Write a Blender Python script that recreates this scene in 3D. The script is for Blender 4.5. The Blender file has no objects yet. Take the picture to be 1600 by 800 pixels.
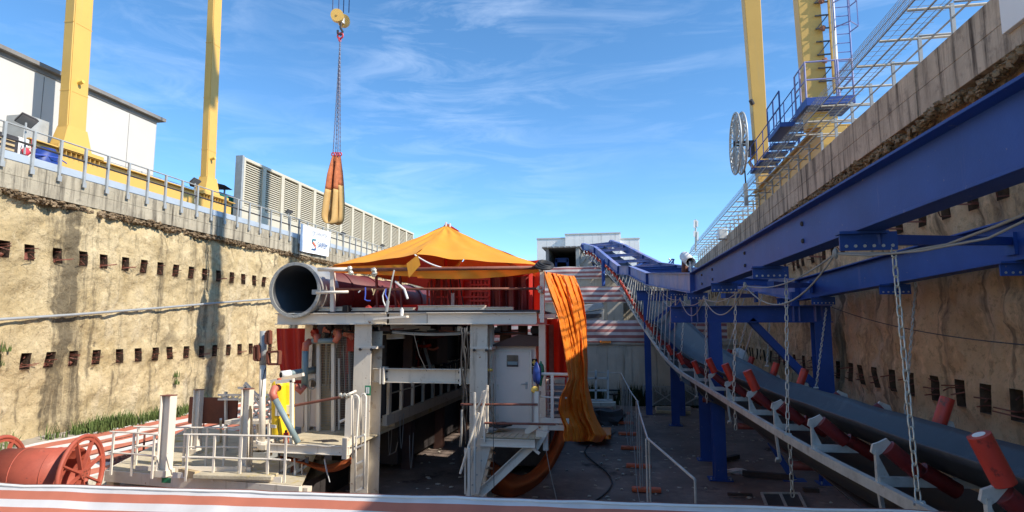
import bpy, math, random
from mathutils import Vector, Matrix, noise
R = math.radians
random.seed(7)
scene = bpy.context.scene
COL = scene.collection

# ------------------------------------------------------------------ camera
F = 950.0
PIT = math.atan(112 / F)
YAW = math.atan(175 / (F / math.cos(PIT)))
cam_d = bpy.data.cameras.new('camera')
cam = bpy.data.objects.new('camera', cam_d)
COL.objects.link(cam)
cam_d.sensor_width = 36
cam_d.lens = F / 1600 * 36
cam_d.clip_start = 0.1
cam_d.clip_end = 3000
cam.location = (0, 0, 0)
cam.rotation_euler = (math.pi / 2 + PIT, 0, YAW)
scene.camera = cam

# ------------------------------------------------------------------ sky, sun, exposure
SUN_EL = R(39)
SUN_TO = Vector((0.977 * math.cos(SUN_EL), -0.212 * math.cos(SUN_EL), math.sin(SUN_EL)))
world = bpy.data.worlds.new('World')
scene.world = world
world.use_nodes = True
wn, wl = world.node_tree.nodes, world.node_tree.links
for n in list(wn):
    wn.remove(n)
w_out = wn.new('ShaderNodeOutputWorld')
w_bg = wn.new('ShaderNodeBackground')
w_bg.inputs['Strength'].default_value = 0.14
w_sky = wn.new('ShaderNodeTexSky')
w_sky.sky_type = 'NISHITA'
w_sky.sun_disc = False
w_sky.sun_elevation = SUN_EL
w_sky.sun_rotation = math.atan2(SUN_TO.x, SUN_TO.y)
w_sky.air_density = 1.0
w_sky.dust_density = 0.1
w_sky.ozone_density = 4.0
w_sky.altitude = 2500
w_tc = wn.new('ShaderNodeTexCoord')
w_map = wn.new('ShaderNodeMapping')
w_map.inputs['Scale'].default_value = (1.9, 4.6, 12.0)
w_map.inputs['Rotation'].default_value = (0.25, 0.35, 0.5)
w_n1 = wn.new('ShaderNodeTexNoise')
w_n1.inputs['Scale'].default_value = 2.3
w_n1.inputs['Detail'].default_value = 9
w_n1.inputs['Roughness'].default_value = 0.62
w_n1.inputs['Distortion'].default_value = 0.7
w_r1 = wn.new('ShaderNodeValToRGB')
w_r1.color_ramp.elements[0].position = 0.46
w_r1.color_ramp.elements[1].position = 0.88
w_n2 = wn.new('ShaderNodeTexNoise')
w_n2.inputs['Scale'].default_value = 2.2
w_n2.inputs['Detail'].default_value = 3
w_r2 = wn.new('ShaderNodeValToRGB')
w_r2.color_ramp.elements[0].position = 0.34
w_r2.color_ramp.elements[1].position = 0.75
w_mul = wn.new('ShaderNodeMath')
w_mul.operation = 'MULTIPLY'
w_mul2 = wn.new('ShaderNodeMath')
w_mul2.operation = 'MULTIPLY'
w_mul2.inputs[1].default_value = 0.34
w_mix = wn.new('ShaderNodeMixRGB')
w_mix.inputs['Color2'].default_value = (7.0, 7.6, 8.4, 1)
w_gam = wn.new('ShaderNodeHueSaturation')
w_gam.inputs['Hue'].default_value = 0.493
w_gam.inputs['Saturation'].default_value = 1.12
w_gam.inputs['Value'].default_value = 1.06
wl.new(w_tc.outputs['Generated'], w_map.inputs['Vector'])
wl.new(w_map.outputs['Vector'], w_n1.inputs['Vector'])
wl.new(w_tc.outputs['Generated'], w_n2.inputs['Vector'])
wl.new(w_n1.outputs['Fac'], w_r1.inputs['Fac'])
wl.new(w_n2.outputs['Fac'], w_r2.inputs['Fac'])
wl.new(w_r1.outputs['Color'], w_mul.inputs[0])
wl.new(w_r2.outputs['Color'], w_mul.inputs[1])
wl.new(w_mul.outputs['Value'], w_mul2.inputs[0])
wl.new(w_mul2.outputs['Value'], w_mix.inputs['Fac'])
wl.new(w_sky.outputs['Color'], w_gam.inputs['Color'])
wl.new(w_gam.outputs['Color'], w_mix.inputs['Color1'])
wl.new(w_mix.outputs['Color'], w_bg.inputs['Color'])
wl.new(w_bg.outputs['Background'], w_out.inputs['Surface'])

sun_d = bpy.data.lights.new('sun', 'SUN')
sun_d.energy = 3.75
sun_d.angle = R(0.5)
sun_d.color = (1.0, 0.92, 0.80)
sun = bpy.data.objects.new('sun', sun_d)
COL.objects.link(sun)
sun.rotation_euler = SUN_TO.to_track_quat('Z', 'Y').to_euler()
sun.location = (30, -10, 40)

scene.view_settings.view_transform = 'Standard'
scene.view_settings.look = 'None'
scene.view_settings.exposure = 0.85
scene.view_settings.gamma = 1
scene.cycles.max_bounces = 6
scene.cycles.transparent_max_bounces = 8

# ------------------------------------------------------------------ helpers
_cp, _sp, _cy, _sy = math.cos(PIT), math.sin(PIT), math.cos(YAW), math.sin(YAW)
FW = Vector((-_sy * _cp, _cy * _cp, _sp))
RT = Vector((_cy, _sy, 0))
UP = Vector((_sy * _sp, -_cy * _sp, _cp))


def at(px, py, X=None, Y=None, Z=None):
    """a point measured in the photograph, on the plane X=, Y= or Z="""
    d = FW + RT * ((px - 800) / F) + UP * ((400 - py) / F)
    t = X / d.x if X is not None else Y / d.y if Y is not None else Z / d.z
    return d * t


V = Vector


class MB:
    def __init__(self):
        self.v, self.f = [], []

    def add(self, vs, fs):
        n = len(self.v)
        self.v += [tuple(p) for p in vs]
        self.f += [tuple(i + n for i in q) for q in fs]
        return self

    def bx(self, x0, x1, y0, y1, z0, z1):
        vs = [(x, y, z) for x in (x0, x1) for y in (y0, y1) for z in (z0, z1)]
        return self.add(vs, [(0, 1, 3, 2), (4, 6, 7, 5), (0, 4, 5, 1), (2, 3, 7, 6), (0, 2, 6, 4), (1, 5, 7, 3)])

    def ob(self, p0, p1, w, h, up=(0, 0, 1), w1=None, h1=None):
        """bar from p0 to p1, w across and h along 'up'"""
        p0, p1 = V(p0), V(p1)
        d = (p1 - p0).normalized()
        u = V(up)
        s = d.cross(u)
        if s.length < 1e-4:
            s = d.cross(V((0, 1, 0)))
        s.normalize()
        u = s.cross(d).normalized()
        w1 = w if w1 is None else w1
        h1 = h if h1 is None else h1
        vs = []
        for p, a, b in ((p0, w, h), (p1, w1, h1)):
            for i, j in ((-1, -1), (1, -1), (1, 1), (-1, 1)):
                vs.append(p + s * (i * a / 2) + u * (j * b / 2))
        return self.add(vs, [(0, 1, 2, 3), (7, 6, 5, 4), (0, 4, 5, 1), (1, 5, 6, 2), (2, 6, 7, 3), (3, 7, 4, 0)])

    def ibeam(self, p0, p1, w, h, tf=0.03, tw=0.02, up=(0, 0, 1)):
        p0, p1 = V(p0), V(p1)
        d = (p1 - p0).normalized()
        s = d.cross(V(up))
        if s.length < 1e-4:
            s = d.cross(V((0, 1, 0)))
        s.normalize()
        u = s.cross(d).normalized()
        o = u * (h / 2 - tf / 2)
        self.ob(p0 + o, p1 + o, w, tf, u)
        self.ob(p0 - o, p1 - o, w, tf, u)
        return self.ob(p0, p1, tw, h - 2 * tf, u)

    def tube(self, pts, r, n=8, cap=True, r1=None):
        pts = [V(p) for p in pts]
        vs, fs = [], []
        m = len(pts)
        prev = None
        for k, p in enumerate(pts):
            a = pts[max(k - 1, 0)]
            b = pts[min(k + 1, m - 1)]
            d = (b - a).normalized()
            if prev is None:
                ref = V((0, 0, 1)) if abs(d.z) < 0.9 else V((1, 0, 0))
                s = d.cross(ref).normalized()
            else:
                s = (prev - d * prev.dot(d))
                s = s.normalized() if s.length > 1e-5 else d.cross(V((0, 0, 1))).normalized()
            prev = s
            t = d.cross(s)
            rr = r if r1 is None else r + (r1 - r) * k / (m - 1)
            for i in range(n):
                an = 2 * math.pi * i / n
                vs.append(p + (s * math.cos(an) + t * math.sin(an)) * rr)
        for k in range(m - 1):
            for i in range(n):
                j = (i + 1) % n
                fs.append((k * n + i, k * n + j, (k + 1) * n + j, (k + 1) * n + i))
        if cap:
            fs.append(tuple(range(n - 1, -1, -1)))
            fs.append(tuple((m - 1) * n + i for i in range(n)))
        return self.add(vs, fs)

    def pipe(self, c0, c1, ro, ri, n=40):
        """hollow pipe with wall thickness"""
        c0, c1 = V(c0), V(c1)
        d = (c1 - c0).normalized()
        ref = V((0, 0, 1)) if abs(d.z) < 0.9 else V((1, 0, 0))
        s = d.cross(ref).normalized()
        t = d.cross(s)
        vs, fs = [], []
        for c, r in ((c0, ro), (c1, ro), (c1, ri), (c0, ri)):
            for i in range(n):
                a = 2 * math.pi * i / n
                vs.append(c + (s * math.cos(a) + t * math.sin(a)) * r)
        for k in range(4):
            for i in range(n):
                j = (i + 1) % n
                k2 = (k + 1) % 4
                fs.append((k * n + i, k * n + j, k2 * n + j, k2 * n + i))
        return self.add(vs, fs)

    def ring(self, c, axis, R0, r, n=28, m=6):
        d = V(axis).normalized()
        ref = V((0, 0, 1)) if abs(d.z) < 0.9 else V((1, 0, 0))
        s = d.cross(ref).normalized()
        t = d.cross(s)
        c = V(c)
        vs, fs = [], []
        for i in range(n):
            a = 2 * math.pi * i / n
            e = s * math.cos(a) + t * math.sin(a)
            for j in range(m):
                b = 2 * math.pi * j / m
                vs.append(c + e * (R0 + r * math.cos(b)) + d * r * math.sin(b))
        for i in range(n):
            for j in range(m):
                i2, j2 = (i + 1) % n, (j + 1) % m
                fs.append((i * m + j, i2 * m + j, i2 * m + j2, i * m + j2))
        return self.add(vs, fs)

    def grid(self, fn, nu, nv):
        vs = [fn(i / nu, j / nv) for i in range(nu + 1) for j in range(nv + 1)]
        fs = []
        for i in range(nu):
            for j in range(nv):
                a = i * (nv + 1) + j
                fs.append((a, a + 1, a + nv + 2, a + nv + 1))
        return self.add(vs, fs)

    def prism(self, poly, off):
        """flat outline (list of points) given thickness 'off'"""
        off = V(off)
        n = len(poly)
        vs = [V(p) for p in poly] + [V(p) + off for p in poly]
        fs = [tuple(range(n)), tuple(range(2 * n - 1, n - 1, -1))]
        for i in range(n):
            j = (i + 1) % n
            fs.append((i, i + n, j + n, j))
        return self.add(vs, fs)

    def blob(self, c, r, n=10, m=7, amp=0.15, seed=0.0):
        c = V(c)
        r = V(r) if hasattr(r, '__len__') else V((r, r, r))
        vs, fs = [], []
        for j in range(m + 1):
            th = math.pi * j / m
            for i in range(n):
                a = 2 * math.pi * i / n
                e = V((math.sin(th) * math.cos(a), math.sin(th) * math.sin(a), math.cos(th)))
                q = 1 + amp * noise.noise(e * 1.7 + V((seed, seed * 2, 0)))
                vs.append(c + V((e.x * r.x, e.y * r.y, e.z * r.z)) * q)
        for j in range(m):
            for i in range(n):
                i2 = (i + 1) % n
                fs.append((j * n + i, (j + 1) * n + i, (j + 1) * n + i2, j * n + i2))
        return self.add(vs, fs)

    def build(self, name, mat, parent=None, smooth=False, bevel=0, kind=None, solid=0):
        off = V((0, 0, 0))
        p = parent
        while p is not None:
            off += p.location
            p = p.parent
        me = bpy.data.meshes.new(name)
        me.from_pydata([(x - off.x, y - off.y, z - off.z) for x, y, z in self.v], [], self.f)
        me.materials.append(mat)
        if smooth:
            me.polygons.foreach_set('use_smooth', [True] * len(me.polygons))
        me.update()
        o = bpy.data.objects.new(name, me)
        COL.objects.link(o)
        if parent is not None:
            o.parent = parent
        if solid:
            m = o.modifiers.new('solid', 'SOLIDIFY')
            m.thickness = solid
            m.offset = 0
        if bevel:
            m = o.modifiers.new('bevel', 'BEVEL')
            m.width = bevel
            m.segments = 2
            m.limit_method = 'ANGLE'
        if kind:
            o['kind'] = kind
        return o


def tag(o, label, cat, group=None, kind=None):
    o['label'] = label
    o['category'] = cat
    if group:
        o['group'] = group
    if kind:
        o['kind'] = kind
    return o


def thing(name, label, cat, loc=(0, 0, 0), group=None):
    o = bpy.data.objects.new(name, None)
    COL.objects.link(o)
    o.location = loc
    o.empty_display_size = 0.2
    return tag(o, label, cat, group)


def struct(o):
    o['kind'] = 'structure'
    return o


def copy_tree(o, parent=None):
    c = o.copy()
    COL.objects.link(c)
    c.parent = parent
    for ch in [q for q in o.children]:
        copy_tree(ch, c)
    return c


def inst(src, parent, loc=None, rot=None):
    """another object sharing the mesh of src, placed under parent"""
    c = src.copy()
    COL.objects.link(c)
    c.parent = parent
    if loc is not None:
        off = V((0, 0, 0))
        p = parent
        while p is not None:
            off += p.location
            p = p.parent
        c.location = V(loc) - off
    if rot is not None:
        c.rotation_euler = rot
    return c


def sag(p0, p1, s, n=14):
    p0, p1 = V(p0), V(p1)
    return [p0.lerp(p1, i / n) - V((0, 0, s * 4 * (i / n) * (1 - i / n))) for i in range(n + 1)]


# ------------------------------------------------------------------ materials
def newmat(name):
    m = bpy.data.materials.new(name)
    m.use_nodes = True
    nt = m.node_tree
    b = nt.nodes['Principled BSDF']
    return m, nt.nodes, nt.links, b


def rgba(c):
    return (c[0], c[1], c[2], 1)


def M(name, col, rough=0.6, metal=0.0, var=0.18, scale=1.5, dirt=None, streak=None, bump=0.0, bscale=12.0, spec=0.5, col2=None, trans=None, dirt2=None):
    """dirt=(colour, threshold 0..1, scale, softness)   streak=(colour, threshold, scale)"""
    m, N, L, b = newmat(name)
    geo = N.new('ShaderNodeNewGeometry')
    pos = geo.outputs['Position']
    n1 = N.new('ShaderNodeTexNoise')
    n1.inputs['Scale'].default_value = scale
    n1.inputs['Detail'].default_value = 6
    n1.inputs['Roughness'].default_value = 0.65
    L.new(pos, n1.inputs['Vector'])
    r1 = N.new('ShaderNodeValToRGB')
    r1.color_ramp.elements[0].position = 0.3
    r1.color_ramp.elements[1].position = 0.7
    if col2 is None:
        r1.color_ramp.elements[0].color = rgba([c * (1 - var) for c in col])
        r1.color_ramp.elements[1].color = rgba([min(1, c * (1 + var)) for c in col])
    else:
        r1.color_ramp.elements[0].color = rgba(col2)
        r1.color_ramp.elements[1].color = rgba(col)
    L.new(n1.outputs['Fac'], r1.inputs['Fac'])
    cur = r1.outputs['Color']
    for spec_, vert in ((dirt, False), (streak, True), (dirt2, False)):
        if not spec_:
            continue
        n2 = N.new('ShaderNodeTexNoise')
        n2.inputs['Scale'].default_value = spec_[2]
        n2.inputs['Detail'].default_value = 7
        n2.inputs['Roughness'].default_value = 0.7
        if vert:
            mp = N.new('ShaderNodeMapping')
            mp.inputs['Scale'].default_value = (1, 1, 0.07)
            L.new(pos, mp.inputs['Vector'])
            L.new(mp.outputs['Vector'], n2.inputs['Vector'])
        else:
            L.new(pos, n2.inputs['Vector'])
        r2 = N.new('ShaderNodeValToRGB')
        soft = spec_[3] if len(spec_) > 3 else 0.08
        r2.color_ramp.elements[0].position = spec_[1]
        r2.color_ramp.elements[1].position = min(1, spec_[1] + soft)
        L.new(n2.outputs['Fac'], r2.inputs['Fac'])
        mx = N.new('ShaderNodeMixRGB')
        mx.inputs['Color2'].default_value = rgba(spec_[0])
        L.new(r2.outputs['Color'], mx.inputs['Fac'])
        L.new(cur, mx.inputs['Color1'])
        cur = mx.outputs['Color']
    L.new(cur, b.inputs['Base Color'])
    b.inputs['Roughness'].default_value = rough
    b.inputs['Metallic'].default_value = metal
    b.inputs['Specular IOR Level'].default_value = spec
    if bump:
        n3 = N.new('ShaderNodeTexNoise')
        n3.inputs['Scale'].default_value = bscale
        n3.inputs['Detail'].default_value = 5
        L.new(pos, n3.inputs['Vector'])
        bp = N.new('ShaderNodeBump')
        bp.inputs['Strength'].default_value = bump
        bp.inputs['Distance'].default_value = 0.05
        L.new(n3.outputs['Fac'], bp.inputs['Height'])
        L.new(bp.outputs['Normal'], b.inputs['Normal'])
    if trans:
        tr = N.new('ShaderNodeBsdfTranslucent')
        tr.inputs['Color'].default_value = rgba(trans[0])
        ms = N.new('ShaderNodeMixShader')
        ms.inputs['Fac'].default_value = trans[1]
        L.new(b.outputs['BSDF'], ms.inputs[1])
        L.new(tr.outputs['BSDF'], ms.inputs[2])
        L.new(ms.outputs['Shader'], N['Material Output'].inputs['Surface'])
    return m


def rock_mat(name, base, lo, dark, light, dark_amt=0.5):
    m, N, L, b = newmat(name)
    geo = N.new('ShaderNodeNewGeometry')
    pos = geo.outputs['Position']

    def nz(sc, det=7, ro=0.65, stretch=None, off=0):
        t = N.new('ShaderNodeTexNoise')
        t.inputs['Scale'].default_value = sc
        t.inputs['Detail'].default_value = det
        t.inputs['Roughness'].default_value = ro
        mp = N.new('ShaderNodeMapping')
        mp.inputs['Location'].default_value = (off, off, off)
        if stretch:
            mp.inputs['Scale'].default_value = stretch
        L.new(pos, mp.inputs['Vector'])
        L.new(mp.outputs['Vector'], t.inputs['Vector'])
        return t.outputs['Fac']

    def ramp(src, a, c, ca=(0, 0, 0), cc=(1, 1, 1)):
        r = N.new('ShaderNodeValToRGB')
        r.color_ramp.elements[0].position = a
        r.color_ramp.elements[1].position = c
        r.color_ramp.elements[0].color = rgba(ca)
        r.color_ramp.elements[1].color = rgba(cc)
        L.new(src, r.inputs['Fac'])
        return r.outputs['Color']

    def mix(fac, c1, c2, amt=None):
        x = N.new('ShaderNodeMixRGB')
        if amt is not None:
            q = N.new('ShaderNodeMath')
            q.operation = 'MULTIPLY'
            q.inputs[1].default_value = amt
            L.new(fac, q.inputs[0])
            fac = q.outputs['Value']
        L.new(fac, x.inputs['Fac'])
        L.new(c1, x.inputs['Color1'])
        if isinstance(c2, tuple):
            x.inputs['Color2'].default_value = rgba(c2)
        else:
            L.new(c2, x.inputs['Color2'])
        return x.outputs['Color']

    c = ramp(nz(0.7), 0.35, 0.68, lo, base)
    c = mix(ramp(nz(0.5, stretch=(1, 1, 0.25), off=9), 0.55, 0.72), c, light, 0.7)
    c = mix(ramp(nz(6, det=8, ro=0.78, off=4), 0.53, 0.66), c, tuple(q * 0.5 for q in lo), 0.7)
    c = mix(ramp(nz(17, det=8, ro=0.8, off=14), 0.56, 0.66), c, tuple(q * 0.4 for q in lo), 0.6)
    c = mix(ramp(nz(2.2, det=8, ro=0.7, off=54), 0.56, 0.68), c, tuple(min(1, q * 1.25) for q in base), 0.6)
    # water stains and moss running down, with a shape of their own
    c = mix(ramp(nz(0.9, stretch=(1, 1, 0.05), off=21), 0.55, 0.64), c, dark, dark_amt)
    c = mix(ramp(nz(2.2, stretch=(1, 1, 0.045), off=33), 0.57, 0.66), c, dark, dark_amt * 0.85)
    c = mix(ramp(nz(0.33, det=9, off=40), 0.60, 0.68), c, dark, dark_amt * 0.6)
    L.new(c, b.inputs['Base Color'])
    b.inputs['Roughness'].default_value = 0.95
    b.inputs['Specular IOR Level'].default_value = 0.2
    vo = N.new('ShaderNodeTexVoronoi')
    vo.inputs['Scale'].default_value = 4.5
    L.new(pos, vo.inputs['Vector'])
    bp = N.new('ShaderNodeBump')
    bp.inputs['Strength'].default_value = 0.9
    bp.inputs['Distance'].default_value = 0.12
    L.new(nz(9, det=9, ro=0.75), bp.inputs['Height'])
    bp2 = N.new('ShaderNodeBump')
    bp2.inputs['Strength'].default_value = 0.25
    bp2.inputs['Distance'].default_value = 0.1
    L.new(vo.outputs['Distance'], bp2.inputs['Height'])
    L.new(bp.outputs['Normal'], bp2.inputs['Normal'])
    L.new(bp2.outputs['Normal'], b.inputs['Normal'])
    return m


def stripe_mat(name, axis, period, offset, ca, cb, frac=0.5, rough=0.55, trans=0.15):
    """woven striped sheet: stripes across the given axis"""
    m, N, L, b = newmat(name)
    geo = N.new('ShaderNodeNewGeometry')
    dp = N.new('ShaderNodeVectorMath')
    dp.operation = 'DOT_PRODUCT'
    dp.inputs[1].default_value = axis
    L.new(geo.outputs['Position'], dp.inputs[0])
    nz = N.new('ShaderNodeTexNoise')
    nz.inputs['Scale'].default_value = 0.8
    L.new(geo.outputs['Position'], nz.inputs['Vector'])
    ad = N.new('ShaderNodeMath')
    ad.operation = 'MULTIPLY_ADD'
    ad.inputs[1].default_value = 0.12 * period
    L.new(nz.outputs['Fac'], ad.inputs[0])
    L.new(dp.outputs['Value'], ad.inputs[2])
    dv = N.new('ShaderNodeMath')
    dv.operation = 'MULTIPLY_ADD'
    dv.inputs[1].default_value = 1 / period
    dv.inputs[2].default_value = offset + 1000
    L.new(ad.outputs['Value'], dv.inputs[0])
    fr = N.new('ShaderNodeMath')
    fr.operation = 'FRACT'
    L.new(dv.outputs['Value'], fr.inputs[0])
    gt = N.new('ShaderNodeMath')
    gt.operation = 'GREATER_THAN'
    gt.inputs[1].default_value = frac
    L.new(fr.outputs['Value'], gt.inputs[0])
    mx = N.new('ShaderNodeMixRGB')
    mx.inputs['Color1'].default_value = rgba(ca)
    mx.inputs['Color2'].default_value = rgba(cb)
    L.new(gt.outputs['Value'], mx.inputs['Fac'])
    n2 = N.new('ShaderNodeTexNoise')
    n2.inputs['Scale'].default_value = 3
    n2.inputs['Detail'].default_value = 6
    L.new(geo.outputs['Position'], n2.inputs['Vector'])
    r2 = N.new('ShaderNodeValToRGB')
    r2.color_ramp.elements[0].color = (0.62, 0.6, 0.58, 1)
    r2.color_ramp.elements[0].position = 0.25
    r2.color_ramp.elements[1].position = 0.65
    L.new(n2.outputs['Fac'], r2.inputs['Fac'])
    mu = N.new('ShaderNodeMixRGB')
    mu.blend_type = 'MULTIPLY'
    mu.inputs['Fac'].default_value = 0.6
    L.new(mx.outputs['Color'], mu.inputs['Color1'])
    L.new(r2.outputs['Color'], mu.inputs['Color2'])
    L.new(mu.outputs['Color'], b.inputs['Base Color'])
    b.inputs['Roughness'].default_value = rough
    tr = N.new('ShaderNodeBsdfTranslucent')
    L.new(mu.outputs['Color'], tr.inputs['Color'])
    ms = N.new('ShaderNodeMixShader')
    ms.inputs['Fac'].default_value = trans
    L.new(b.outputs['BSDF'], ms.inputs[1])
    L.new(tr.outputs['BSDF'], ms.inputs[2])
    L.new(ms.outputs['Shader'], N['Material Output'].inputs['Surface'])
    return m


RUST = (0.22, 0.075, 0.025)
GRIME = (0.10, 0.085, 0.07)
mt = {}
mt['rock_l'] = rock_mat('cut_rock_yellow', (0.70, 0.57, 0.35), (0.50, 0.38, 0.20), (0.085, 0.07, 0.05), (0.74, 0.66, 0.51), 0.78)
mt['rock_r'] = rock_mat('cut_rock_ochre', (0.80, 0.57, 0.34), (0.58, 0.39, 0.22), (0.10, 0.075, 0.055), (0.74, 0.62, 0.48), 0.75)
mt['hole'] = M('dark_pocket', (0.10, 0.06, 0.035), 0.95, var=0.5, scale=6, bump=0.5)  # pocket faces in a darker brown than the wall
mt['debris'] = M('broken_rock', (0.22, 0.155, 0.09), 0.95, var=0.5, scale=5, bump=0.6)
mt['concrete'] = M('weathered_concrete', (0.38, 0.335, 0.25), 0.9, var=0.22, scale=1.2, dirt=((0.17, 0.15, 0.12), 0.54, 3.0, 0.2), streak=((0.10, 0.085, 0.065), 0.48, 3.0, 0.16), bump=0.25, bscale=18, spec=0.2)
mt['concrete_r'] = M('stained_concrete', (0.46, 0.365, 0.27), 0.9, var=0.22, scale=1.2, dirt=((0.15, 0.12, 0.10), 0.55, 3.0, 0.2), streak=((0.08, 0.06, 0.045), 0.49, 3.0, 0.14), bump=0.25, bscale=18, spec=0.2)
mt['concrete_p'] = M('pale_concrete', (0.50, 0.46, 0.38), 0.9, var=0.15, scale=1.0, streak=((0.20, 0.18, 0.13), 0.57, 2.5, 0.15), bump=0.2, spec=0.2)
mt['asphalt'] = M('pit_asphalt', (0.18, 0.138, 0.118), 0.85, var=0.35, scale=0.6, streak=((0.26, 0.21, 0.18), 0.55, 0.7, 0.14), dirt=((0.34, 0.28, 0.23), 0.57, 1.7, 0.16), dirt2=((0.05, 0.035, 0.03), 0.60, 0.45, 0.08), bump=0.35, bscale=25, spec=0.3)
mt['gravel'] = M('upper_ground', (0.32, 0.28, 0.22), 0.95, var=0.3, scale=0.8, bump=0.3)
mt['yellow'] = M('crane_yellow', (0.64, 0.39, 0.09), 0.5, var=0.05, scale=0.7, dirt=((0.62, 0.42, 0.14), 0.66, 1.2, 0.25), streak=((0.50, 0.34, 0.14), 0.60, 3, 0.2), dirt2=((0.35, 0.22, 0.08), 0.68, 7, 0.03), bump=0.05, bscale=30)
mt['yellow_tank'] = M('tank_yellow', (0.85, 0.58, 0.02), 0.4, var=0.06, scale=3, dirt=((0.5, 0.3, 0.03), 0.68, 5, 0.1))
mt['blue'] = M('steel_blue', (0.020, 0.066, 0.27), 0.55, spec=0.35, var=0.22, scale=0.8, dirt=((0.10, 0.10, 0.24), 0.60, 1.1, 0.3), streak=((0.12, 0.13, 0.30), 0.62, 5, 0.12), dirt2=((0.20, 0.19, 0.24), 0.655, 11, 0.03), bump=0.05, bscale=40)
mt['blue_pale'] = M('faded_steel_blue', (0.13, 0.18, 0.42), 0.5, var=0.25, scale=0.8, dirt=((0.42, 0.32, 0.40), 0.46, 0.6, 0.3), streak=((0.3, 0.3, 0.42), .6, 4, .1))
mt['belt'] = M('rubber_belt', (0.022, 0.030, 0.042), 0.5, var=0.25, scale=1.2, dirt=((0.08, 0.09, 0.10), 0.56, 2.5, 0.2), bump=0.03, spec=0.6)
mt['belt_under'] = M('rubber_black', (0.012, 0.012, 0.014), 0.6, var=0.2)
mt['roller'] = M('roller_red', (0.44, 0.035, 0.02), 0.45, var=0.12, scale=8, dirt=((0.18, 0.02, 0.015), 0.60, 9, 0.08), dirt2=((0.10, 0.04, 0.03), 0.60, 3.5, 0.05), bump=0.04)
mt['roller_shaded'] = M('roller_red_shaded', (0.15, 0.012, 0.012), 0.5, var=0.2, scale=8, dirt=((0.05, 0.01, 0.01), 0.55, 9, 0.1))  # red rollers darkened: shade under the belt put into the colour
mt['galv'] = M('galvanised_steel', (0.50, 0.50, 0.47), 0.5, metal=0.35, var=0.2, scale=4, dirt=((0.26, 0.22, 0.18), 0.58, 5, 0.15), bump=0.05)
mt['chain'] = M('chain_steel', (0.55, 0.53, 0.45), 0.4, metal=0.5, var=0.15, scale=6, dirt=((0.30, 0.26, 0.15), 0.6, 9, 0.1))
mt['white'] = M('white_paint', (0.76, 0.69, 0.58), 0.5, var=0.06, scale=1.5, dirt=(RUST, 0.66, 3.0, 0.05), streak=((0.36, 0.27, 0.18), 0.61, 6, 0.12), dirt2=((0.30, 0.15, 0.07), 0.66, 12, 0.03), bump=0.04)
mt['white2'] = M('white_paint_dusty', (0.70, 0.62, 0.50), 0.6, var=0.10, scale=1.5, dirt=((0.33, 0.19, 0.08), 0.60, 2.5, 0.12), streak=((0.34, 0.28, 0.2), 0.58, 5, 0.12), dirt2=((0.30, 0.13, 0.05), 0.64, 10, 0.03), bump=0.05)
mt['deck'] = M('muddy_deck', (0.50, 0.43, 0.30), 0.85, var=0.2, scale=2.0, dirt=((0.42, 0.30, 0.05), 0.56, 1.4, 0.12), bump=0.25, bscale=20)
mt['rail_rust'] = M('rusty_tube', (0.20, 0.065, 0.04), 0.65, var=0.35, scale=6, dirt=((0.35, 0.2, 0.14), 0.62, 8, 0.1), bump=0.1)
mt['rustplate'] = M('rusty_plate', (0.15, 0.045, 0.025), 0.7, var=0.25, scale=2, bump=0.08)
mt['drum'] = M('drum_oxide_red', (0.38, 0.08, 0.045), 0.65, var=0.2, scale=2.0, dirt2=((0.14, 0.05, 0.035), 0.62, 9, 0.05), streak=((0.5, 0.16, 0.1), .6, 4, .2), dirt=((0.22, 0.05, 0.03), 0.62, 4, 0.12), bump=0.05)
mt['redmetal'] = M('machine_red', (0.45, 0.03, 0.015), 0.5, var=0.25, scale=3, dirt=((0.10, 0.02, 0.015), 0.6, 4, 0.1))
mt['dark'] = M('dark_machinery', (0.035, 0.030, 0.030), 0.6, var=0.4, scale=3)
mt['brightred'] = M('vivid_red', (0.75, 0.03, 0.015), 0.6, var=0.2, scale=2)  # brightened red: light through the tarpaulin put into the colour
mt['darkred'] = M('dark_red_panel', (0.13, 0.02, 0.018), 0.6, var=0.3, scale=2)
mt['darkbrown'] = M('brown_cladding', (0.085, 0.04, 0.03), 0.65, var=0.25, scale=2)
mt['duct'] = M('duct_grey', (0.34, 0.34, 0.32), 0.45, metal=0.25, var=0.1, scale=3, dirt=((0.22, 0.2, 0.18), 0.6, 5, 0.12))
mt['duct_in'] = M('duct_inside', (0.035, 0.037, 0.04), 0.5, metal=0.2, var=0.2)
mt['tarp'] = M('orange_tarpaulin', (0.97, 0.43, 0.035), 0.55, var=0.05, scale=1.0, streak=((0.84, 0.36, 0.05), 0.6, 3, 0.2), dirt=((0.7, 0.3, 0.06), 0.62, 2.5, 0.1), bump=0.2, bscale=3.5, trans=((0.90, 0.08, 0.015), 0.22))
mt['tarp_side'] = M('orange_tarpaulin_drape', (0.93, 0.26, 0.02), 0.5, var=0.06, scale=1.0, streak=((0.72, 0.18, 0.02), 0.6, 3, 0.1), bump=0.15, bscale=3, trans=((0.85, 0.06, 0.01), 0.2))
mt['tarp_shaded'] = M('shaded_tarpaulin', (0.33, 0.075, 0.02), 0.85, spec=0.2, var=0.2, scale=2, dirt=((0.2, 0.07, 0.03), .55, 3, .15), bump=0.2, bscale=4)  # orange tarpaulin turned brown: shade put into the colour
mt['tarp_red'] = M('red_tarpaulin', (0.50, 0.035, 0.02), 0.6, var=0.15, scale=1.5, bump=0.1, bscale=3, trans=((0.75, 0.03, 0.01), 0.28))
mt['cabin'] = M('cabin_cream', (0.78, 0.66, 0.56), 0.55, var=0.05, scale=1.5, dirt=((0.4, 0.33, 0.27), 0.66, 3, 0.15))
mt['glass'] = M('dark_glass', (0.03, 0.035, 0.04), 0.08, var=0.1)
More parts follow.
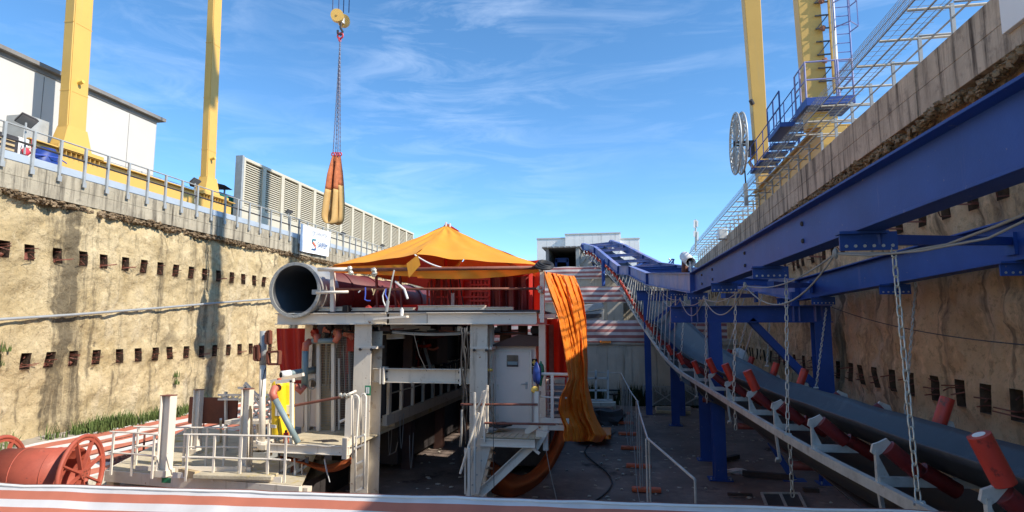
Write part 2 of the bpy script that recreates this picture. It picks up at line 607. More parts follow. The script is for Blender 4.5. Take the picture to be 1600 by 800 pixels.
mt['plaswhite'] = M('white_plastic', (0.75, 0.75, 0.72), 0.5, var=0.06)
mt['bluegrey'] = M('blue_grey_pipe', (0.22, 0.29, 0.30), 0.5, var=0.12, scale=3)
mt['salmon'] = M('salmon_hose_end', (0.55, 0.16, 0.11), 0.5, var=0.15, scale=6)
mt['bag_blue'] = M('blue_bag', (0.01, 0.04, 0.22), 0.5, var=0.2, scale=6)
mt['bag_green'] = M('green_net', (0.02, 0.20, 0.10), 0.6, var=0.2, scale=6)
mt['rope_blue'] = M('rope_blue', (0.05, 0.1, 0.5), 0.6)
mt['cable'] = M('cable_grey', (0.26, 0.25, 0.23), 0.6, var=0.1)
mt['cable_dark'] = M('cable_black', (0.02, 0.02, 0.022), 0.6)
mt['rope_steel'] = M('steel_rope', (0.06, 0.08, 0.16), 0.5, var=0.1)
mt['bldg'] = M('white_render', (0.52, 0.505, 0.475), 0.8, var=0.03, scale=0.5, streak=((0.6, 0.58, 0.54), 0.62, 1.5, 0.2))
mt['panel'] = M('pale_cladding', (0.78, 0.77, 0.74), 0.7, var=0.06, scale=0.4, streak=((0.48, 0.45, 0.42), 0.55, 1.2, 0.15))
mt['roof'] = M('roof_edge', (0.20, 0.19, 0.18), 0.7)
mt['louver'] = M('louver_cream', (0.52, 0.475, 0.37), 0.6, var=0.04)
mt['louver_dark'] = M('louver_backing', (0.09, 0.08, 0.07), 0.8)
mt['rail_grey'] = M('rail_galvanised', (0.38, 0.39, 0.38), 0.5, metal=0.3, var=0.12, scale=3)
mt['rail_dark'] = M('rail_dark_pipe', (0.045, 0.04, 0.04), 0.5)
mt['toe'] = M('toe_board', (0.42, 0.47, 0.52), 0.5, metal=0.2, var=0.08)
mt['lampglass'] = M('lamp_glass', (0.25, 0.25, 0.24), 0.2)
mt['sling_red'] = M('sling_webbing_red', (0.42, 0.12, 0.04), 0.8, var=0.3, scale=7)
mt['sling_tan'] = M('sling_sleeve_tan', (0.50, 0.31, 0.11), 0.8, var=0.1, scale=4)
mt['shackle'] = M('shackle_red', (0.6, 0.05, 0.07), 0.4)
mt['banner'] = M('banner_white', (0.80, 0.81, 0.84), 0.6, var=0.03, bump=0.1, bscale=3)
mt['ink_grey'] = M('ink_grey', (0.28, 0.29, 0.31), 0.6)
mt['ink_blue'] = M('ink_blue', (0.03, 0.10, 0.24), 0.6)
mt['ink_teal'] = M('ink_teal', (0.03, 0.20, 0.24), 0.6)
mt['ink_orange'] = M('ink_orange', (0.75, 0.16, 0.07), 0.6)
mt['green_sign'] = M('sign_green', (0.02, 0.22, 0.10), 0.5)
mt['green_box'] = M('skip_green', (0.02, 0.33, 0.25), 0.5)
mt['wood'] = M('timber', (0.48, 0.36, 0.20), 0.8, var=0.2, scale=4)
mt['wood_dark'] = M('old_timber', (0.06, 0.04, 0.032), 0.8, var=0.3, scale=4)
mt['orange_foot'] = M('orange_block', (0.62, 0.12, 0.04), 0.6, var=0.1)
mt['grass'] = M('grass_green', (0.10, 0.14, 0.04), 0.8, var=0.4, scale=2, spec=0.2)
mt['weed'] = M('weed_green', (0.03, 0.05, 0.02), 0.8, var=0.5, scale=2, spec=0.2)
mt['brick'] = M('rust_brown_lumps', (0.25, 0.10, 0.06), 0.8, var=0.3, scale=5)
mt['sheet_v'] = stripe_mat('striped_sheet_upright', (0, 0, 1), 0.33, 0.2, (0.72, 0.66, 0.64), (0.42, 0.16, 0.15), 0.5)
mt['net'] = M('mesh_wire', (0.30, 0.30, 0.29), 0.5, metal=0.3)
mt['scaff'] = M('scaffold_tube', (0.52, 0.47, 0.38), 0.55, metal=0.2, var=0.15, dirt=((0.33, 0.16, 0.08), 0.58, 4, 0.1), scale=4)
mt['black'] = M('matt_black', (0.008, 0.008, 0.009), 0.8)
mt['sign_yellow'] = M('sign_yellow', (0.75, 0.5, 0.1), 0.6)

FLOOR = -4.2
GL = 4.95          # level of the yard above the pit
XL, XR = -18.0, 5.6
YB = 35.0

# ------------------------------------------------------------------ ground
o = MB().grid(lambda u, v: V((XL - 1 + (XR + 2 - XL) * u, -4 + (YB + 4.5) * v, FLOOR + 0.025 * noise.noise(V((u * 9, v * 14, 0))))), 60, 90).build('pit_floor', mt['asphalt'], smooth=True)
struct(o)
g = MB()
g.bx(-900, XL - 0.55, -600, 1500, -6, GL)
g.bx(XR + 0.55, 900, -600, 1500, -6, GL - 0.1)
g.bx(XL - 0.55, XR + 0.55, 50.3, 1500, -6, 4.3)
struct(g.build('upper_ground', mt['gravel']))
g = MB()
g.bx(XL - 0.5, 1.75, -60, 4.35, -6, -2.3)
struct(g.build('near_slab', mt['concrete_p']))


# ------------------------------------------------------------------ rock walls
def rock_wall(name, X, sgn, y0, y1, rows, mat, seed, hole_h, first):
    pitch = 0.885
    ys, cell = [], []
    n = int((y1 - y0) / pitch)
    for k in range(n):
        c = y0 + pitch * (k + 0.5)
        a = [-0.4425, -0.36, -0.26, -0.165, -0.055, 0.055, 0.165, 0.26, 0.36]
        for q, t in enumerate(a):
            ys.append(c + t)
            cell.append(q in (3, 4, 5))
    ys.append(y0 + pitch * n)
    zs = []
    marks = []
    z = FLOOR - 0.1
    for r in rows:
        lo, hi = r - hole_h / 2, r + hole_h / 2
        k = max(1, int(round((lo - z) / 0.13)))
        zs += [z + (lo - z) * i / k for i in range(k)]
        marks.append((len(zs), len(zs) + 4))
        zs += [lo + (hi - lo) * i / 4 for i in range(4)]
        z = hi
    top = 4.45
    k = int((top - z) / 0.11)
    zs += [z + (top - z) * i / k for i in range(k + 1)]

    def disp(y, z):
        p = V((seed, y, z))
        off = abs((y - y0) % pitch - pitch / 2)
        if off < 0.2 and any(abs(z - r_) < hole_h * 0.56 for r_ in rows):
            q = V((seed, y0 + pitch * (math.floor((y - y0) / pitch) + .5), z))
            return 0.17 * noise.fractal(q * 0.45, 1, 2, 4) + 0.06
        d = 0.17 * noise.fractal(p * 0.45, 1, 2, 4) + 0.09 * noise.noise(p * 1.6) + 0.075 * noise.noise(p * 3.9) + 0.045 * noise.noise(p * 8.5)
        d += 0.05 * abs(math.sin((y - y0) / (2 * pitch) * math.pi)) ** 0.5
        if z > 3.0:
            t = (z - 3.0) / 1.4
            d += t * (0.20 * noise.noise(p * 1.1 + V((9, 0, 0))) + 0.12 * noise.noise(p * 3.1) - 0.18)
        if z < -3.4:
            d += (-3.4 - z) * 0.25
        return d
    vs, fs = [], []
    nz_ = len(zs)
    for y in ys:
        for z in zs:
            vs.append((X + sgn * disp(y, z), y, z))
    skip = random.Random(seed)
    pockets = []
    for i in range(len(ys) - 1):
        for j in range(nz_ - 1):
            inhole = False
            if cell[i]:
                for (m0, m1) in marks:
                    if m0 <= j < m1:
                        inhole = True
            if not inhole:
                a = i * nz_ + j
                fs.append((a, a + 1, a + nz_ + 1, a + nz_))
    for k in range(n):
        i0 = k * 9 + 3
        for ri, (m0, m1) in enumerate(marks):
            # the pocket: four sides and a back
            base = len(vs)
            loop = [(i, m0) for i in range(i0, i0 + 4)] + [(i0 + 3, j) for j in range(m0 + 1, m1 + 1)] + [(i, m1) for i in range(i0 + 2, i0 - 1, -1)] + [(i0, j) for j in range(m1 - 1, m0, -1)]
            for (i, j) in loop:
                vs.append((X - sgn * 0.42, ys[i] , zs[j]))
            L = len(loop)
            for q in range(L):
                q2 = (q + 1) % L
                fs.append((loop[q][0] * nz_ + loop[q][1], loop[q2][0] * nz_ + loop[q2][1], base + q2, base + q))
            fs.append(tuple(base + q for q in range(L)))
            pockets.append((ys[i0] + 0.165, rows[ri]))
    mb = MB()
    mb.v, mb.f = vs, fs
    w = mb.build(name, mat, smooth=True)
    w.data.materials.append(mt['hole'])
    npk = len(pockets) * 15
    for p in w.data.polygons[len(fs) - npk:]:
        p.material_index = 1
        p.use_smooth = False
    struct(w)
    return w, pockets


def rebars(wall, pockets, X, sgn, ymin, ymax):
    protos = []
    rr = random.Random(5)
    for k in range(4):
        mb = MB()
        for q in range(rr.choice((2, 3, 3, 4))):
            z = rr.uniform(-0.2, 0.16)
            y = rr.uniform(-0.1, 0.1)
            ln = rr.uniform(0.1, 0.42)
            mb.tube([(0, y, z), (sgn * (0.35 + ln * 0.5), y + rr.uniform(-.1, .1), z + rr.uniform(-.03, .03)), (sgn * (0.4 + ln), y + rr.uniform(-.28, .28), z + rr.uniform(-.06, .06))], 0.013, 5)
        mb.blob((sgn * 0.16, rr.uniform(-.06, .06), -0.17), (0.16, 0.13, rr.uniform(0.06, 0.17)), 8, 5, 0.5, k)
        protos.append(mb)
    made = {}
    for (y, z) in pockets:
        if y < ymin or y > ymax:
            continue
        k = rr.randrange(4)
        if k not in made:
            made[k] = protos[k].build('rebar', mt['rail_rust'], wall)
            made[k].location = (X - sgn * 0.40, y, z)
        else:
            inst(made[k], wall, (X - sgn * 0.40, y, z))


wl_, pl_ = rock_wall('left_rock_wall', XL - 0.12, 1, 2.1, 50.0, (-1.02, 2.33), mt['rock_l'], 3.3, 0.50, 0)
rebars(wl_, pl_, XL - 0.12, 1, 12, 40)
wr_, pr_ = rock_wall('right_rock_wall', XR + 0.36, -1, 4.0, 50.0, (-1.17, 2.25), mt['rock_r'], 8.7, 0.48, 0)
rebars(wr_, pr_, XR + 0.36, -1, 7, 26)


# broken lumps along the foot of the capping beams
def ledge(name, X, sgn, y0, y1, z, mat, seed):
    mb = MB()
    rr = random.Random(seed)
    y = y0
    while y < y1:
        mb.blob((X + sgn * rr.uniform(-0.05, 0.14), y, z + rr.uniform(-0.20, -0.02) - 0.08 * noise.noise(V((y * .8, 0, seed)))), (rr.uniform(.03, .09), rr.uniform(.03, .12), rr.uniform(.02, .07)), 6, 4, 1.2, rr.random() * 50)
        y += rr.uniform(0.012, 0.05)
    o_ = mb.build(name, mat, kind='stuff')
    return o_


tag(ledge('broken_rock_ledge', XL - 0.10, 1, 8, 49, 4.12, mt['debris'], 4), 'crumbled dark rock ledge under the left concrete capping beam', 'rubble', kind='stuff')
tag(ledge('broken_rock_ledge', XR + 0.14, -1, 5, 49, 3.98, mt['debris'], 6), 'crumbled brown rock ledge under the right concrete capping beam', 'rubble', kind='stuff')


def capping(name, x0, x1, y0, y1, z0, z1, mat, step, face):
    root = MB().bx(x0 + (0.03 if face > 0 else 0), x1 - (0.03 if face > 0 else 0), y0, y1, z0 + 0.02, z1 - 0.02)
    root = MB().bx(min(x0, x1) + 0.04, max(x0, x1) - 0.04, y0, y1, z0 + 0.03, z1 - 0.03).build(name, mat)
    struct(root)
    y = y0
    first = None
    rr = random.Random(2)
    while y < y1 - 0.1:
        h3 = (z1 - z0) / 2.0
        for q in range(2):
            mb = MB().bx(0, x1 - x0, 0.006, step - 0.006, q * h3 + 0.003, (q + 1) * h3 - 0.003)
            if first is None or q == 0 and len(first) == 0 or len(first) < 2:
                first = (first or []) + [mb.build('formwork_panel', mat, root, bevel=0.008)]
                first[-1].location = (x0, y, z0)
            else:
                inst(first[q], root, (x0 + rr.uniform(-0.006, 0.006), y, z0))
        y += step
    return root


capping('left_capping_beam', XL - 0.6, XL, 2.0, 50.0, 4.12, 5.0, mt['concrete'], 2.79, 1)
capping('right_capping_beam', XR, XR + 0.6, 3.0, 50.0, 3.98, 4.98, mt['concrete_r'], 4.7, -1)


# ------------------------------------------------------------------ terraces at the far end
def panel_wall(name, y, x0, x1, z0, z1, mat, w):
    root = MB().bx(x0, x1, y + 0.06, y + 0.5, z0, z1 - 0.01).build(name, mat)
    struct(root)
    mb = MB().bx(0.015, w - 0.015, 0, 0.08, 0, z1 - z0)
    mb.bx(w * 0.3 - 0.01, w * 0.3 + 0.01, -0.012, 0.01, 0, z1 - z0)
    mb.bx(w * 0.68 - 0.01, w * 0.68 + 0.01, -0.012, 0.01, 0, z1 - z0)
    p = mb.build('concrete_panel', mat, root)
    p.location = (x0, y, z0)
    x = x0 + w
    while x < x1 - w * 0.5:
        inst(p, root, (x, y + random.uniform(-0.02, 0.02), z0 - random.uniform(0, 0.03)))
        x += w
    return root


panel_wall('back_wall_lower', YB, XL - 0.5, XR + 0.5, FLOOR, -0.95, mt['concrete_p'], 1.35)
struct(MB().bx(XL - 0.5, XR + 0.5, YB - 0.12, YB + 0.5, -0.945, -0.62).build('back_wall_cap', mt['concrete_p'], bevel=0.02))
struct(MB().bx(XL - 0.5, XR + 0.5, YB + 0.5, 42.5, -6, -0.75).build('lower_terrace', mt['gravel']))
panel_wall('back_wall_middle', 42.0, XL - 0.5, XR + 0.5, -0.75, 1.75, mt['concrete_p'], 1.6)
struct(MB().bx(XL - 0.5, XR + 0.5, 42.5, 50.4, -6, 1.55).build('middle_terrace', mt['gravel']))
panel_wall('back_wall_upper', 49.6, XL - 0.5, XR + 0.5, 1.55, 4.0, mt['concrete_p'], 1.6)


def hung_sheet(x0, x1, y, z0, z1, label, seed):
    t = thing('striped_sheet', label, 'sheeting', (x0, y, z0), 'striped sheets along the terraces')
    w = x1 - x0

    def fn(u, v):
        x = x0 + w * u
        s = abs(math.sin(u * w / 2.1 * math.pi))
        return V((x, y + 0.06 * noise.noise(V((x * 1.3, v * 2, seed))) - 0.10 * math.sin(v * math.pi) * s, z0 + (z1 - z0) * v + (0.05 * s * (1 - 2 * v)) * -1))
    MB().grid(fn, max(8, int(w * 5)), 8).build('sheet', mt['sheet_v'], t, smooth=True)
    x = x0
    pole = None
    while x <= x1 + 0.01:
        if pole is None:
            pole = MB().tube([(x, y + 0.1, z0 - 0.3), (x, y + 0.1, z1 + 0.06)], 0.025, 6).build('post', mt['rail_grey'], t)
            px0 = x
        else:
            c = pole.copy()
            COL.objects.link(c)
            c.location.x = x - px0
        x += 2.1
    return t


hung_sheet(-10.8, 1.2, YB - 0.16, -0.78, 0.38, 'long red and white striped sheet on the lowest back wall, left of the conveyor', 1)
hung_sheet(1.4, 5.5, YB - 0.14, -0.72, 0.30, 'short red and white striped sheet on the lowest back wall below the blue portal beam', 2)
hung_sheet(-9.5, 1.0, 41.8, 1.72, 2.75, 'red and white striped sheet on the middle terrace wall', 3)
hung_sheet(-9.7, -1.6, 49.4, 3.95, 4.9, 'red and white striped sheet on the highest terrace below the white cladding', 4)

# patch of orange netting at the foot of the lowest sheet
tag(MB().grid(lambda u, v: V((-1.35 + 0.62 * u, YB - 0.3 + 0.1 * v, -0.86 + 0.12 * v + 0.04 * noise.noise(V((u * 6, v, 0))))), 8, 3).build('orange_net', mt['tarp_side'], solid=0.01), 'crumpled orange net lying under the striped sheet on the back wall', 'net')

# ------------------------------------------------------------------ left slope sheet and kerb
sl = stripe_mat('striped_sheet_slope', V((1, 0, 0)), 0.62, 0.1, (0.74, 0.70, 0.66), (0.52, 0.17, 0.11), 0.5, trans=0.05)


def slope(u, v):
    y = 5 + 29 * v
    x = -17.3 + 3.3 * u
    return V((x + 0.06 * noise.noise(V((u * 2, y * 0.7, 3))), y, -3.42 - 0.62 * u + 0.05 * noise.noise(V((x * 2, y * 0.8, 0)))))


tag(MB().grid(slope, 14, 90).build('striped_slope_sheet', sl, smooth=True), 'wide red and white striped sheet laid on the bank along the yellow rock wall', 'sheeting')
struct(MB().grid(lambda u, v: V((-18.4 + 5.0 * u, 5 + 30 * v, -3.34 - 0.86 * u ** 1.3 - 0.02)), 12, 30).build('bank', mt['gravel']))
struct(MB().bx(-14.05, -13.75, 6, 34, FLOOR, -3.93).build('kerb', mt['concrete_p'], bevel=0.02))
t = thing('sheet_rail', 'low dark red rail holding the striped sheet on the bank', 'rail', (-14.2, 10, -3.6))
p0 = None
for k in range(8):
    y = 11.5 + 2.7 * k
    MB().tube([(-14.6, y, -3.95), (-14.6, y, -3.2)], 0.03, 6).build('post', mt['rail_rust'], t)
MB().tube([(-14.6, 9, -3.22), (-14.6, 31, -3.22)], 0.02, 6).build('rail', mt['rail_rust'], t)
MB().tube([(-14.6, 9, -3.5), (-14.6, 31, -3.5)], 0.02, 6).build('rail', mt['rail_rust'], t)


# grass at the foot of the wall
def tufts(name, pts, mat, hmin, hmax, seed, dens=1.0, wd=0.02):
    rr = random.Random(seed)
    mb = MB()
    for (x, y, z, r, n) in pts:
        for k in range(int(n * dens)):
            a = rr.uniform(0, 6.28)
            q = r * math.sqrt(rr.random())
            bx_, by_ = x + q * math.cos(a), y + q * math.sin(a)
            h = rr.uniform(hmin, hmax) * (1.2 - q / r * 0.6)
            ln = rr.uniform(0.05, 0.5) * h
            b = rr.uniform(0, 6.28)
            w = wd
            dx, dy = math.cos(b) * ln, math.sin(b) * ln
            px_, py_ = -math.sin(b) * w, math.cos(b) * w
            mb.add([(bx_ - px_, by_ - py_, z), (bx_ + px_, by_ + py_, z), (bx_ + dx * 0.4 + px_ * .7, by_ + dy * .4 + py_ * .7, z + h * .6), (bx_ + dx * 0.4 - px_ * .7, by_ + dy * .4 - py_ * .7, z + h * .6), (bx_ + dx, by_ + dy, z + h)],
                   [(0, 1, 2, 3), (3, 2, 4)])
    return mb.build(name, mat, kind='stuff')


rr = random.Random(11)
pts = []
for k in range(70):
    y = rr.uniform(17.5, 24.5)
    pts.append((-17.5 + rr.uniform(-0.2, 0.25), y, -3.45, 0.3, 40))
for k in range(10):
    pts.append((-17.6, rr.uniform(12, 17), -3.45, 0.2, 16))
for k in range(30):
    pts.append((-17.5, rr.uniform(25, 34), -3.45, 0.3, 20))
tag(tufts('wall_grass', pts, mt['grass'], 0.12, 0.6, 1), 'green grass growing at the foot of the yellow rock wall', 'grass', kind='stuff')
pts = [(XL + 0.02, 15.1, -0.7, 0.18, 20), (XL + 0.02, 15.0, -1.1, 0.15, 16), (XL + 0.05, 22.3, -2.3, 0.1, 18), (XL + 0.05, 22.3, -2.0, 0.1, 12)]
tag(tufts('wall_weeds', pts, mt['grass'], 0.15, 0.4, 2), 'small green weeds sprouting from dark seams in the yellow rock wall', 'weeds', kind='stuff')
pts = []
for k in range(120):
    x = rr.choice((rr.uniform(-2.6, -1.4), rr.uniform(-0.4, 2.0), rr.uniform(2.6, 5.4), rr.uniform(-0.4, 5.0)))
    pts.append((x, YB - 0.5 + rr.uniform(-0.3, 0.35), FLOOR, 0.35, 26))
tag(tufts('back_wall_weeds', pts, mt['weed'], 0.3, 1.3, 3, wd=0.035), 'dark weeds and brambles along the foot of the concrete back wall', 'weeds', kind='stuff')

# ------------------------------------------------------------------ near parapet sheet
b0 = at(0, 758, Z=-1.45)
b1 = at(1280, 797, Z=-1.45)
bd = (b1 - b0).normalized()
bn = V((bd.y, -bd.x, 0))      # towards the viewer
fs_axis = (bn * 0.55 + V((0, 0, -0.83))).normalized()
fs = stripe_mat('striped_sheet_near', tuple(fs_axis), 0.145, -(b0.dot(fs_axis)) / 0.145 + 0.12, (0.78, 0.76, 0.75), (0.62, 0.20, 0.12), 0.47, trans=0.1)


def near_fn(u, v):
    p = b0 + bd * (-2.5 + 11.0 * u)
    q = p + fs_axis * (0.95 * v)
    q += bn * 0.02 * noise.noise(V((u * 30, v * 3, 1)))
    q.z += 0.012 * noise.noise(V((u * 22, 0, 5))) * (1 - v)
    return q


ns = MB().grid(near_fn, 160, 8).build('parapet_sheet', fs, smooth=True)
tag(ns, 'faded red and white striped sheet over the near parapet, across the bottom', 'sheeting')
hem = MB().tube([near_fn(i / 60, 0) + V((0, 0, 0.004)) for i in range(61)], 0.013, 6).build('hem', mt['plaswhite'], ns)
ptop = MB().tube([near_fn(i / 60, 0) + V((0, 0, -0.004)) - bn * 0.03 for i in range(61)], 0.02, 6).build('parapet_tube', mt['rail_rust'])
tag(ptop, 'rusty tube carrying the near striped sheet', 'rail')

# ------------------------------------------------------------------ left yard: railing, warehouse, lamps, louvres
t = thing('safety_railing', 'grey steel railing with dark middle pipe along the left capping beam', 'railing', (XL, 14.49, 5.0))
pm = MB().bx(XL + 0.005, XL + 0.075, 14.45, 14.53, 4.72, 6.08)
pm.bx(XL + 0.075, XL + 0.095, 14.42, 14.56, 4.72, 4.9)
pp = pm.build('post', mt['rail_grey'], t)
for k in range(-4, 33):
    if k:
        c = pp.copy()
        COL.objects.link(c)
        c.location.y += 0.93 * k
MB().tube([(XL + 0.04, 10.7, 6.08), (XL + 0.04, 44.3, 6.08)], 0.027, 8).build('top_rail', mt['rail_grey'], t)
MB().tube([(XL + 0.04, 10.7, 5.62), (XL + 0.04, 44.3, 5.62)], 0.035, 8).build('middle_rail', mt['rail_dark'], t)
MB().bx(XL - 0.02, XL + 0.0, 10.7, 44.3, 5.02, 5.26).build('toe_board', mt['toe'], t)
MB().bx(XL - 0.14, XL - 0.02, 10.7, 44.3, 5.005, 5.03).build('toe_board', mt['toe'], t)

t = thing('warehouse', 'large white flat walled warehouse behind the yellow crane legs on the left', 'building', (-33, 12, GL))
WX = -21.6
wt = at(120, 127, X=WX).z
wy = at(243, 220, X=WX).y
MB().bx(-43, WX, -12, wy, GL - 0.1, wt - .15).build('wall', mt['bldg'], t)
MB().bx(-43.2, WX + .25, -12.2, wy + .3, wt - .15, wt).build('roof', mt['roof'], t)
MB().bx(WX + .005, WX + .05, -12, wy - .05, wt - .33, wt - .152).build('gutter', mt['roof'], t)
for k in range(9):
    MB().bx(WX, WX + .012, -10 + 4.1 * k, -9.985 + 4.1 * k, GL, wt - .4).build('panel_joint', mt['roof'], t)


def floodlight(px, py, Y_, label, s=1.0):
    p = at(px, py, X=XL - 0.1)
    t_ = thing('floodlight', label, 'lamp', (p.x, p.y, p.z), 'floodlights on the left railing')
    h = MB()
    a = V((0.62, -0.2, -0.75)).normalized()
    h.ob(p - a * 0.06 * s, p + a * 0.10 * s, 0.6 * s, 0.45 * s, up=(0.6, 0.1, 1), w1=0.7 * s, h1=0.5 * s)
    h.build('housing', mt['rail_dark'], t_, bevel=0.02)
    g_ = MB().ob(p + a * 0.101 * s, p + a * 0.11 * s, 0.62 * s, 0.42 * s, up=(0.6, 0.1, 1))
    g_.build('lamp_glass', mt['lampglass'], t_)
    MB().tube([p - V((0, 0, 0.1)), (p.x + 0.06, p.y, 5.3)], 0.03, 6).build('bracket', mt['rail_grey'], t_)
    return t_


floodlight(41, 187, 0, 'largest floodlight, on the railing in front of the white warehouse', 0.75)
floodlight(305, 283, 0, 'floodlight on the railing at the foot of the second yellow crane leg', 0.6)
floodlight(451, 331, 0, 'floodlight on the railing just left of the white banner', 0.6)
floodlight(535, 365, 0, 'floodlight on the railing just right of the white banner', 0.6)
floodlight(597, 384, 0, 'farthest floodlight, near the end of the louvred barrier', 0.6)

# louvred acoustic barrier
t = thing('acoustic_barrier', 'long cream acoustic barrier of slatted louvre panels on a plain wall', 'barrier', (-20.5, 29.5, GL))
MB().bx(-20.75, -20.42, 29.45, 57.2, GL - 0.2, 6.55).build('base_wall', mt['louver'], t)
MB().bx(-20.72, -20.66, 29.5, 57.2, 6.5, 9.2).build('backing', mt['louver_dark'], t)
MB().bx(-20.76, -20.40, 29.4, 57.2, 9.2, 9.36).build('top_cap', mt['louver'], t, bevel=0.01)
MB().bx(-20.78, -20.36, 29.28, 29.45, GL, 9.4).build('end_post', mt['rail_grey'], t)
pw = 27.6 / 14
first = None
for k in range(14):
    y = 29.5 + pw * k
    if first is None:
        fr = MB()
        fr.bx(-20.64, -20.40, y, y + 0.16, 6.55, 9.2)
        fr.bx(-20.64, -20.40, y + pw - 0.16, y + pw - 0.004, 6.55, 9.2)
        fr.bx(-20.63, -20.41, y + 0.16, y + pw - 0.16, 6.553, 6.68)
        lv = MB()
        for s in range(19):
            z = 6.77 + s * 0.127
            lv.ob((-20.51, y + 0.17, z), (-20.51, y + pw - 0.17, z), 0.11, 0.03, up=(0.75, 0, 0.66))
        f_ = fr.build('louvre_frame', mt['louver'], t)
        l_ = lv.build('slats', mt['louver'], f_)
        first = f_
    else:
        c = first.copy()
        COL.objects.link(c)
        c.location.y += pw * k
        d = first.children[0].copy()
        COL.objects.link(d)
        d.parent = c

# banner with print
bt = thing('banner', 'white banner with a diamond emblem and a blue SAIPEM logo tied to the left railing', 'banner', (XL + 0.12, 31, 4.2))
c00, c10, c01, c11 = at(468, 392, X=XL + 0.13), at(513, 401, X=XL + 0.16), at(470, 349, X=XL + 0.13), at(517, 363, X=XL + 0.13)


def ban(u, v):
    p = (c00 * (1 - u) + c10 * u) * (1 - v) + (c01 * (1 - u) + c11 * u) * v
    p.x += 0.05 * noise.noise(V((u * 3, v * 3, 4))) * (1 - v * 0.5)
    p.z -= 0.08 * math.sin(u * math.pi) * v * 0.6
    return p


MB().grid(ban, 24, 16).build('cloth', mt['banner'], bt, smooth=True)


def bprint(name, polys, mat, off=0.05):
    mb = MB()
    for poly in polys:
        pp_ = [ban(u, v) + V((off, 0, 0)) for u, v in poly]
        mb.prism(pp_, (0.004, 0, 0))
    return mb.build(name, mat, bt)


def rect(u0, u1, v0, v1, sh=0.0):
    return [(u0, v0), (u1, v0 + sh), (u1, v1 + sh), (u0, v1)]


bprint('emblem_top', [rect(.37, .50, .53, .57), rect(.37, .40, .42, .53)], mt['ink_teal'])
bprint('emblem_middle', [[(.38, .42), (.41, .46), (.52, .33), (.49, .29)], rect(.49, .515, .22, .30)], mt['ink_orange'])
bprint('emblem_bottom', [rect(.37, .51, .14, .19), rect(.47, .51, .19, .24)], mt['ink_blue'])


def text_on(txt, u, v, size, mat, name, parent, sx=1.0):
    cu = bpy.data.curves.new(name, 'FONT')
    cu.body = txt
    cu.size = size
    cu.extrude = 0.002
    cu.materials.append(mat)
    tmp = bpy.data.objects.new(name, cu)
    COL.objects.link(tmp)
    bpy.context.view_layer.update()
    me = bpy.data.meshes.new_from_object(tmp.evaluated_get(bpy.context.evaluated_depsgraph_get()))
    bpy.data.objects.remove(tmp)
    o_ = bpy.data.objects.new(name, me)
    COL.objects.link(o_)
    o_.parent = parent
    p = ban(u, v) + V((0.06, 0, 0))
    o_.location = p - parent.location
    yd = (c11 - c01).normalized()
    n_ = V((1, 0, 0))
    up_ = n_.cross(yd).normalized()
    m_ = Matrix((yd, up_, n_)).transposed()
    o_.rotation_euler = m_.to_euler()
    o_.scale = (sx, 1, 1)
    return o_


text_on('SAIPEM', 0.56, 0.29, 0.46, mt['ink_blue'], 'lettering', bt, 0.85)
text_on('ECONOVITA', 0.40, 0.74, 0.36, mt['ink_grey'], 'lettering', bt, 0.8)
bprint('diamond_emblem', [[(.335, .78), (.35, .78), (.385, .90), (.38, .92)], [(.385, .90), (.38, .92), (.42, .80), (.41, .80)], [(.335, .78), (.35, .78), (.38, .68), (.375, .65)], [(.38, .68), (.375, .65), (.42, .76), (.41, .77)]], mt['ink_grey'])
MB().tube([ban(0, 1) + V((0, -.1, .02)), ban(.5, 1) + V((0, 0, .03)), ban(1, 1) + V((0, .1, .02))], 0.01, 5).build('cord', mt['plaswhite'], bt)

# long hose on the rock wall
hp = [at(px, py, X=XL + 0.12) for px, py in ((-120, 508), (0, 499), (110, 492), (250, 481), (330, 474), (420, 467), (470, 464))]
MB_h = MB().tube(hp, 0.045, 8)
tag(MB_h.build('wall_hose', mt['rail_grey'], smooth=True), 'long thin grey hose strung across the yellow rock wall', 'hose')

# yard odds and ends behind the railing on the left
c = at(22, 212, X=-19.6)
t = thing('generator', 'black machine with a radiator grille behind the railing at the far left', 'generator', c)
MB().bx(-20.2, -19.2, c.y - 1.1, c.y - 0.15, GL, 6.15).build('housing', mt['dark'], t, bevel=0.03)
for k in range(5):
    MB().bx(-19.2, -19.17, c.y - 1.0, c.y - 0.3, 5.3 + 0.16 * k, 5.37 + 0.16 * k).build('grille_bar', mt['wood'], t)
t = thing('control_panel', 'white and red control panel with hoses behind the railing', 'panel', (-19.4, c.y + .2, GL))
MB().bx(-19.7, -19.3, c.y - 0.1, c.y + 0.28, GL, 6.2).build('cabinet', mt['plaswhite'], t, bevel=0.02)
MB().blob((-19.22, c.y + 0.12, 5.75), (0.06, 0.14, 0.14), 10, 7).build('red_cover', mt['shackle'], t, smooth=True)
MB().bx(-19.28, -19.2, c.y + 0.32, c.y + 0.42, 5.0, 6.25).build('red_post', mt['shackle'], t)
for k in range(4):
    MB().ring((-19.25, c.y + 0.15 + 0.07 * k, 5.9 - .12 * k), (1, 0.2, 0), 0.16, 0.02, 16, 5).build('coiled_hose', mt['plaswhite'], t)
t = thing('tarped_bin', 'dark blue covered bin beside the first yellow crane leg', 'bin', (-19.4, c.y + 1.1, GL))
MB().blob((-19.5, c.y + 1.0, 5.55), (0.45, 0.52, 0.62), 14, 10, 0.4, 3).build('cover', mt['bag_blue'], t, smooth=True)
MB().tube([(-19.2, c.y + .4, 5.75), (-19.02, c.y + 1.1, 5.8), (-19.2, c.y + 1.6, 5.75)], 0.02, 6).build('strap', mt['rope_blue'], t)
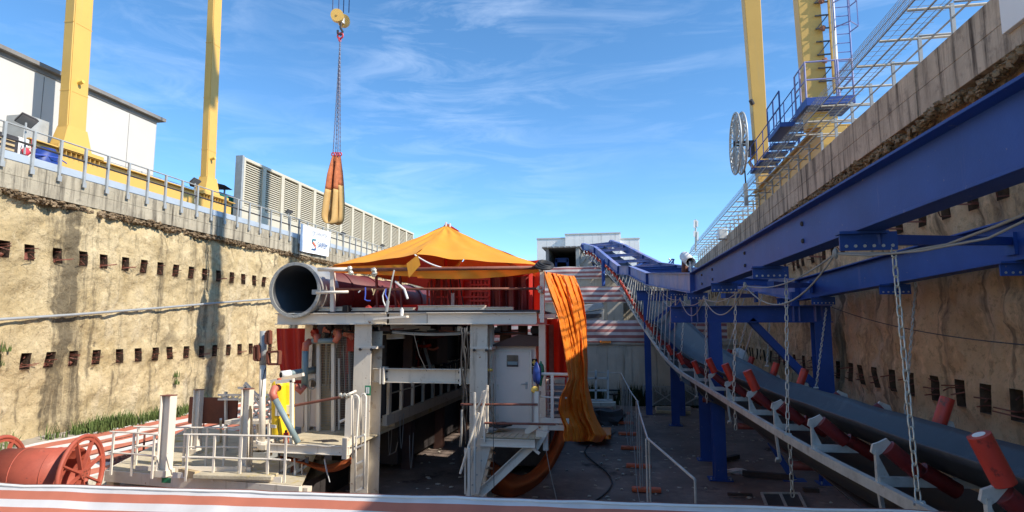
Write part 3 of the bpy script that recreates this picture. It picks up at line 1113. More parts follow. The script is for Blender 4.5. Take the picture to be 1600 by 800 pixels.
# dark sheet shelter and green skip past the second leg
s0 = at(345, 292, X=-22)
t = thing('yard_shelter', 'small shelter with a brown sloping roof beyond the second yellow crane leg', 'shelter', (-22, s0.y, GL))
MB().prism([at(335, 285, X=-22), at(351, 289, X=-22), at(364, 297, X=-22), at(350, 296, X=-22), at(337, 292, X=-22)], (-1.6, 0, 0.1)).build('roof', mt['darkbrown'], t)
for px in (339, 351):
    q = at(px, 295, X=-22.1)
    MB().tube([(q.x, q.y, GL), q], 0.05, 6).build('post', mt['rail_grey'], t)
q = at(347, 305, X=-22.6)
MB().bx(-23.2, -22.6, q.y - .6, q.y + 2.2, GL, q.z + .15).build('stacked_board', mt['faded'] if 'faded' in mt else mt['blue_pale'], t)
q0, q1 = at(349, 322, X=-21.2), at(376, 313, X=-21.2)
t = thing('green_skip', 'green skip behind the railing, left of the louvred barrier', 'skip', (-21.3, q0.y, GL))
for k in range(2):
    y0_ = q0.y + (q1.y - q0.y) * k / 2
    MB().bx(-22.0, -21.2, y0_ + 0.05, y0_ + (q1.y - q0.y) / 2 - 0.05, q0.z - 0.35, q1.z + 0.05).build('side_panel', mt['green_box'], t, bevel=0.03)
MB().bx(-22.1, -21.1, q0.y - 0.2, q1.y + 0.2, GL, q0.z - 0.35).build('base', mt['darkbrown'], t)
# thin wire fence behind the crane rail
t = thing('wire_fence', 'thin grey wire fence behind the crane rail in front of the warehouse', 'fence', (-21.6, 20, GL))
for y in (16.8, 19.9, 23.3, 26.7, 29.4):
    MB().tube([(-21.2, y, GL), (-21.2, y, 7.0)], 0.03, 6).build('post', mt['rail_grey'], t)
for z in (7.25,):
    MB().tube([(-21.2, 12, z - .3), (-21.2, 29.4, z - .3)], 0.015, 5).build('wire', mt['rail_grey'], t)

# ------------------------------------------------------------------ gantry crane
gc = thing('gantry_crane', 'tall yellow gantry crane standing astride the pit', 'crane', (-7, 22, GL))
YN, YF = 18.5, 26.0
XC, XD = -19.9, 6.05


def leg(x, y, wx, wy, z0, z1, wx1=None, wy1=None, n='leg', dx=0, dy=0):
    wx1, wy1 = wx1 or wx, wy1 or wy
    mb = MB()
    vs = []
    for z, a, b, x, y in ((z0, wx, wy, x, y), (z1, wx1, wy1, x + dx, y + dy)):
        vs += [(x - a / 2, y - b / 2, z), (x + a / 2, y - b / 2, z), (x + a / 2, y + b / 2, z), (x - a / 2, y + b / 2, z)]
    mb.add(vs, [(0, 1, 2, 3), (7, 6, 5, 4), (0, 4, 5, 1), (1, 5, 6, 2), (2, 6, 7, 3), (3, 7, 4, 0)])
    o_ = mb.build(n, mt['yellow'], gc, bevel=0.02)
    return o_


for y in (YN, YF):
    lg = leg(XC, y, 0.40, 0.80, 6.45, 33, 0.38, 0.74, dy=-.75) if y == YN else leg(XC, y, 0.34, 0.66, 6.45, 33, 0.32, 0.60, dy=-.75)
    fb = MB().bx(XC - 0.45, XC + 0.5, y - 0.95, y + 0.95, 6.28, 6.45)
    hw = 0.40 if y == YN else 0.33
    fb.add([(XC - .3, y - hw - .22, 6.452), (XC + .3, y - hw - .22, 6.452), (XC + .3, y + hw + .22, 6.452), (XC - .3, y + hw + .22, 6.452), (XC - .225, y - hw - .01, 7.3), (XC + .225, y - hw - .01, 7.3), (XC + .225, y + hw + .01, 7.3), (XC - .225, y + hw + .01, 7.3)],
           [(0, 1, 2, 3), (7, 6, 5, 4), (0, 4, 5, 1), (1, 5, 6, 2), (2, 6, 7, 3), (3, 7, 4, 0)])
    for q in range(9):
        fb.bx(XC + 0.30, XC + 0.46, y - 0.80 + q * 0.2, y - 0.78 + q * 0.2, 6.12, 6.27)
    fb.build('foot_flange', mt['yellow'], lg)
    # edge lips along the leg corners
    MB().ob((XC + (.215 if y == YN else .185), y - (.37 if y == YN else .30), 7.3), (XC + (.205 if y == YN else .175), y - (.34 if y == YN else .27) - .73, 33), .05, .03, up=(1, 0, 0)).build('edge_plate', mt['yellow'], lg)
    MB().tube([(XC + 0.18, y - 0.1, 9.0 if y == YN else 8.2), (XC + 0.4, y - 0.1, 9.05 if y == YN else 8.25)], 0.07, 8).build('warning_lamp', mt['sign_yellow'], lg)
cb = MB().bx(XC - 0.3, XC + 0.35, YN - 2.2, YF + 1.4, 5.55, 6.28)
for k in range(20):
    y = YN - 2.1 + k * 0.56
    cb.bx(XC + 0.35, XC + 0.43, y, y + 0.03, 5.56, 6.2)
MB().bx(XC - 0.3, XC + 0.35, YN - 2.2, YF + 1.4, 5.6, 6.27).build('end_carriage', mt['yellow'], gc, bevel=0.015)
MB().bx(XC - 0.38, XC + 0.5, YN - 2.0, YF + 1.5, 6.285, 6.32).build('carriage_flange', mt['yellow'], gc)
for y in (YN - 1.2, YN + 0.9, YF - 0.9, YF + 0.9):
    bg = MB().bx(XC - 0.32, XC + 0.42, y - 0.55, y + 0.55, 5.25, 5.6).build('bogie', mt['yellow'], gc, bevel=0.02)
    for d in (-0.3, 0.3):
        MB().tube([(XC - 0.1, y + d, 5.28), (XC + 0.47, y + d, 5.28)], 0.22, 16).build('wheel', mt['dark'], bg)
MB().bx(XC - 1.1, XC - 0.3, YN - 1.55, YN - 0.65, 6.35, 7.35).build('motor_box', mt['rail_grey'], gc, bevel=0.02)
for (x_, y_, w_, d_) in ((XC, YN, .415, .81), (XC, YF, .355, .67)):
    for z_ in (8.6, 11.2, 14.0):
        yy_ = y_ - .75 * (z_ - 6.45) / 26.5
        MB().bx(x_ - w_ / 2, x_ + w_ / 2, yy_ - d_ / 2, yy_ + d_ / 2, z_, z_ + .03).build('splice_seam', mt['yellow'], gc)
# girders and sills far above
for y in (YN + 1.0, YF - 1.0):
    MB().bx(XC - 2, XD + 2, y - 0.5, y + 0.5, 33.75, 35.6).build('main_girder', mt['yellow'], gc, bevel=0.02)
for x in (XC, XD):
    MB().bx(x - 0.35, x + 0.35, YN - 0.6, YF + 0.6, 33.0, 33.74).build('top_sill', mt['yellow'], gc, bevel=0.02)
MB().bx(-12.5, -10.2, YN + 0.8, YF - 0.8, 35.62, 36.6).build('trolley', mt['yellow'], gc, bevel=0.02)

YN += 0.4
# right hand legs
lf = leg(XD - 0.28, YF, 0.46, 0.5, 5.6, 33, 1.1, 0.9, dx=-.45)
MB().tube([(XD - 0.6, YF - 0.3, 9.2), (XD - 0.7, YF - 0.4, 9.35)], 0.09, 8).build('warning_lamp', mt['rail_dark'], lf)
ln = leg(XD - 0.12, YN + 0.5, 0.62, 0.5, 6.0, 33, 0.8, 0.6, dx=-.5)
# ribbed cable riser on the near right leg
cr = MB()
for k in range(26):
    z = 7.4 + k * 0.42
    cr.bx(XD - 0.08, XD + 0.30, YN + 0.16, YN + 0.2, z, z + 0.035)
    if k % 2 == 0:
        cr.ob((XD - 0.06, YN + 0.18, z), (XD + 0.28, YN + 0.18, z + 0.42), 0.03, 0.03, up=(0, 1, 0))
cr.build('riser_rungs', mt['rail_dark'], ln, kind='stuff')
MB().bx(XD + 0.31, XD + 0.36, YN + 0.12, YN + 0.22, 7.0, 17.5).build('riser_rail', mt['yellow'], ln)
MB().tube([(XD + 0.45, YN + 0.2, 7.2), (XD + 0.45, YN + 0.2, 17)], 0.05, 8).build('cable_duct', mt['plaswhite'], ln)
for k in range(10):
    z = 8.0 + k * .9
    MB().blob((XD + 0.1, YN + 0.08, z + random.uniform(-.2, .2)), (0.09, 0.05, 0.09), 8, 6, .5, k).build('cable_clamp', mt['brick'], ln)
# lower carriage on the right
MB().bx(XD - 0.35, XD + 0.35, YN - 0.6, YF + 1.3, 5.05, 5.75).build('end_carriage', mt['yellow'], gc, bevel=0.015)
MB().bx(XD - 0.45, XD + 0.45, YN - 0.6, YF + 1.3, 5.76, 5.80).build('carriage_flange', mt['yellow'], gc)
MB().bx(XD - 0.30, XD + 0.30, YN - 0.1, YN + 1.0, 5.81, 6.22).build('leg_pedestal', mt['yellow'], gc, bevel=0.02)
# blue access platform, railing and stair
bp_ = MB().bx(XD - 0.62, XD + 0.72, YN - 0.35, YN + 0.85, 6.50, 6.74).build('access_platform', mt['blue'], gc, bevel=0.01)
rl = MB()
X0, X1, Y0, Y1 = XD - .6, XD + 0.7, YN - 0.3, YN + 0.8
for (x, y) in ((X0, Y0), (X1, Y0), (X0, Y1), (X1, Y1), ((X0 + X1) / 2 + 0.25, Y0), (X0, (Y0 + Y1) / 2), (X1 - .45, Y0)):
    rl.tube([(x, y, 6.74), (x, y, 7.85)], 0.028, 6)
for z in (7.3, 7.85):
    rl.tube([(X0, Y1, z), (X0, Y0, z), (X1, Y0, z), (X1, Y1, z)], 0.026, 6)
rl.build('platform_rail', mt['blue_pale'], bp_)
MB().bx(XD - 1.15, XD - .7, YN + 0.6, YN + 2.2, 6.2, 6.35).build('landing', mt['blue'], gc, bevel=0.01)
nst = 9
a0 = at(1266, 176, Y=20.6)
a1 = at(1186, 272, Y=25.0)
nst = 7
for k in range(nst):
    p = a0.lerp(a1, (k + 0.5) / nst)
    tr_ = MB().bx(p.x - 0.38, p.x + 0.38, p.y - 0.34, p.y + 0.34, p.z - 0.04, p.z + 0.04).build('stair_tread', mt['blue'], gc, bevel=.008)
    MB().ob(p + V((.3, 0, -.04)), p + V((.3, 0, -.42)), .07, .07).build('tread_bracket', mt['blue'], tr_)
sr = MB()
for dx in (-0.40, 0.40):
    for h in (0.05, 0.5, 0.95):
        sr.tube([a0 + V((dx, -.3, h)), a1 + V((dx, .2, h))], 0.018, 6)
    for k in range(nst):
        p = a0.lerp(a1, (k + 0.5) / nst) + V((dx, 0, 0))
        sr.tube([p, p + V((0, 0, 0.95))], 0.018, 6)
sr.build('stair_rail', mt['blue'], gc)
# landing rails
lr = MB()
for (x, y) in ((XD - 1.13, YN + 0.6), (XD - 1.13, YN + 2.2), (XD - 1.13, YN + 1.4)):
    lr.tube([(x, y, 6.35), (x, y, 7.35)], 0.026, 6)
for z in (6.85, 7.35):
    lr.tube([(XD - 1.13, YN + 0.6, z), (XD - 1.13, YN + 2.2, z)], 0.024, 6)
lr.build('landing_rail', mt['blue'], gc)
# blue ladder with safety hoops
ld = MB()
LX, LY = XD + 0.72, YN + 0.35
for dx in (-0.18, 0.22):
    ld.tube([(LX + dx, LY, 6.7), (LX + dx, LY, 17)], 0.025, 6)
for k in range(34):
    z = 7.2 + k * 0.29
    ld.tube([(LX - 0.18, LY, z), (LX + 0.22, LY, z)], 0.016, 5)
ldo = ld.build('ladder', mt['blue_pale'], gc)
hp_ = MB()
for k in range(8):
    z = 9.0 + k * 0.8
    hp_.tube([(LX - 0.2, LY, z), (LX - 0.32, LY - 0.35, z), (LX, LY - 0.7, z), (LX + 0.34, LY - 0.35, z), (LX + 0.24, LY, z)], 0.02, 5)
for (dx, dy) in ((-0.32, -0.35), (0, -0.7), (0.34, -0.35)):
    hp_.tube([(LX + dx, LY + dy, 9.0), (LX + dx, LY + dy, 17)], 0.016, 5)
hp_.build('safety_hoop', mt['blue_pale'], ldo)
# cable reel
rc = V((4.9, 26.2, 7.7))
rlr = MB()
for dx in (-0.12, 0.12):
    rlr.ring(rc + V((dx, 0, 0)), (1, 0, 0), 1.28, 0.045, 40, 6)
    rlr.ring(rc + V((dx, 0, 0)), (1, 0, 0), 1.0, 0.02, 36, 5)
reel = rlr.build('cable_reel', mt['rail_grey'], gc, smooth=True)
sp = MB()
for k in range(20):
    a = 2 * math.pi * k / 20
    for dx in (-0.12, 0.12):
        sp.ob(rc + V((dx, 0.1 * math.cos(a), 0.1 * math.sin(a))), rc + V((dx * 1.0, 1.27 * math.cos(a), 1.27 * math.sin(a))), 0.03, 0.05, up=(1, 0, 0))
sp.build('spoke', mt['rail_grey'], reel)
MB().tube([rc - V((0.2, 0, 0)), rc + V((0.85, 0, 0))], 0.12, 12).build('hub', mt['rail_dark'], reel)
MB().bx(5.3, 5.75, 25.95, 26.45, 7.15, 7.75).build('reel_motor', mt['rail_dark'], reel, bevel=0.02)
MB().tube([(5.55, 26.2, 7.15), (5.3, 26.2, 6.9), (5.95, 26.1, 5.6)], 0.07, 6).build('reel_bracket', mt['yellow'], reel)
MB().tube([(5.05, 25.9, 6.6), (5.08, 25.9, 5.2)], 0.03, 6).build('reel_cable', mt['cable_dark'], reel)
MB().bx(4.98, 5.12, 25.8, 26.0, 5.0, 5.9).build('cable_guide', mt['rail_grey'], reel)

# hook block, ropes and slings
hk = thing('hook_block', 'yellow hook block of two sheaves hanging on four steel ropes', 'crane hook', at(531, 30, Y=22.5))
ca, cb_ = at(527, 25, Y=22.3), at(537, 33, Y=22.85)
ax = V((0.35, -0.9, -0.12)).normalized()
for c_ in (ca, cb_):
    s_ = MB().tube([c_ - ax * 0.12, c_ - ax * 0.1, c_ + ax * 0.1, c_ + ax * 0.12], 0.25, 26)
    sh = s_.build('sheave', mt['yellow'], hk)
    MB().tube([c_ - ax * 0.1, c_ + ax * 0.125], 0.26, 26).build('sheave_guard', mt['yellow'], sh)
    MB().tube([c_ + ax * 0.12, c_ + ax * 0.16], 0.04, 10).build('axle_pin', mt['yellow'], sh)
MB().ob(ca + V((0, 0, -0.05)), cb_ + V((0, 0, -0.05)), 0.2, 0.25).build('cross_head', mt['plaswhite'], hk)
for px, pt in ((519.5, ca), (529, ca), (536.5, cb_), (545, cb_)):
    p = at(px, 20, Y=pt.y)
    MB().tube([p, (p.x, p.y, 33.8)], 0.022, 5).build('rope', mt['rope_steel'], hk)
hb = at(532, 47, Y=22.5)
MB().tube([hb + V((0, 0, 0.4)), hb + V((0, 0, 0.1)), hb + V((0.1, 0, -0.08)), hb + V((0.02, 0, -0.22)), hb + V((-0.12, 0, -0.12)), hb + V((-0.12, 0, 0))], 0.05, 8).build('hook', mt['dark'], hk)
cs = thing('chain_sling', 'four leg steel chain sling with red shackles hanging from the hook', 'chain sling', hb)
MB().ring(hb - V((0, 0, 0.25)), (0, 1, 0), 0.12, 0.04, 16, 6).build('master_link', mt['shackle'], cs)
MB().ring(hb - V((0.02, 0, 0.42)), (1, 0, 0), 0.08, 0.03, 14, 6).build('master_link', mt['shackle'], cs)
ends = [at(px, 240, Y=22.5 + dy) for px, dy in ((520.5, -.1), (524.5, .1), (528, -.1), (531.5, .1))]
for e in ends:
    top_ = hb - V((0, 0, 0.45))
    n_ = 52
    mb = MB()
    for k in range(n_):
        a_, b_ = top_.lerp(e, k / n_), top_.lerp(e, (k + 0.85) / n_)
        mb.ob(a_, b_, 0.05 if k % 2 else 0.022, 0.022 if k % 2 else 0.05)
    mb.build('chain_leg', mt['rope_steel'], cs)
    MB().ring(e - V((0, 0, 0.03)), (0, 1, 0), 0.065, 0.03, 12, 6).build('shackle', mt['shackle'], cs)


def sling(label, pts_l, pts_r, Y_, w, zb):
    """a loop of webbing: two falls joined by a bight"""
    t_ = thing('webbing_sling', label, 'sling', at(pts_l[0][0], pts_l[0][1], Y=Y_))
    path = [at(px, py, Y=Y_ + d) for px, py, d in pts_l] + [at(px, py, Y=Y_ + d) for px, py, d in pts_r]

    def sub(path_, n):
        out = []
        m = len(path_)
        for i in range(m - 1):
            p0_ = path_[max(i - 1, 0)]
            p1_, p2_ = path_[i], path_[i + 1]
            p3_ = path_[min(i + 2, m - 1)]
            for k in range(n):
                t = k / n
                out.append(0.5 * ((2 * p1_) + (p2_ - p0_) * t + (2 * p0_ - 5 * p1_ + 4 * p2_ - p3_) * t * t + (3 * p1_ - p0_ - 3 * p2_ + p3_) * t ** 3))
        out.append(path_[-1])
        return out
    fine = sub(path, 6)
    side = V((0.35, 0.93, 0)).normalized()
    cuts = [0, 12, len(fine) - 13, len(fine) - 1]
    for nm, a, b, mm in (('webbing', cuts[0], cuts[1], mt['sling_red']), ('sleeve', cuts[1], cuts[2], mt['sling_tan']), ('webbing', cuts[2], cuts[3], mt['sling_red'])):
        seg = fine[a:b + 1]
        vs = []
        for k, p in enumerate(seg):
            f_ = min(1, 0.25 + (k + a) / 10, 0.25 + (len(fine) - 1 - (k + a)) / 10)
            vs += [p - side * w * f_ / 2, p + side * w * f_ / 2]
        fs_ = [(2 * k, 2 * k + 1, 2 * k + 3, 2 * k + 2) for k in range(len(seg) - 1)]
        MB().add(vs, fs_).build(nm, mm, t_, smooth=True, solid=0.035 if mm == mt['sling_tan'] else 0.02)
    return t_


sling('long flat lifting sling with a tan sleeve, the left and lower one of the pair', [(521, 243, 0), (517, 268, -.1), (513, 296, -.15), (509, 325, -.2), (508, 340, -.2)], [(514, 349, -.1), (522, 345, 0), (524, 325, 0.05), (526, 296, .1), (527, 268, .1), (527, 243, 0)], 22.4, 0.34, 0)
sling('long flat lifting sling with a tan sleeve, the right one of the pair', [(524, 243, .1), (524, 268, .1), (523, 296, .1), (520, 325, .1), (518, 340, .1)], [(524, 350, .1), (532, 345, 0), (534, 325, 0), (533, 290, 0), (531, 262, 0), (531, 243, 0)], 22.7, 0.30, 0)

# ================================================================== tunnelling machine trailer
YT = 14.4


def P(px, py, Y=YT):
    return at(px, py, Y=Y)


tm = thing('tunnel_machine_trailer', 'two storey cream steel trailer of a tunnel boring machine under an orange tent', 'tunnel machine', (-5.3, YT, FLOOR))
xa, xb = P(430, 500).x, P(842, 500).x
MB().bx(xa + 0.02, xb, YT + 0.12, 29, 0.375, 0.425).build('upper_deck', mt['dark'], tm)
for (p0, p1, dy, h0, h1) in ((430, 602, 0, 508, 491), (604, 664, 0.06, 506, 492), (666, 838, 0, 508, 491)):
    a, b = P(p0, h0), P(p1, h0)
    z0, z1 = 0.08, 0.372
    MB().ibeam((a.x, YT + 0.1 + dy, (z0 + z1) / 2), (b.x, YT + 0.1 + dy, (z0 + z1) / 2), 0.24, z1 - z0, 0.022, 0.03).build('front_beam', mt['white'], tm, bevel=0.004)
for (p0, p1, z1) in ((493, 534, 0.53), (546, 610, 0.50), (612, 643, 0.50), (650, 756, 0.55), (757, 800, 0.50)):
    a, b = P(p0, 490), P(p1, 490)
    MB().ibeam((a.x, YT + 0.2, 0.427 + (z1 - 0.427) / 2), (b.x, YT + 0.2, 0.427 + (z1 - 0.427) / 2), 0.2, z1 - 0.427, 0.016, 0.09).build('deck_edge_channel', mt['white2'], tm, bevel=0.004)
a, b = P(578, 500), P(640, 500)
MB().ob((a.x, YT - 0.1, 0.20), (b.x, YT - 0.14, 0.27), 0.16, 0.05).build('loose_plate', mt['white'], tm)
MB().bx(xb, P(868, 500).x, YT + 0.0, YT + 0.12, 0.22, 0.32).build('side_bracket', mt['white'], tm)
# side beams running back
for x in (xa + 0.12, xb - 0.12):
    MB().ibeam((x, YT + 0.24, 0.22), (x, 29, 0.22), 0.2, 0.29, 0.02, 0.03).build('side_beam', mt['white2'], tm)
for k in range(7):
    y = 16 + 2 * k
    MB().bx(xa + 0.24, xb - 0.24, y, y + 0.14, 0.14, 0.37).build('cross_joist', mt['darkbrown'], tm)


def post(px, w, Y_, z0, z1, mat='white2', n='post', h=None):
    x = P(px, 600, Y_).x
    return MB().ibeam((x, Y_, z0), (x, Y_, z1), w, h or w, 0.025, 0.03, up=(0, 1, 0)).build(n, mt[mat], tm, bevel=0.005)


pl = post(571, 0.46, YT + 0.35, FLOOR + 0.01, 0.08)
pr = post(751, 0.44, YT + 0.35, FLOOR + 0.01, 0.08)
for pxx, po in ((571, pl), (751, pr)):
    x = P(pxx, 600, YT + .1).x
    z = P(571, 541).z
    jp = MB().bx(x - 0.27, x + 0.27, YT + 0.08, YT + 0.6, z - 0.03, z + 0.0).bx(x - 0.27, x + 0.27, YT + 0.08, YT + 0.6, z - 0.062, z - 0.034).build('joint_plate', mt['white'], po)
    for dx in (-0.16, 0.14):
        MB().tube([(x + dx, YT + 0.06, z - 0.08), (x + dx, YT + 0.1, z - 0.08)], 0.035, 8).build('bolt', mt['dark'], po)
    MB().bx(x - 0.23, x + 0.23, YT + 0.55, YT + 0.57, FLOOR + 0.02, 0.06).build('web_cover', mt['white2'], po)
zc = P(650, 587, YT + 0.4).z
xc0, xc1 = P(584, 587, YT + .4).x, P(740, 587, YT + .4).x
cbm = MB().ibeam((xc0, YT + 0.42, zc), (xc1, YT + 0.42, zc), 0.22, 0.35, 0.02, 0.02).build('cross_beam', mt['white2'], tm, bevel=0.004)
for pxx in (597, 602, 721):
    x = P(pxx, 587, YT + .4).x
    MB().bx(x - 0.018, x + 0.018, YT + 0.27, YT + 0.56, zc - 0.21, zc + 0.21).build('end_plate', mt['white'], cbm)
for pxx in (604, 718):
    for dz in (-0.1, 0.1):
        x = P(pxx, 587, YT + .4).x
        MB().tube([(x, YT + 0.36, zc + dz), (x, YT + 0.41, zc + dz)], 0.03, 8).build('bolt', mt['dark'], cbm)
for k in range(1, 5):
    for pxx in (571, 751):
        x = P(pxx, 600, YT + .35).x
        MB().ibeam((x, YT + 0.35 + 3.2 * k, FLOOR + .01), (x, YT + 0.35 + 3.2 * k, 0.08), 0.3, 0.3, 0.025, 0.03, up=(0, 1, 0)).build('post', mt['darkbrown'], tm)  # white posts coloured dark brown, interior shade put into the colour

# cabin with door
cx0, cx1 = P(768, 600, 15.1).x, P(838, 600, 15.1).x
cz0, cz1 = P(800, 676, 15.1).z, P(800, 536, 15.1).z
MB().bx(cx0, cx1, 15.1, 19.0, cz0, cz1).build('cabin_wall', mt['cabin'], tm, bevel=0.01)
dx0, dx1 = P(775, 600, 15.08).x, P(828, 600, 15.08).x
dz0, dz1 = P(800, 671, 15.08).z, P(800, 550, 15.08).z
fr = MB()
fr.bx(dx0 - 0.05, dx0 - 0.005, 15.05, 15.095, dz0, dz1 + 0.05)
fr.bx(dx1 + 0.005, dx1 + 0.05, 15.05, 15.095, dz0, dz1 + 0.05)
fr.bx(dx0 - 0.005, dx1 + 0.005, 15.05, 15.095, dz1 + 0.01, dz1 + 0.05)
fr.build('door_frame', mt['white'], tm)
door = MB().bx(dx0, dx1, 15.065, 15.096, dz0 + 0.01, dz1).build('door', mt['cabin'], tm, bevel=0.004)
wa, wb = P(792, 573, 15.06), P(810, 555, 15.06)
wf = MB().bx(wa.x - 0.03, wb.x + 0.03, 15.052, 15.064, wa.z - 0.03, wb.z + 0.03).build('window_frame', mt['cabin'], door)
MB().bx(wa.x, wb.x, 15.045, 15.051, wa.z, wb.z).build('window_pane', mt['glass'], door)
MB().bx(wa.x + 0.02, wb.x - 0.02, 15.040, 15.044, wa.z + 0.05, wa.z + 0.13).build('window_sticker', mt['bluegrey'], door)
h_ = P(821, 600, 15.05)
MB().tube([h_ + V((-0.1, -0.03, 0)), h_ + V((0.02, -0.03, 0)), h_ + V((0.02, 0.01, 0))], 0.012, 6).bx(h_.x, h_.x + 0.05, 15.05, 15.064, h_.z - 0.12, h_.z + 0.05).build('handle', mt['rail_grey'], door)
for py in (605, 650, 555):
    h_ = P(778, py, 15.05)
    MB().bx(h_.x - 0.02, h_.x + 0.02, 15.05, 15.064, h_.z - 0.06, h_.z + 0.06).build('hinge', mt['white2'], door)
s0_, s1_ = P(830, 572, 15.05), P(839, 561, 15.05)
sg = MB().bx(s0_.x, s1_.x, 15.085, 15.099, s0_.z, s1_.z).build('first_aid_sign', mt['black'], tm)
mx_, mz_ = (s0_.x + s1_.x) / 2, (s0_.z + s1_.z) / 2
MB().bx(mx_ - 0.02, mx_ + 0.02, 15.078, 15.083, mz_ - 0.06, mz_ + 0.06).bx(mx_ - 0.06, mx_ - 0.021, 15.078, 15.083, mz_ - 0.02, mz_ + 0.02).bx(mx_ + 0.021, mx_ + 0.06, 15.078, 15.083, mz_ - 0.02, mz_ + 0.02).build('cross_mark', mt['sign_yellow'], sg)
s0_, s1_ = P(830, 585, 15.05), P(838, 574, 15.05)
sg = MB().bx(s0_.x, s1_.x, 15.085, 15.099, s0_.z, s1_.z).build('safety_sign', mt['black'], tm)
for k in range(3):
    MB().bx(s0_.x + 0.03, s1_.x - 0.03, 15.078, 15.084, s0_.z + 0.03 + 0.05 * k, s0_.z + 0.045 + 0.05 * k).build('sign_line', mt['sign_yellow'], sg)
# cabin dark roof board and cable tray
MB().prism([P(763, 541, 14.9), P(812, 522, 14.9), P(842, 526, 14.9), P(842, 541, 14.9)], (0, 0.6, 0)).build('roof_cover', mt['darkbrown'], tm)
post(848, 0.16, YT + 0.3, P(848, 662).z, 0.08, n='door_side_post')
post(767, 0.10, YT + 0.5, P(767, 640).z, 0.08, n='door_side_post')
post(483, 0.24, YT + 1.4, P(483, 690).z - 0.3, 0.08, 'white2', 'door_side_post')
post(862, 0.12, 15.6, -2.1, 0.08, 'rail_rust', 'door_side_post')

# right landing with gusset bracket
ly0, ly1 = 13.7, 15.08
lz = P(790, 684, 13.7).z
lx0, lx1 = P(752, 684, 13.7).x, P(836, 684, 13.7).x
MB().bx(lx0, lx1, ly0 + 0.03, ly1, lz - 0.03, lz).build('landing_deck', mt['deck'], tm)
MB().ibeam((lx0 - 0.02, ly0, lz - 0.11), (lx1, ly0, lz - 0.11), 0.1, 0.17, 0.02, 0.03).build('landing_beam', mt['white'], tm)
for k in range(9):
    x = lx0 + 0.05 + k * 0.145
    MB().bx(x, x + 0.13, ly0 - 0.04, ly0 + 0.5 + random.uniform(0, .1), lz + 0.003, lz + 0.018).build('deck_plank', mt['deck'], tm)
gz = [P(752, 694, 13.75), P(768, 694, 13.75), P(748, 772, 13.75), P(727, 776, 13.75), P(740, 715, 13.75)]
MB().prism(gz, (0, 0.05, 0)).build('gusset_plate', mt['white'], tm, bevel=0.003)
MB().prism([p + V((0, 0.5, 0)) for p in gz], (0, 0.05, 0)).build('gusset_plate', mt['white'], tm, bevel=0.003)
for pq in ((738, 758), (745, 742), (752, 720), (744, 700)):
    q = P(pq[0], pq[1], 13.74)
    MB().tube([q, q + V((0, 0.02, 0))], 0.02, 6).build('bolt', mt['rail_grey'], tm)
MB().ibeam(P(748, 773, 13.9), P(829, 697, 13.9), 0.18, 0.2, 0.02, 0.02).build('diagonal_strut', mt['white'], tm)
MB().prism([P(838, 672, 13.85), P(857, 676, 13.85), P(839, 706, 13.85), P(828, 702, 13.85), P(836, 690, 13.85)], (0, 0.3, 0)).build('corner_bracket', mt['white'], tm, bevel=0.004)
MB().ob(P(832, 700, 13.8), P(843, 709, 13.8), 0.04, 0.06).build('bracket_pin', mt['white'], tm)
lad = MB()
for k in range(5):
    a, b = P(764 - k * 3, 702 + k * 14, 14.0), P(770 - k * 2, 708 + k * 12, 14.4)
    lad.ob(a, b, 0.12, 0.04)
lad.build('step_plate', mt['white2'], tm, kind=None)
# rails round the landing
rl_ = [((720, 632), (840, 632), 13.62), ((757, 661), (868, 663), 13.6)]
for a, b, y in rl_:
    MB().tube([P(a[0], a[1], y), P(b[0], b[1], y)], 0.026, 8).build('landing_rail', mt['rail_rust'], tm)
for (x, y0_, y1_, w, yy) in ((839, 612, 668, 0.13, 13.75), (757, 610, 690, 0.07, 13.66), (762, 602, 676, 0.05, 13.9), (742, 613, 770, 0.06, 13.5), (733, 700, 776, 0.08, 13.4), (727, 700, 772, 0.05, 13.55), (853, 660, 703, 0.16, 14.1)):
    a, b = P(x, y1_, yy), P(x, y0_, yy)
    MB().ob(a, b, w, w * 0.7).build('landing_post', mt['white'], tm)
for (x0_, y0_, x1_, y1_, yy) in ((719, 740, 748, 645, 13.45), (734, 734, 762, 602, 13.55), (727, 720, 755, 612, 13.7), (744, 640, 762, 610, 13.6)):
    MB().tube([P(x0_, y0_, yy), P(x1_, y1_, yy)], 0.028, 8).build('stair_handrail', mt['white'], tm)
MB().prism([P(820, 682, 14.3), P(846, 665, 14.3), P(846, 645, 14.3), P(838, 655, 14.3), P(820, 672, 14.3)], (0, 0.04, 0)).build('kick_plate', mt['white'], tm)
# white side gallery on the right
for (x0_, y0_, x1_, y1_) in ((838, 584, 889, 585), (842, 620, 886, 622)):
    MB().tube([P(x0_, y0_, 14.0), P(x1_, y1_, 14.0)], 0.036 if y0_ < 600 else 0.02, 8).build('gallery_rail', mt['white'], tm)
MB().ob(P(863, 655, 14.0), P(863, 586, 14.0), 0.07, 0.07).build('gallery_post', mt['white'], tm)
MB().ob(P(840, 656, 14.05), P(889, 658, 14.05), 0.08, 0.11).build('gallery_beam', mt['white'], tm)
MB().ob(P(845, 667, 14.1), P(886, 668, 14.1), 0.1, 0.12).build('gallery_beam', mt['white2'], tm)
MB().bx(P(838, 610, 13.9).x, P(845, 610, 13.9).x, 13.8, 13.95, P(838, 617, 13.9).z, P(838, 611, 13.9).z).build('clamp', mt['chain'], tm)
for k in range(8):
    a = P(853, 592 + k * 9.5, 15.6 + k * .02)
    MB().bx(a.x, a.x + 0.5, 15.5, 15.8, a.z, a.z + 0.03).build('stair_tread', mt['white2'], tm)
for x in (852, 884):
    MB().ob(P(x, 585, 15.55), P(x, 665, 15.55), 0.05, 0.05).build('stair_stringer', mt['redmetal'], tm)

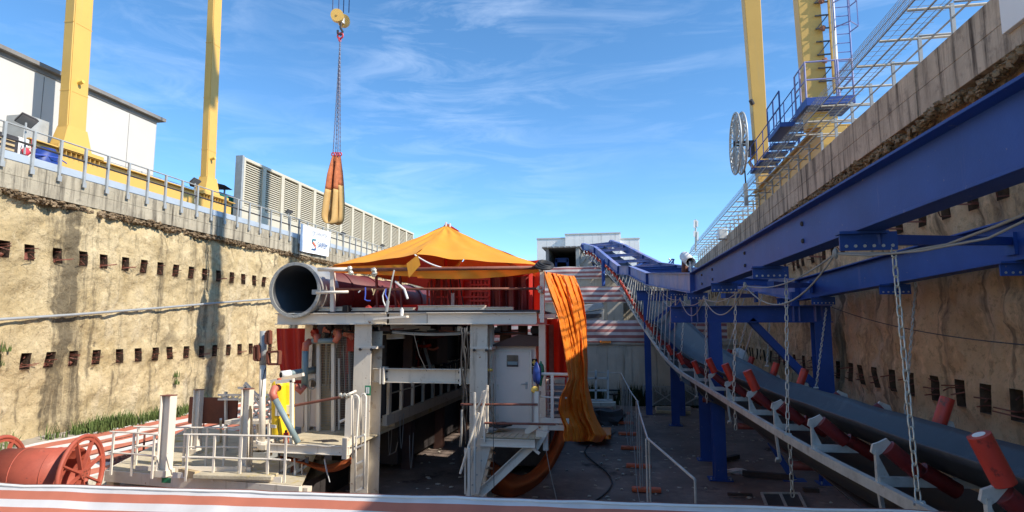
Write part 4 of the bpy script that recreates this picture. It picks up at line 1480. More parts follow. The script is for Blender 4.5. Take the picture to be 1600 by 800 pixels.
# left landing
ly0 = 13.3
lz2 = P(490, 703, 13.3).z + 0.10
ax0, ax1 = P(420, 703, 13.3).x, P(546, 703, 13.3).x
MB().bx(ax0, ax1, ly0 + 0.06, 16.2, lz2 - 0.03, lz2).build('landing_deck', mt['deck'], tm)
MB().ibeam((ax0, ly0, lz2 - 0.09), (ax1, ly0, lz2 - 0.09), 0.12, 0.20, 0.02, 0.04).build('landing_beam', mt['white'], tm, bevel=0.004)
MB().ob((ax1 - 0.08, ly0 - 0.02, lz2 - 0.26), (ax1 - 0.08, ly0 - 0.02, lz2 + 0.2), 0.12, 0.14).build('corner_block', mt['white2'], tm)
MB().prism([P(541, 714, 13.3), P(541, 690, 13.3), P(556, 680, 13.9), P(556, 698, 13.9)], (0.03, 0.02, 0)).build('side_plate', mt['white'], tm)
MB().prism([P(541, 690, 13.3), P(538, 684, 13.3), P(540, 618, 13.3), P(549, 618, 13.3), P(549, 680, 13.3)], (0, 0.08, 0)).build('corner_post', mt['white'], tm, bevel=0.004)
MB().tube([P(458, 634, 13.5), P(547, 618, 13.3)], 0.032, 8).build('landing_rail', mt['rail_rust'], tm)
MB().tube([P(531, 659, 13.4), P(549, 651, 13.4)], 0.03, 8).build('rail_stub', mt['white'], tm)
for q in range(5):
    MB().blob(P(532 + q * 3.4, 617 + (q % 2) * 2, 13.25), 0.045, 8, 6, .4, q).build('scaffold_clamp', mt['chain'], tm)
MB().tube([P(538, 619, 13.3), P(556, 611, 13.6)], 0.03, 8).build('rail_stub', mt['white'], tm)
MB().ob(P(456, 696, 13.4), P(456, 594, 13.4), 0.10, 0.06).build('tank_frame', mt['white'], tm)
MB().ob(P(432, 597, 13.4), P(459, 594, 13.4), 0.10, 0.08).build('tank_frame', mt['white'], tm)
MB().ob(P(424, 596, 14.0), P(474, 585, 14.0), 0.10, 0.08).build('tank_frame', mt['white'], tm)
MB().ob(P(421, 712, 13.35), P(421, 690, 13.35), 0.08, 0.10).build('tank_frame', mt['white2'], tm)
# twin-rail ladder
la = MB()
for x, z0_, dy in ((554.5, 768, 0), (569, 768, 0)):
    pass
loop1 = [P(551.5, 716, 13.0), P(551.5, 626, 13.0), P(553, 619, 13.0), P(556.5, 617, 13.0), P(560, 620, 13.0), P(561, 626, 13.0), P(556, 700, 13.0), P(555, 768, 13.0)]
loop2 = [P(564, 702, 13.1), P(563.5, 622, 13.1), P(566, 616, 13.1), P(569.5, 615, 13.1), P(572, 620, 13.1), P(571.5, 640, 13.1), P(570, 700, 13.0), P(568.5, 764, 13.0)]
ldr = MB().tube(loop1, 0.024, 8).tube(loop2, 0.024, 8).build('ladder', mt['white'], tm, smooth=True)
for py in (683, 698, 723, 744, 765):
    MB().ob(P(555.5, py + 2, 13.0), P(569.5, py - 4, 13.0), 0.03, 0.04).build('rung', mt['white'], ldr)
# green escape sign on the post side
g0, g1 = P(572, 617, 14.5), P(581, 602, 14.5)
es = MB().bx(g0.x, g1.x, 14.42, 14.435, g0.z, g1.z).build('escape_sign', mt['green_sign'], tm)
MB().bx(g0.x + 0.03, g0.x + 0.07, 14.41, 14.418, g0.z + 0.04, g1.z - 0.04).bx(g1.x - 0.06, g1.x - 0.03, 14.41, 14.418, g0.z + 0.04, g1.z - 0.04).build('sign_mark', mt['plaswhite'], es)

# inner walkway railing on the left of the gap
X_ = -6.2
wk = MB().bx(X_ - 0.06, X_ + 0.06, 15.4, 29, -2.55, -2.28).build('walkway_curb', mt['white2'], tm)
pst = None
for k in range(15):
    y = 15.6 + 0.95 * k
    w_ = 0.1 if k % 4 else 0.16
    q = MB().prism([(X_ - 0.04, y, -2.3), (X_ - 0.04, y + w_, -2.3), (X_ - 0.04, y + w_, -1.28), (X_ - 0.04, y, -1.16)], (0.08, 0, 0)).build('walkway_post', mt['white2'], tm)
for z in (-1.75,):
    MB().tube([(X_, 15.6, z), (X_, 29, z)], 0.02, 6).build('walkway_rail', mt['white2'], tm)
MB().tube([(X_, 15.6, -1.2), (X_, 29, -1.2)], 0.024, 6).build('walkway_rail', mt['white2'], tm)
MB().bx(-8.9, X_ - 0.06, 16.3, 29, -2.75, -2.6).build('walkway_deck', mt['deck'], tm)
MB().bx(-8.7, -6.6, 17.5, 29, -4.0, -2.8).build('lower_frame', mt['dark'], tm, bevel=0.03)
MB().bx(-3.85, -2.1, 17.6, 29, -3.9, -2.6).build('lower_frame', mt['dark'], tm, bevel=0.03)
for k in range(8):
    y = 18.5 + 1.3 * k
    MB().tube([(-3.95, y, -3.6), (-3.95, y, -1.2)], 0.03, 6).build('walkway_post', mt['white2'], tm)
# thin bent bars seen against the back wall
for k in range(7):
    q = P(690 + k * 6, 578 - k * 3, 20)
    MB().ob(q + V((0, 0, -0.35)), q + V((0, 0, 0.12)), 0.04, 0.04).build('bracket_bar', mt['dark'], tm)
MB().tube([P(683, 576, 20), P(735, 557, 20)], 0.035, 6).build('bracket_rail', mt['dark'], tm)

# inside: dark plant between the posts
bx0, bx1 = P(588, 550, 20).x, P(683, 550, 20).x
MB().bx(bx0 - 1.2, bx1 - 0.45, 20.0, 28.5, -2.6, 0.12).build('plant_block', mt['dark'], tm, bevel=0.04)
MB().bx(P(664, 550, 19.3).x, P(683, 550, 19.3).x, 19.3, 20.5, -1.2, 0.12).build('plant_panel', mt['darkbrown'], tm)
for (a_, b_, c_, d_, mm) in ((600, 618, 517, 575, 'darkred'), (621, 640, 522, 577, 'darkbrown'), (640, 650, 528, 562, 'brightred'), (655, 664, 515, 577, 'darkred'), (602, 618, 517, 520, 'brightred'), (652, 660, 560, 577, 'brightred')):
    p0_, p1_ = P(a_, d_, 18.9), P(b_, c_, 18.9)
    MB().bx(p0_.x, p1_.x, 18.9, 19.25, p0_.z, p1_.z).build('plant_panel', mt[mm], tm, bevel=0.01)
rr = random.Random(31)
for k in range(26):
    x = rr.uniform(592, 680)
    y = rr.uniform(515, 560)
    p0_ = P(x, y, 18.2 + rr.uniform(0, .6))
    p1_ = p0_ + V((rr.uniform(-.5, .5), rr.uniform(-.2, .2), -rr.uniform(.3, 1.4)))
    if rr.random() < 0.4:
        p1_ = p0_ + V((rr.uniform(.3, 1.0), 0, rr.uniform(-.1, .1)))
    MB().tube(sag(p0_, p1_, rr.uniform(0, .12), 8), rr.choice((.014, .02, .035, .05)), 6).build(rr.choice(('pipe', 'plant_hose')), mt[rr.choice(('dark', 'redmetal', 'darkred', 'rail_grey', 'cable_dark', 'salmon'))], tm)
# fluorescent tube lamp
q0, q1 = P(605, 526, 15.6), P(632, 525, 15.6)
fl = MB().ob(q0, q1, 0.12, 0.14).build('strip_lamp', mt['white2'], tm, bevel=0.01)
MB().tube([q0 + V((0.03, -.08, -.05)), q1 + V((-0.03, -.08, -.05))], 0.02, 6).build('lamp_tube', mt['plaswhite'], fl)
# services under the upper deck
for k in range(12):
    z = -0.02 - rr.uniform(0, .12)
    x0_ = rr.uniform(xa + .5, xb - 2.5)
    MB().tube(sag((x0_, YT + rr.uniform(.3, 1.6), z), (x0_ + rr.uniform(1, 2.8), YT + rr.uniform(.3, 1.6), z), rr.uniform(0.01, .06), 8), rr.choice((.015, .025, .04)), 6).build('service_pipe', mt[rr.choice(('dark', 'rail_grey', 'cable_dark', 'rail_rust'))], tm)
for k in range(16):
    q = P(rr.uniform(560, 842), rr.uniform(511, 519), YT + rr.uniform(.4, 1.2))
    MB().bx(q.x, q.x + rr.uniform(.1, .35), q.y, q.y + .2, q.z - rr.uniform(.04, .1), q.z + .05).build('junction_box', mt[rr.choice(('dark', 'darkbrown', 'rail_grey'))], tm, bevel=0.006)
MB().ob(P(610, 510, 14.9), P(672, 514, 15.6), 0.04, 0.14).build('hanging_plate', mt['white2'], tm)

# interior on the left, between landing and duct
q0, q1 = P(436, 700, 17.0), P(560, 512, 17.0)
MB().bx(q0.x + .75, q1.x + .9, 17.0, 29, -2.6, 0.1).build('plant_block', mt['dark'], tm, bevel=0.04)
for (a_, b_, c_, d_, y_, mm) in ((452, 476, 600, 690, 15.6, 'cabin'), (478, 497, 605, 690, 15.7, 'cabin'), (524, 552, 520, 680, 15.9, 'darkbrown'), (500, 520, 600, 690, 15.95, 'rail_grey')):
    p0_, p1_ = P(a_, d_, y_), P(b_, c_, y_)
    MB().bx(p0_.x, p1_.x, y_, y_ + .06, max(p0_.z, lz2 + .01), p1_.z).build('side_cladding', mt[mm], tm, bevel=0.006)
for (x, t0, t1, w, y_) in ((498, 535, 690, 0.09, 15.2), (521, 535, 690, 0.09, 15.2), (479, 590, 690, 0.08, 15.3), (497, 588, 690, 0.08, 15.3), (530, 560, 680, 0.05, 15.4)):
    MB().ob(P(x, t1, y_), P(x, t0, y_), w, w).build('mesh_door_frame', mt['white'], tm)
for (x0_, x1_, y_, z_) in ((494, 524, 15.18, 534), (476, 498, 15.28, 588), (440, 494, 15.25, 590)):
    MB().ob(P(x0_, z_, y_), P(x1_, z_, y_), 0.1, 0.12).build('mesh_door_frame', mt['white2'], tm)
mesh = MB()
for k in range(9):
    x = 501 + k * 2.1
    mesh.ob(P(x, 688, 15.3), P(x, 540, 15.3), 0.008, 0.008)
for k in range(36):
    y = 541 + k * 4.2
    mesh.ob(P(500, y, 15.3), P(519, y, 15.3), 0.008, 0.008)
mesh.build('wire_mesh', mt['wood'], tm, kind='stuff')
mesh = MB()
for k in range(13):
    x = 525 + k * 2.1
    mesh.ob(P(x, 670, 15.7), P(x, 522, 15.7), 0.006, 0.006)
for k in range(40):
    y = 523 + k * 3.7
    mesh.ob(P(525, y, 15.7), P(551, y, 15.7), 0.006, 0.006)
mesh.build('wire_mesh', mt['rail_grey'], tm, kind='stuff')
MB().tube([P(476, 605, 14.9), P(477, 548, 14.9)], 0.085, 12).build('standpipe', mt['bluegrey'], tm, smooth=True)
MB().tube([P(477, 548, 14.9), P(478, 538, 14.9), P(485, 533, 15.0)], 0.09, 12).build('pipe_elbow', mt['salmon'], tm, smooth=True)
MB().tube([P(485, 533, 15.0), P(524, 532, 15.0)], 0.07, 12).build('standpipe', mt['bluegrey'], tm, smooth=True)
MB().tube([P(523, 534, 15.0), P(530, 524, 15.0), P(528, 516, 15.0)], 0.085, 12).build('pipe_elbow', mt['salmon'], tm, smooth=True)
MB().tube([P(495, 535, 15.0), P(496, 522, 15.0)], 0.09, 12).build('pipe_elbow', mt['salmon'], tm, smooth=True)
MB().tube([P(462, 603, 14.8), P(470, 612, 14.8), P(477, 603, 14.85)], 0.10, 12, r1=0.06).build('pipe_elbow', mt['salmon'], tm, smooth=True)
MB().tube([P(441, 586, 14.4), P(496, 577, 15.4)], 0.085, 12).build('horizontal_pipe', mt['bluegrey'], tm, smooth=True)
MB().pipe(P(439, 586, 14.35), P(454, 584, 14.55), 0.10, 0.075, 20).build('pipe_socket', mt['plaswhite'], tm, smooth=True)
MB().tube([P(439.5, 586, 14.37), P(440, 586, 14.38)], 0.074, 16).build('pipe_bore', mt['black'], tm)
MB().ring(P(488, 600, 15.2), (0, 1, 0), 0.13, 0.02, 20, 6).build('gauge_ring', mt['rail_grey'], tm)
for k in range(14):
    p0_ = P(rr.uniform(500, 552), rr.uniform(515, 545), 15.9)
    MB().tube([p0_, p0_ + V((rr.uniform(-.1, .1), 0, -rr.uniform(.2, 1.9)))], rr.choice((.02, .03)), 6).build('pipe', mt[rr.choice(('dark', 'rail_grey', 'redmetal', 'darkred'))], tm)
for k in range(10):
    q = P(rr.uniform(490, 552), rr.uniform(512, 524), 15.6)
    MB().blob(q, (.12, .1, .12), 8, 6, .5, k).build('valve', mt[rr.choice(('redmetal', 'dark', 'salmon'))], tm)
MB().bx(P(543, 523, 15.6).x, P(553, 523, 15.6).x, 15.6, 15.7, P(543, 549, 15.6).z, P(543, 527, 15.6).z).build('red_box', mt['redmetal'], tm)

# upper storey posts and rails
MB().ob(P(520, 487, 14.45), P(520, 420, 14.45), 0.10, 0.10).build('upper_post', mt['white'], tm)
MB().ob(P(847.5, 504, 14.3), P(847.5, 419, 14.3), 0.13, 0.10).build('upper_post', mt['white'], tm)
for (a_, b_, r_, mm, y_) in (((541, 422), (846, 418), 0.045, 'rail_rust', 14.25), ((524, 452), (842, 451), 0.03, 'rail_rust', 14.3), ((497, 421), (545, 421), 0.05, 'white', 14.2), ((494, 457), (544, 456), 0.035, 'white', 14.15)):
    MB().tube([P(a_[0], a_[1], y_), P(b_[0], b_[1], y_)], r_, 8).build('upper_rail', mt[mm], tm, smooth=True)
for (x, y) in ((546, 420), (548, 426), (584, 422), (585, 428), (845, 421), (843, 451), (846, 455)):
    MB().blob(P(x, y, 14.15), (.07, .06, .06), 8, 6, .5, x).build('scaffold_clamp', mt['chain'], tm)
tb = MB().tube([P(616, 422, 14.15), P(612, 440, 14.1), P(603, 488, 14.1)], 0.02, 6).build('tie_rod', mt['chain'], tm)
MB().tube([P(606, 470, 14.08), P(603.5, 487, 14.08)], 0.045, 8).build('turnbuckle', mt['rail_grey'], tb)
MB().tube([P(618, 440, 14.3), P(632, 452, 14.2), P(637, 467, 14.15)], 0.028, 6).build('tie_strap', mt['plaswhite'], tm)
for (pts_, c_) in (([(571, 449), (571, 460), (570, 468), (574, 470), (579, 470)], 'rope_blue'), ([(603, 451), (602, 460), (605, 466), (607, 474)], 'rope_blue'), ([(602, 452), (598, 462), (599, 470), (603, 480)], 'plaswhite'), ([(560, 457), (563, 454)], 'plaswhite'), ([(581, 451), (584, 458), (586, 452), (583, 461)], 'wood')):
    MB().tube([P(x, y, 14.22) for x, y in pts_], 0.018, 5).build('rope_end', mt[c_], tm)
for q in (492, 505):
    pass
MB().bx(P(536, 490).x, P(544, 490).x, YT - 0.05, YT + 0.2, 0.40, 0.56).build('black_block', mt['black'], tm)
MB().blob(P(628, 488, 14.3), (0.05, 0.05, 0.12), 8, 6, .2, 1).build('beacon', mt['plaswhite'], tm)
MB().blob(P(576, 484, 14.9), (0.1, 0.1, 0.12), 10, 6, .2, 2).build('red_cap', mt['redmetal'], tm)

# upper storey red plant
MB().bx(P(672, 430, 17.2).x, P(760, 430, 17.2).x, 17.2, 20.0, 0.43, 1.5).build('plant_block', mt['darkred'], tm)
for k, x in enumerate((668, 676, 690, 703, 720, 735, 741, 747, 752, 758, 764)):
    w_ = 0.13 if k in (1, 3, 4) else 0.05
    MB().ob(P(x, 487, 16.3), P(x, 432, 16.3), w_, w_).build('red_upright', mt['redmetal'], tm)
for (x0_, x1_, y) in ((668, 764, 464), (690, 764, 436), (735, 764, 445), (735, 764, 455), (668, 735, 478), (735, 764, 470)):
    MB().ob(P(x0_, y, 16.25), P(x1_, y, 16.25), 0.05, 0.05).build('red_crossbar', mt['redmetal'], tm)
MB().bx(P(722, 487, 16.5).x, P(735, 487, 16.5).x, 16.5, 16.6, 0.43, 1.4).build('red_sheet_panel', mt['redmetal'], tm)
MB().bx(P(664, 487, 15.6).x, P(690, 487, 15.6).x, 15.6, 16.2, 0.43, 0.58).build('red_base', mt['redmetal'], tm, bevel=.01)
MB().bx(P(705, 450, 15.9).x, P(710, 450, 15.9).x, 15.9, 15.95, P(705, 479, 15.9).z, P(705, 458, 15.9).z).build('steel_label', mt['rail_grey'], tm)
MB().tube([P(585, 484, 15.6), P(667, 482, 15.6)], 0.11, 12).build('red_pipe', mt['redmetal'], tm, smooth=True)
for (x, dx) in ((590, 2), (620, 6), (628, 3)):
    MB().ob(P(x, 486, 15.2), P(x - dx, 430, 15.2), 0.07, 0.05).build('brace', mt['darkred'], tm)
for k in range(8):
    x = rr.uniform(668, 735)
    MB().tube(sag(P(x, 436, 16.0), P(x + rr.uniform(-12, 12), 484, 16.0), .03, 8), rr.choice((.02, .03)), 6).build('plant_hose', mt[rr.choice(('cable_dark', 'darkred'))], tm)
# maroon curtain, upper right
ct = MB().grid(lambda u, v: P(766 + 68 * u, 490 - 58 * v, 15.5) + V((0, 0.12 * math.sin(u * 22) + 0.05 * math.sin(u * 41 + v), 0)), 50, 6).build('curtain', mt['darkred'], tm, smooth=True)
MB().bx(P(826, 480, 15.3).x, P(829, 480, 15.3).x, 15.3, 15.35, .43, 1.5).build('red_upright', mt['redmetal'], tm)
# red tarpaulin skirt on the left lower storey
MB().grid(lambda u, v: P(432 + 46 * u + 12 * (1 - v) ** 2 * (1 - u), 606 - 93 * v, 16.0) + V((0, 0.08 * math.sin(u * 14), 0)), 20, 8).build('red_curtain', mt['tarp_red'], tm, smooth=True)
MB().grid(lambda u, v: P(848 + 44 * u, 590 - 92 * v, 16.8) + V((0, 0.08 * math.sin(u * 14), 0)), 20, 8).build('red_curtain', mt['tarp_red'], tm, smooth=True)

# things on and around the trailer ----------------------------------------------------
vd = thing('ventilation_duct', 'huge open grey ventilation pipe lying on the upper deck at the left', 'duct', P(462, 453, 14.3))
dc = P(462, 453, 14.3)
MB().pipe(dc, dc + V((0, 1.1, 0)), 0.66, 0.645, 56).build('duct_pipe', mt['duct'], vd, smooth=True)
MB().pipe(dc + V((0, 1.1, 0)), dc + V((0, 12, 0)), 0.655, 0.645, 56).build('duct_pipe', mt['darkred'], vd, smooth=True)  # grey duct coloured maroon: dim red light under the tent put into the colour
MB().pipe(dc + V((0, -0.06, 0)), dc + V((0, 0.0, 0)), 0.71, 0.63, 56).build('flange', mt['duct'], vd)
MB().pipe(dc + V((0, 0.005, 0)), dc + V((0, 0.35, 0)), 0.70, 0.661, 56).build('collar', mt['duct'], vd)
for k in range(24):
    a = 2 * math.pi * k / 24
    q = dc + V((0.685 * math.cos(a), -0.075, 0.685 * math.sin(a)))
    MB().tube([q, q + V((0, 0.02, 0))], 0.014, 6).build('flange_bolt', mt['rail_grey'], vd)
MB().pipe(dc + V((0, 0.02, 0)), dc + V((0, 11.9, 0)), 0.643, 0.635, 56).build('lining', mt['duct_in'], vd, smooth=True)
for k in range(1, 6):
    MB().ring(dc + V((0, 2 * k, 0)), (0, 1, 0), 0.67, 0.03, 48, 6).build('joint_ring', mt['darkred'], vd)
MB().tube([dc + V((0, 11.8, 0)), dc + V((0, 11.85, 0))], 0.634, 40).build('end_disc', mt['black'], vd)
MB().bx(dc.x + 0.45, dc.x + 0.75, 14.3, 14.5, dc.z - 0.12, dc.z + 0.0).build('bracket', mt['rail_grey'], vd)

# orange tent roof
tent = thing('tarpaulin_tent', 'bright orange peaked tarpaulin roof over the machine trailer', 'tarpaulin', P(700, 348, 18))
PK = P(697, 352, 18.2)
LC, RC, FC = P(520, 414, 14.4), P(843, 414, 14.4), P(650, 397, 14.6)
LB, RB = V((LC.x, 24, 1.5)), at(836, 432, Y=24)
PB = V((PK.x, 22, PK.z))


def tri(a, b, c, n, sg_, seed, fold):
    """cloth panel: corner a, edge b-c, sagging between its corners"""
    def fn(u, v):
        q = b.lerp(c, v)
        p = a.lerp(q, u)
        s = 4 * u * (1 - u) * 0.6 + 0.3 * u * 4 * v * (1 - v)
        p = V(p)
        p.z -= sg_ * s
        fo = math.sin(v * fold + 1.3 * noise.noise(V((seed, v * 2, u)))) * 0.012 * u
        p.z += fo + 0.03 * noise.noise(V((u * 5, v * 5, seed)))
        p.y += 0.02 * noise.noise(V((u * 7, v * 7, seed + 4)))
        return p
    return MB().grid(fn, n, n)


tri(PK, LC, FC, 26, 0.12, 1, 14).build('roof_panel', mt['tarp'], tent, smooth=True)
tri(PK, FC, RC, 30, 0.10, 2, 16).build('roof_panel', mt['tarp'], tent, smooth=True)
tri(PK, RC, RB, 20, 0.10, 3, 18).build('roof_panel', mt['tarp'], tent, smooth=True)
tri(PK, LB, LC, 20, 0.12, 4, 18).build('roof_panel', mt['tarp'], tent, smooth=True)
tri(PB, RB, LB, 12, 0.1, 5, 12).build('roof_panel', mt['tarp'], tent, smooth=True)
MB().add([PK, PB, RB, LB], [(0, 1, 2), (0, 3, 1)]).build('roof_panel', mt['tarp'], tent, solid=0.01)
# little red peak and tied end
MB().prism([P(690, 357, 18.2), P(697, 348, 18.2), P(702, 351, 18.2), P(718, 361, 18.2)], (0, 0.1, 0)).build('peak_flap', mt['tarp_red'], tent)
MB().ob(P(697, 357, 18.1), P(697, 347, 18.1), 0.05, 0.05).ob(P(703, 357, 18.1), P(703, 349, 18.1), 0.05, 0.05).build('ridge_post', mt['plaswhite'], tent)
MB().tube([PK, (PK.x, PK.y, 0.43)], 0.05, 8).build('mast', mt['redmetal'], tent)


def val(x0, x1, yt, yb, seed):
    def fn(u, v):
        px = x0 + (x1 - x0) * u
        t, b = yt(u), yb(u)
        return P(px, t + (b - t) * v, 14.32) + V((0, 0.05 * noise.noise(V((u * 9, v, seed))) + 0.12 * v, 0))
    return MB().grid(fn, 40, 8).build('valance', mt['tarp'], tent, smooth=True)


val(513, 652, lambda u: 417 - 4 * u, lambda u: 425 + 7 * u, 1)
val(650, 846, lambda u: 416 + 2 * u if u > .1 else 420, lambda u: 434 + 3 * math.sin(u * 2.5) - 12 * u ** 2.2, 2)
MB().grid(lambda u, v: P(635 + 18 * u + 4 * v, 412 - 14 * u + (22 - 6 * u) * v, 14.2), 8, 8).build('corner_flap', mt['tarp'], tent, smooth=True)
MB().add([P(650, 398, 14.9), P(684, 416, 14.9), P(664, 450, 15.2), P(636, 440, 15.2)], [(0, 1, 2, 3)]).build('inner_flap', mt['tarp_red'], tent, solid=0.01)
MB().add([P(648, 400, 15.6), P(690, 417, 15.6), P(672, 440, 15.8), P(648, 436, 15.8)], [(0, 1, 2, 3)]).build('inner_flap', mt['tarp_red'], tent, solid=0.01)
MB().tube(sag(P(648, 398, 14.3), P(690, 418, 14.3), .04), 0.02, 5).build('edge_rope', mt['plaswhite'], tent)
# right inner wall of the tent (light coming through is put into the red cloth colour)
MB().grid(lambda u, v: V((RC.x - 0.35 - 1.4 * u + 0.1 * math.sin(u * 30), 15.0 + 9 * u, 0.43 + 0.95 * v)), 60, 5).build('tent_wall', mt['tarp_red'], tent, smooth=True)
MB().grid(lambda u, v: V((LC.x + 0.6 + 3.6 * u, 23.5 + 0.1 * math.sin(u * 30), 0.43 + 2.2 * v)), 60, 5).build('tent_wall', mt['tarp_red'], tent, smooth=True)

# draped orange sheet on the right
rows = [(424, 850, 893), (434, 851, 899), (446, 855, 904), (470, 863, 912), (500, 873, 916), (540, 881, 918), (575, 886, 918), (592, 889, 918), (606, 882, 919), (622, 874, 922), (640, 872, 927), (655, 877, 933), (668, 882, 940), (680, 880, 948), (690, 882, 940)]


def row_at(y):
    for k in range(len(rows) - 1):
        if rows[k][0] <= y <= rows[k + 1][0]:
            t_ = (y - rows[k][0]) / (rows[k + 1][0] - rows[k][0])
            return (rows[k][1] + (rows[k + 1][1] - rows[k][1]) * t_, rows[k][2] + (rows[k + 1][2] - rows[k][2]) * t_)
    return rows[-1][1:]


def drape(u, v):
    y = 424 + 266 * v
    a_, b_ = row_at(y)
    if v < 0.02:
        y += 8 * u
    Y_ = 14.0 + 2.6 * u + 0.85 * (0.4 + v) * noise.noise(V((u * 3.6 + v * .8, v * 1.3, 2))) + 0.35 * noise.noise(V((u * 9 - v * 2, v * 1.8, 7))) + 0.10 * noise.noise(V((u * 22, v * 5, 4))) + 0.05 * noise.noise(V((u * 30, v * 30, 4)))
    Y_ -= 0.5 * math.exp(-((v - 0.72) / 0.1) ** 2) * (1 - u)
    return P(a_ + (b_ - a_) * u + 1.5 * noise.noise(V((u * 2, v * 6, 9))), y + 3 * noise.noise(V((u * 4, 1, 1))) * v, Y_)


dr = thing('draped_tarpaulin', 'orange tarpaulin hanging in folds down the right side of the trailer to the ground', 'tarpaulin', P(890, 560, 15))
MB().grid(drape, 90, 120).build('cloth', mt['tarp_side'], dr, smooth=True, solid=0.006)
# tail spread on the ground
MB().grid(lambda u, v: at(905 + 50 * u, 668 + 18 * v - 0 * u, Z=-3.95 + 0.15 * math.sin(v * 3.1) + 0.08 * noise.noise(V((u * 5, v * 5, 1)))), 20, 10).build('ground_tail', mt['tarp_side'], dr, smooth=True, solid=0.01)


def swoop(pts_t, pts_b, y0_, seed, n=40):
    def cat(pts_, t):
        m = len(pts_) - 1
        i = min(int(t * m), m - 1)
        f_ = t * m - i
        g_ = lambda k: V(pts_[max(0, min(m, k))] + (0,))
        p0_, p1_, p2_, p3_ = g_(i - 1), g_(i), g_(i + 1), g_(i + 2)
        return 0.5 * ((2 * p1_) + (p2_ - p0_) * f_ + (2 * p0_ - 5 * p1_ + 4 * p2_ - p3_) * f_ ** 2 + (3 * p1_ - p0_ - 3 * p2_ + p3_) * f_ ** 3)

    def fn(u, v):
        a_, b_ = cat(pts_t, u), cat(pts_b, u)
        q = a_.lerp(b_, v)
        return P(q.x, q.y, y0_ + 0.25 * math.sin(v * 5 + u * 3) + 0.12 * noise.noise(V((u * 6, v * 3, seed))))
    return MB().grid(fn, n, 12)


swoop([(872, 655), (862, 690), (842, 724), (818, 742), (790, 735), (765, 715)], [(888, 668), (879, 700), (858, 738), (834, 762), (800, 778), (768, 770)], 14.6, 3).build('sagging_fold', mt['tarp_shaded'], dr, smooth=True, solid=0.008)
ls = tag(swoop([(436, 712), (470, 717), (505, 726), (530, 722), (549, 714)], [(440, 719), (470, 724), (505, 737), (530, 735), (549, 725)], 13.7, 5, 24).build('slung_tarpaulin', mt['tarp_shaded'], smooth=True, solid=0.008), 'brown orange tarpaulin slung under the left landing', 'tarpaulin')
for (p_, mm) in (([(460, 716), (461, 735), (460, 756)], 'plaswhite'), ([(507, 717), (511, 738), (515, 753)], 'plaswhite')):
    MB().ob(P(p_[0][0], p_[0][1], 13.35), P(p_[1][0], p_[1][1], 13.35), 0.05, 0.012).ob(P(p_[1][0], p_[1][1], 13.35), P(p_[2][0], p_[2][1], 13.4), 0.05, 0.012).build('tie_strap', mt[mm], ls)
q = P(880, 640, 13.6)
# orange sheet lying on the floor far inside
tag(MB().grid(lambda u, v: at(684 + 18 * v + 34 * u, 660 - 30 * v, Z=-3.9 + 0.08 * noise.noise(V((u * 4, v * 4, 0)))), 10, 8).build('floor_tarpaulin', mt['tarp_side'], smooth=True, solid=0.02), 'red orange tarpaulin lying on the floor in the dark gap under the trailer', 'tarpaulin')
# black coiled hose on the corner post
ch = thing('coiled_hose', 'black coiled hose hooked over the upper right corner post', 'hose', P(845, 412, 14.2))
for k in range(3):
    MB().ring(P(850 + k * 1.5, 416 - 2 * k, 14.15 + k * .05), (0.15 + .1 * k, -.45, 1), 0.20 - 0.015 * k, 0.028, 26, 6).build('loop', mt['cable_dark'], ch, smooth=True)
# blue bag and orange lamp beside the door
bg = thing('hanging_bag', 'blue and green bag hanging beside the cabin door', 'bag', P(841, 585, 13.9))
MB().blob(P(839, 584, 13.95), (0.10, 0.09, 0.24), 14, 12, 0.3, 2).build('blue_bag', mt['bag_blue'], bg, smooth=True)
MB().blob(P(844, 583, 14.05), (0.09, 0.09, 0.25), 14, 12, 0.5, 5).build('green_net', mt['bag_green'], bg, smooth=True)
MB().tube([P(840, 600, 13.95), P(840, 612, 13.95)], 0.02, 5).build('cord', mt['dark'], bg)
tag(MB().blob(P(836, 609, 13.9), (0.09, 0.06, 0.08), 10, 8, .2, 3).build('hanging_roll', mt['sign_yellow'], smooth=True), 'small yellow roll hanging below the blue bag', 'roll')
tag(MB().blob(P(765, 578, 14.6), (0.09, 0.06, 0.04), 10, 8, .2, 3).build('beacon_lamp', mt['sign_yellow'], smooth=True), 'small orange beacon lamp on the post left of the cabin door', 'lamp')
# black hoses hanging in the gap
cb2 = thing('hanging_cables', 'bundle of black cables hanging beside the right inner post', 'cables', P(725, 512, 14.2))
for k, (x0_, x1_, y1_, y2_) in enumerate(((720, 726, 512, 690), (724, 728, 512, 640), (727, 723, 512, 660), (722, 729, 512, 560), (731, 727, 510, 700))):
    n_ = 14
    MB().tube([P(x0_ + (x1_ - x0_) * i / n_ + 1.6 * math.sin(i * 1.1 + k), y1_ + (y2_ - y1_) * i / n_, 14.1 + .04 * k) for i in range(n_ + 1)], 0.022 if k < 3 else 0.014, 6).build('cable', mt['cable_dark'], cb2, smooth=True)
MB().tube([P(722, 640, 14.1), P(721, 680, 14.1), P(719, 698, 14.1)], 0.03, 6).build('pale_hose', mt['cable'], cb2, smooth=True)
# thin lines
tl = thing('slack_lines', 'thin dark lines hanging in front of the door and right landing', 'ropes', P(760, 520, 13.5))
for pts_ in ([(762, 512), (764, 560), (768, 640), (778, 670)], [(765, 512), (764, 600), (770, 660)], [(771, 600), (771, 700), (772, 765)], [(853, 702), (860, 740), (870, 782)], [(646, 520), (655, 555), (667, 580)], [(432, 600), (436, 690), (438, 765)], [(606, 712), (618, 706), (622, 690)]):
    MB().tube([P(x, y, 13.45) for x, y in pts_], 0.008, 5).build('line', mt['cable_dark'] if pts_[0][0] != 853 else mt['cable'], tl)
for (x, y) in ((607, 700), (625, 690), (640, 720)):
    MB().tube(sag(P(x, y - 40, 16), P(x + 6, y - 44, 16.4), .9, 12), 0.01, 5).build('line', mt['cable'], tl)
